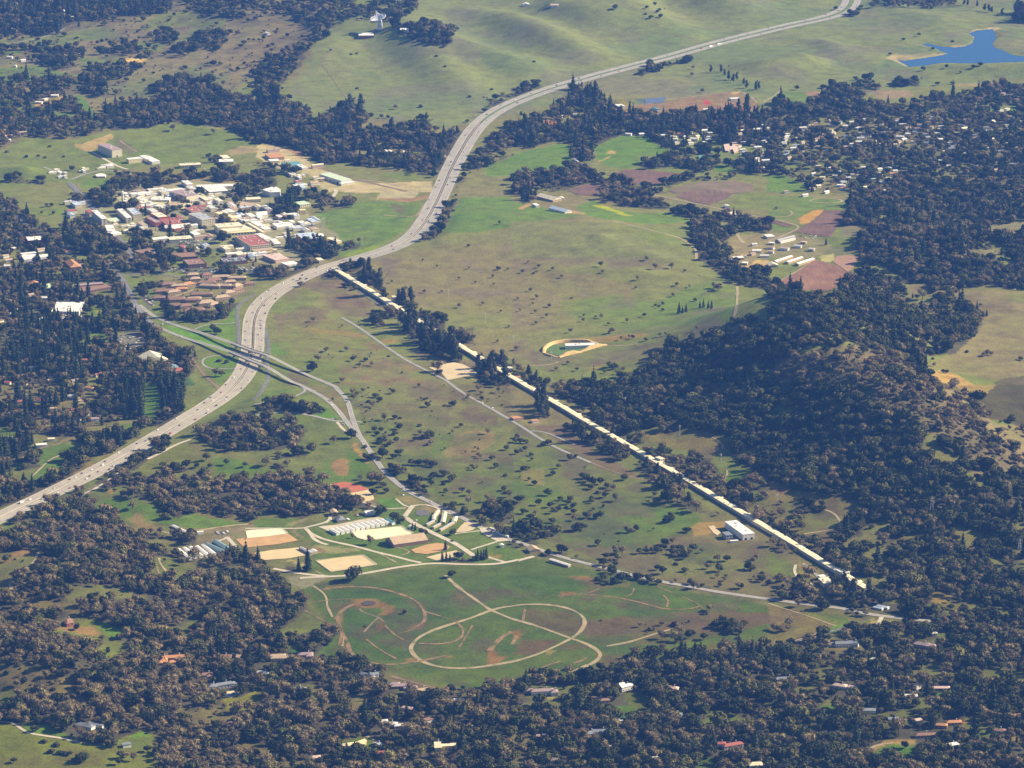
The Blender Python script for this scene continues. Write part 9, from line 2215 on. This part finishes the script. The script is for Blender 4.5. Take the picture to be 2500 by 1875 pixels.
# trees standing alone, one by one from the photograph
SINGLES = PXK('11:2040,735,b1.2 1890,785,b 2170,672,b 2050,803,o 1835,662,b 1560,648,b 1750,752,b 1450,865,o1.2 1330,585,s 1170,782,o 1290,833,o 1600,863,b 1755,993,b1.6 1955,968,o 2110,1033,b 2100,275,b1.3 2080,1293,b 1830,468,o 2180,1163,o 380,760,o '
 '21:140,608,b 230,648,b1.3 350,668,b1.3 90,695,b1.4 210,693,o 430,735,b1.3 765,640,b1.8 780,695,b1.2 1160,585,b1.4 1235,665,b2 1375,658,b2 1490,685,o1.2 1080,755,o1.4 160,855,o1.2 215,915,o1.3 50,925,o1.2 180,968,o 320,988,o1.3 70,1025,b 200,1038,o1.2 300,1075,o1.2 205,1135,o 515,914,s2 1420,805,b1.5 1530,818,b1.2 1390,898,o1.2 1580,938,o1.2 1235,985,o 1265,1000,o1.1 1300,1018,o 1300,968,o 1440,1035,c1.2 1468,1040,c1.2 1500,1030,c1.1 1430,1050,c 1620,998,c 1650,992,c 1690,998,c 1720,1003,c 1140,1072,o1.3 830,1142,o1.1 620,1072,b1.2 770,1085,b1.4 720,1080,b 990,1118,b1.2 505,1208,o1.4 862,1212,o2 838,1218,o1.1 1590,1182,o1.2 1275,1240,o1.2 1325,1230,o 1155,1278,o1.2 1040,1258,o1.3 1010,1252,o 940,1270,b1.3 1890,1140,o1.4 380,1535,b1.3 480,1480,b1.3 560,1538,o1.2 890,1520,o1.6 800,1558,b 40,1360,b1.5 '
 '12:1030,108,o1.2 970,150,s2 1480,190,o1.2 1695,182,o1.2 1235,385,o1.4 1020,405,o1.2 1078,405,o1.2 1045,436,o 1200,430,o 1370,480,o 1490,450,o1.8 1450,465,o1.2 1510,455,o1.4 1080,500,o1.5 1060,530,o1.3 1145,528,o1.2 1210,495,o1.3 1227,600,o1.2 1185,632,o 1520,705,o1.4 1530,808,o1.7 1505,815,o1.2 1690,828,o1.5 1510,868,o1.4 1615,860,s2 1370,835,o1.4 1400,695,o1.3 1340,690,o1.5 2030,648,o1.1 2067,712,o1.2 2160,560,o 2150,785,s2 2180,968,b1.5 2000,1010,b1.6 1830,1025,b1.5 2150,936,s2 1960,1115,b1.4 1410,355,s2 825,460,o2 940,540,s2 480,580,o1.9 390,600,o1.4 670,505,b1.7 1088,625,o2 1000,650,o1.6 950,640,o1.4 1060,650,s2 '
 'D:718,370,o2 700,385,o1.4 860,420,o1.6 925,450,o1.6 1467,580,o1.4 1175,595,o1.4 1140,570,o1.2 1050,520,c.6 1080,530,c.7 1395,735,c.8 1360,850,c.7 1402,845,c.8 1440,850,c.6 1730,845,c.9 1762,835,c.8 1792,840,c.8 1818,830,c.9 1705,845,c.6 1640,170,b1.4 750,80,o1.3 780,140,o1.2 640,160,o1.2 1450,1020,o1.3 '
 '22:30,495,o1.1 75,500,o1.1 122,505,o1.1 265,528,o1.1 310,518,o1.2 40,595,o 165,610,o.8 500,648,o1.3 400,720,b1.2 620,808,o1.5 650,835,o1.5 695,858,o1.5 760,858,o1.6 820,888,o1.2 740,935,s2.2 680,898,o1.2 800,972,o1.5 420,996,o 500,998,o1.2 480,1030,o1.2 525,1062,o1.2 80,1010,o1.4 50,1005,o1.2 230,1038,o1.4 325,1056,o1.1 400,1085,o1.2 100,1110,o1.1 160,1152,o1.2 180,1198,o1.3 205,1190,o1.2 90,1212,o1.3 50,1232,o1.5 350,1190,o1.2 530,1112,o1.3 640,1148,o1.4 760,1150,o1.5 720,1150,o1.2 540,1170,b1.4 565,1258,o1.8 600,1245,o1.4 1070,1255,o1.1 990,1272,b1.4 1030,1275,b1.3 1375,1175,o1.3 1320,1192,o1.3 1345,1185,o1.2 740,1384,o1.3 810,1498,o1.3 950,1455,b1.8 900,1465,b1.5 1320,1382,o1.3 1380,1365,b1.2 1440,1422,o1.2 1385,1416,o1.1 1310,1420,o1.2 1520,1462,o1.5 1490,1500,o1.5 1500,1475,o1.2 1250,1446,o1.2 1210,1448,o1.2 1155,1448,o 1100,1455,o1.3 910,1505,o1.2 1295,1630,o1.5 1250,1595,o 1410,1550,s2 1490,1612,o 1640,1446,b 1770,1520,b1.6 1850,1518,o1.2 1790,1608,o1.5 2030,1590,o1.4 2065,1597,o1.3 1510,1270,o1.3 '
 '02:1405,710,o1.2 1400,582,o1.1 1952,688,o1.2 1695,712,o1.1 1805,714,o1.1 1755,785,o1.9 1725,790,o1.2 1780,650,b1.9 2112,708,b1.3 985,1112,o1.4 1140,1068,b1.7 1500,1150,b1.7 1040,1218,o1.3 1420,1160,o1.4 '
 '01:1840,1195,o1.6 1870,1220,o1.7 1890,1458,s2.5 1950,1470,s2.5 1860,1580,b1.8 1910,1585,b1.7 1240,420,c.7 '
 '23:1400,570,b2 1450,578,b1.6 1650,556,o1.5 1760,450,o1.5 1805,425,o1.6 1850,460,o1.6 1905,470,o1.7 1950,475,o1.6 1880,500,o1.5 1705,305,b1.6 1665,335,s2.4 1060,712,b1.8 985,718,s2.6 1255,648,s2.4 1300,645,b1.3 1480,646,b1.2 1180,625,s2.2 1200,470,s2.4 1400,436,s2.6 1460,438,s2.4 770,66,o1 820,80,o.9 885,76,o1 740,46,o.9 170,838,s2 2110,840,s2 '
 '33:50,470,b1.4 110,490,b1.6 170,480,b1.4 260,272,b1.5 490,292,o1.6 560,1570,o1.2 300,120,o1.6 1030,1560,o1.3 1180,1490,o1.2 '
 '20:1710,625,e 1800,625,e1.2 1830,655,e1 1870,690,e1.2 1910,710,e1.1 1940,690,e1 2020,760,e1.2 2105,780,e1.2 2130,770,e1 2000,730,e1 1550,655,b1.3 1560,596,b1.2 1640,798,b1.4 1230,50,o1.3 1255,110,o1.4 1195,160,o1.4 1160,80,o1.3 1280,155,o1.3 1270,100,o1.2 1150,125,s2.2 190,535,s2.2 1380,1370,o1.4 '
 '30:1800,58,e1 1870,95,e1.2 1900,105,e1.2 1930,110,e1 2020,130,e1.2 2110,175,e1.3 2150,180,e1.2 2185,195,e1.3 1690,45,e1 1720,50,e1 585,85,o1.4 1300,312,o1.3 1590,362,s2.2 1420,430,o1.1 1165,350,o1.1 1050,475,o1 1540,588,o1.3 1340,608,o1.3 1770,590,o1.2 1830,568,o1.3 880,672,o1 250,775,o1.5 480,760,o1.5 1230,728,o1.6 1460,738,o1.6 1590,728,o1.1 1080,740,o1.3 780,730,o1.4 860,730,o1.5 '
 '10:1080,1018,o1.3 925,900,b1.3 800,880,b 1205,940,b1.6 1555,488,s2 1630,575,s2 1840,838,s2.3 2030,775,s2 870,465,s2 820,470,s2 1970,966,o1.3 1820,1056,o1.1 1550,1128,o1.4 290,855,o1.7 870,765,s2 1420,925,s3 1140,1022,o1.1 '
 '00:200,648,o1.2 405,632,o1.3 1240,712,o1.4 1990,620,o1.4 2050,608,o1.3 220,912,o1.4 425,970,o1.6 690,945,o2 1490,1128,b1.8 1840,1158,b1.6 230,1355,s2.4 60,1314,s2.2 330,1345,s2 430,1265,s2 1470,1490,o1.5 550,1354,s2 620,1470,o1.5 390,1362,s2 900,220,o1.8 1235,180,o1.7 '
 '31:1200,930,o 1830,980,o1.2 1430,1500,o1.2 1510,1560,o1.5 1540,1560,o1.2 1890,1410,o1.9 1860,1415,o1.5 1925,1405,o1.4 2180,1445,o1.4 1715,1378,s2.4 1420,1436,s2 1810,1080,o1.5 1850,1075,o1.4 500,450,c1 '
 '03:310,1340,o1.1 285,1345,o1 380,1440,s2.2 490,1468,s2.5 440,1528,s2.6 515,1540,s2.6 560,1545,s2.6 605,1550,o.9 680,1600,o1.2 720,1570,o1.1 800,1450,o1.3 850,1425,o1.4 940,1482,o1.3 980,1475,o1.4 1270,1522,o1.3 1040,1578,o1.3 1090,1568,b1.2 1150,1598,b1.3 1020,1630,o1.2 640,1608,o.9 120,1615,o1.1 210,912,s2.6 60,850,s2.4 660,470,o1.1')
sg = ground(np.array([(a,b_) for a,b_,_ in SINGLES]))
all_x,all_y,all_k,all_s,all_single = list(tx),list(ty),list(kind_i),list(tree_scale),[False] * len(tx)
for (a,b_,kk),(x,y) in zip(SINGLES,sg):
 all_x.append(x); all_y.append(y); all_k.append(KS.index(kk[0]))
 soft_ = .76 if (b_ < 940 and a > 620 and 480 < b_) else 1.0      # the mound's trees are small and mostly leafless
 if soft_ < 1 and kk[0] == 'o' and int(a * 7) % 3:
  all_k[-1] = 1
 all_s.append((float(kk[1:]) if len(kk) > 1 else 1.0) * soft_); all_single.append(True)
AX,AY,AK,AS,ASG = map(np.array,(all_x,all_y,all_k,all_s,all_single))
AZ = hz(AX,AY)
AQX,AQY = to_px(AX,AY,AZ)
AR = RNG.uniform(0,6.283,len(AX))
AV = RNG.integers(0,3,len(AX))
AH = AS * RNG.uniform(.85,1.15,len(AX))
inview = (AQX > 5) & (AQX < 2495) & (AQY > 10) & (AQY < 1872)
KIND = {'o': ('oak_tree','dark round oak','tree'),'b': ('bare_tree','leafless grey-brown tree','tree'),'c': ('conifer_tree','tall dark pointed conifer','tree'),
  'e': ('eucalyptus_tree','tall loose-crowned eucalyptus','tree'),'s': ('shrub','low dark rounded shrub','shrub')}
LIMIT = {'o': 300,'b': 300,'c': 300,'e': 300,'s': 290}
made = np.zeros(len(AX),bool)
for ki,kk in enumerate(KS):
 idx = np.nonzero((AK == ki) & inview)[0]
 # the hand-placed ones first, then those that show largest: the nearest
 dist = np.hypot(AY[idx] - CAM_Y,AX[idx])
 order = idx[np.argsort(dist / np.maximum(AS[idx],.3) - ASG[idx] * 1e6)][:LIMIT[kk]]
 made[order] = True
 nm,desc,cat = KIND[kk]
 for i in order:
  cr,tr = PROTO[kk][AV[i]]
  where,grp_w = near_dir(AX[i],AY[i]),near(AX[i],AY[i])
  alone = ASG[i]
  size = 'large ' if AS[i] > 1.45 and kk != 's' else ('small ' if AS[i] < .8 else '')
  lab = f"{size}{'lone ' if alone else ''}{desc} {where}"
  grp = f"{nm.replace('_', ' ')}s by {grp_w}"
  s_ = float(AS[i])
  if tr is None:
   o = link(nm,cr)
  else:
   o = bpy.data.objects.new(nm,None)
   COL.objects.link(o)
   link('crown',cr,o)
   link('trunk',tr,o)
  o.location = (AX[i],AY[i],AZ[i] - .1)
  o.rotation_euler = (0,0,AR[i])
  o.scale = (s_,s_,float(AH[i]))
  tag(o,lab,cat,grp)
# all the others: one stuff object per kind, points instancing the same shapes
def forest(kk,idx,name,label):
 cl = bpy.data.collections.new(name + '_shapes')
 for cr,tr in PROTO[kk]:
  if tr is None:
   me = cr
  else:
   me = cr.copy()
   bm = bmesh.new()
   bm.from_mesh(cr)
   bm.from_mesh(tr)
   n_ = len(cr.polygons)
   bm.faces.ensure_lookup_table()
   for f in bm.faces[n_:]:
    f.material_index = 1
   bm.to_mesh(me)
   bm.free()
   me.materials.append(M_BARK)
  cl.objects.link(bpy.data.objects.new(name + '_shape',me))
 me = bpy.data.meshes.new(name)
 n = len(idx)
 me.vertices.add(n)
 me.vertices.foreach_set('co',np.stack([AX[idx],AY[idx],AZ[idx] - .15],1).astype(np.float32).ravel())
 def att(nm,ty,arr,key):
  a = me.attributes.new(nm,ty,'POINT')
  a.data.foreach_set(key,arr)
 att('rot','FLOAT_VECTOR',np.stack([np.zeros(n),np.zeros(n),AR[idx]],1).astype(np.float32).ravel(),'vector')
 att('scl','FLOAT_VECTOR',np.stack([AS[idx],AS[idx],AH[idx]],1).astype(np.float32).ravel(),'vector')
 att('pick','INT',AV[idx].astype(np.int32),'value')
 me.update()
 o = link(name,me)
 g = bpy.data.node_groups.new(name + '_scatter','GeometryNodeTree')
 g.interface.new_socket('Geometry',in_out='INPUT',socket_type='NodeSocketGeometry')
 g.interface.new_socket('Geometry',in_out='OUTPUT',socket_type='NodeSocketGeometry')
 gi,go = g.nodes.new('NodeGroupInput'),g.nodes.new('NodeGroupOutput')
 ip = g.nodes.new('GeometryNodeInstanceOnPoints')
 ci = g.nodes.new('GeometryNodeCollectionInfo')
 ci.inputs['Collection'].default_value = cl
 ci.inputs['Separate Children'].default_value = True
 ci.inputs['Reset Children'].default_value = True
 ip.inputs['Pick Instance'].default_value = True
 def na(nm,dt):
  a = g.nodes.new('GeometryNodeInputNamedAttribute')
  a.data_type = dt
  a.inputs['Name'].default_value = nm
  return a.outputs['Attribute']
 er = g.nodes.new('FunctionNodeEulerToRotation')
 g.links.new(na('rot','FLOAT_VECTOR'),er.inputs[0])
 g.links.new(gi.outputs[0],ip.inputs['Points'])
 g.links.new(ci.outputs[0],ip.inputs['Instance'])
 g.links.new(na('pick','INT'),ip.inputs['Instance Index'])
 g.links.new(er.outputs[0],ip.inputs['Rotation'])
 g.links.new(na('scl','FLOAT_VECTOR'),ip.inputs['Scale'])
 g.links.new(ip.outputs[0],go.inputs[0])
 md = o.modifiers.new('scatter','NODES')
 md.node_group = g
 tag(o,label,None,None,'stuff')
 return o
for kk,nm,lab in (('o','oak_woodland','dark evergreen oak woodland covering ridges, hollows and gardens'),('b','bare_woodland','grey-brown leafless woodland between the dark oaks'),('c','conifer_woodland','tall dark conifers massed over the suburbs and gardens'),('e','eucalyptus_woodland','eucalyptus growing in the mass of trees'),('s','brushland','low brush scattered over pastures and brows')):
 idx = np.nonzero((AK == KS.index(kk)) & ~made)[0]
 if len(idx):
  forest(kk,idx,nm,lab)
 print(nm,len(idx))
# --- the air
hb = bpy.data.meshes.new('haze')
x0,x1,y0,y1,z0,z1 = -16400,16400,-14400,24400,-60,CAM_H + 120
hb.from_pydata([(x,y,z) for z in (z0,z1) for x,y in ((x0,y0),(x1,y0),(x1,y1),(x0,y1))],[],[(3,2,1,0),(4,5,6,7),(0,1,5,4),(1,2,6,5),(2,3,7,6),(3,0,4,7)])
hm = bpy.data.materials.new('air')
hm.use_nodes = True
t = hm.node_tree
t.nodes.clear()
pv = N(t,'ShaderNodeVolumePrincipled',Density=HAZE_DENSITY,Anisotropy=0.0)
pv.inputs['Color'].default_value = (*HAZE_COLOR,1)
ho = t.nodes.new('ShaderNodeOutputMaterial')
t.links.new(pv.outputs[0],ho.inputs['Volume'])
hb.materials.append(hm)
tag(link('haze',hb),'thin blue haze filling the air',kind='stuff')
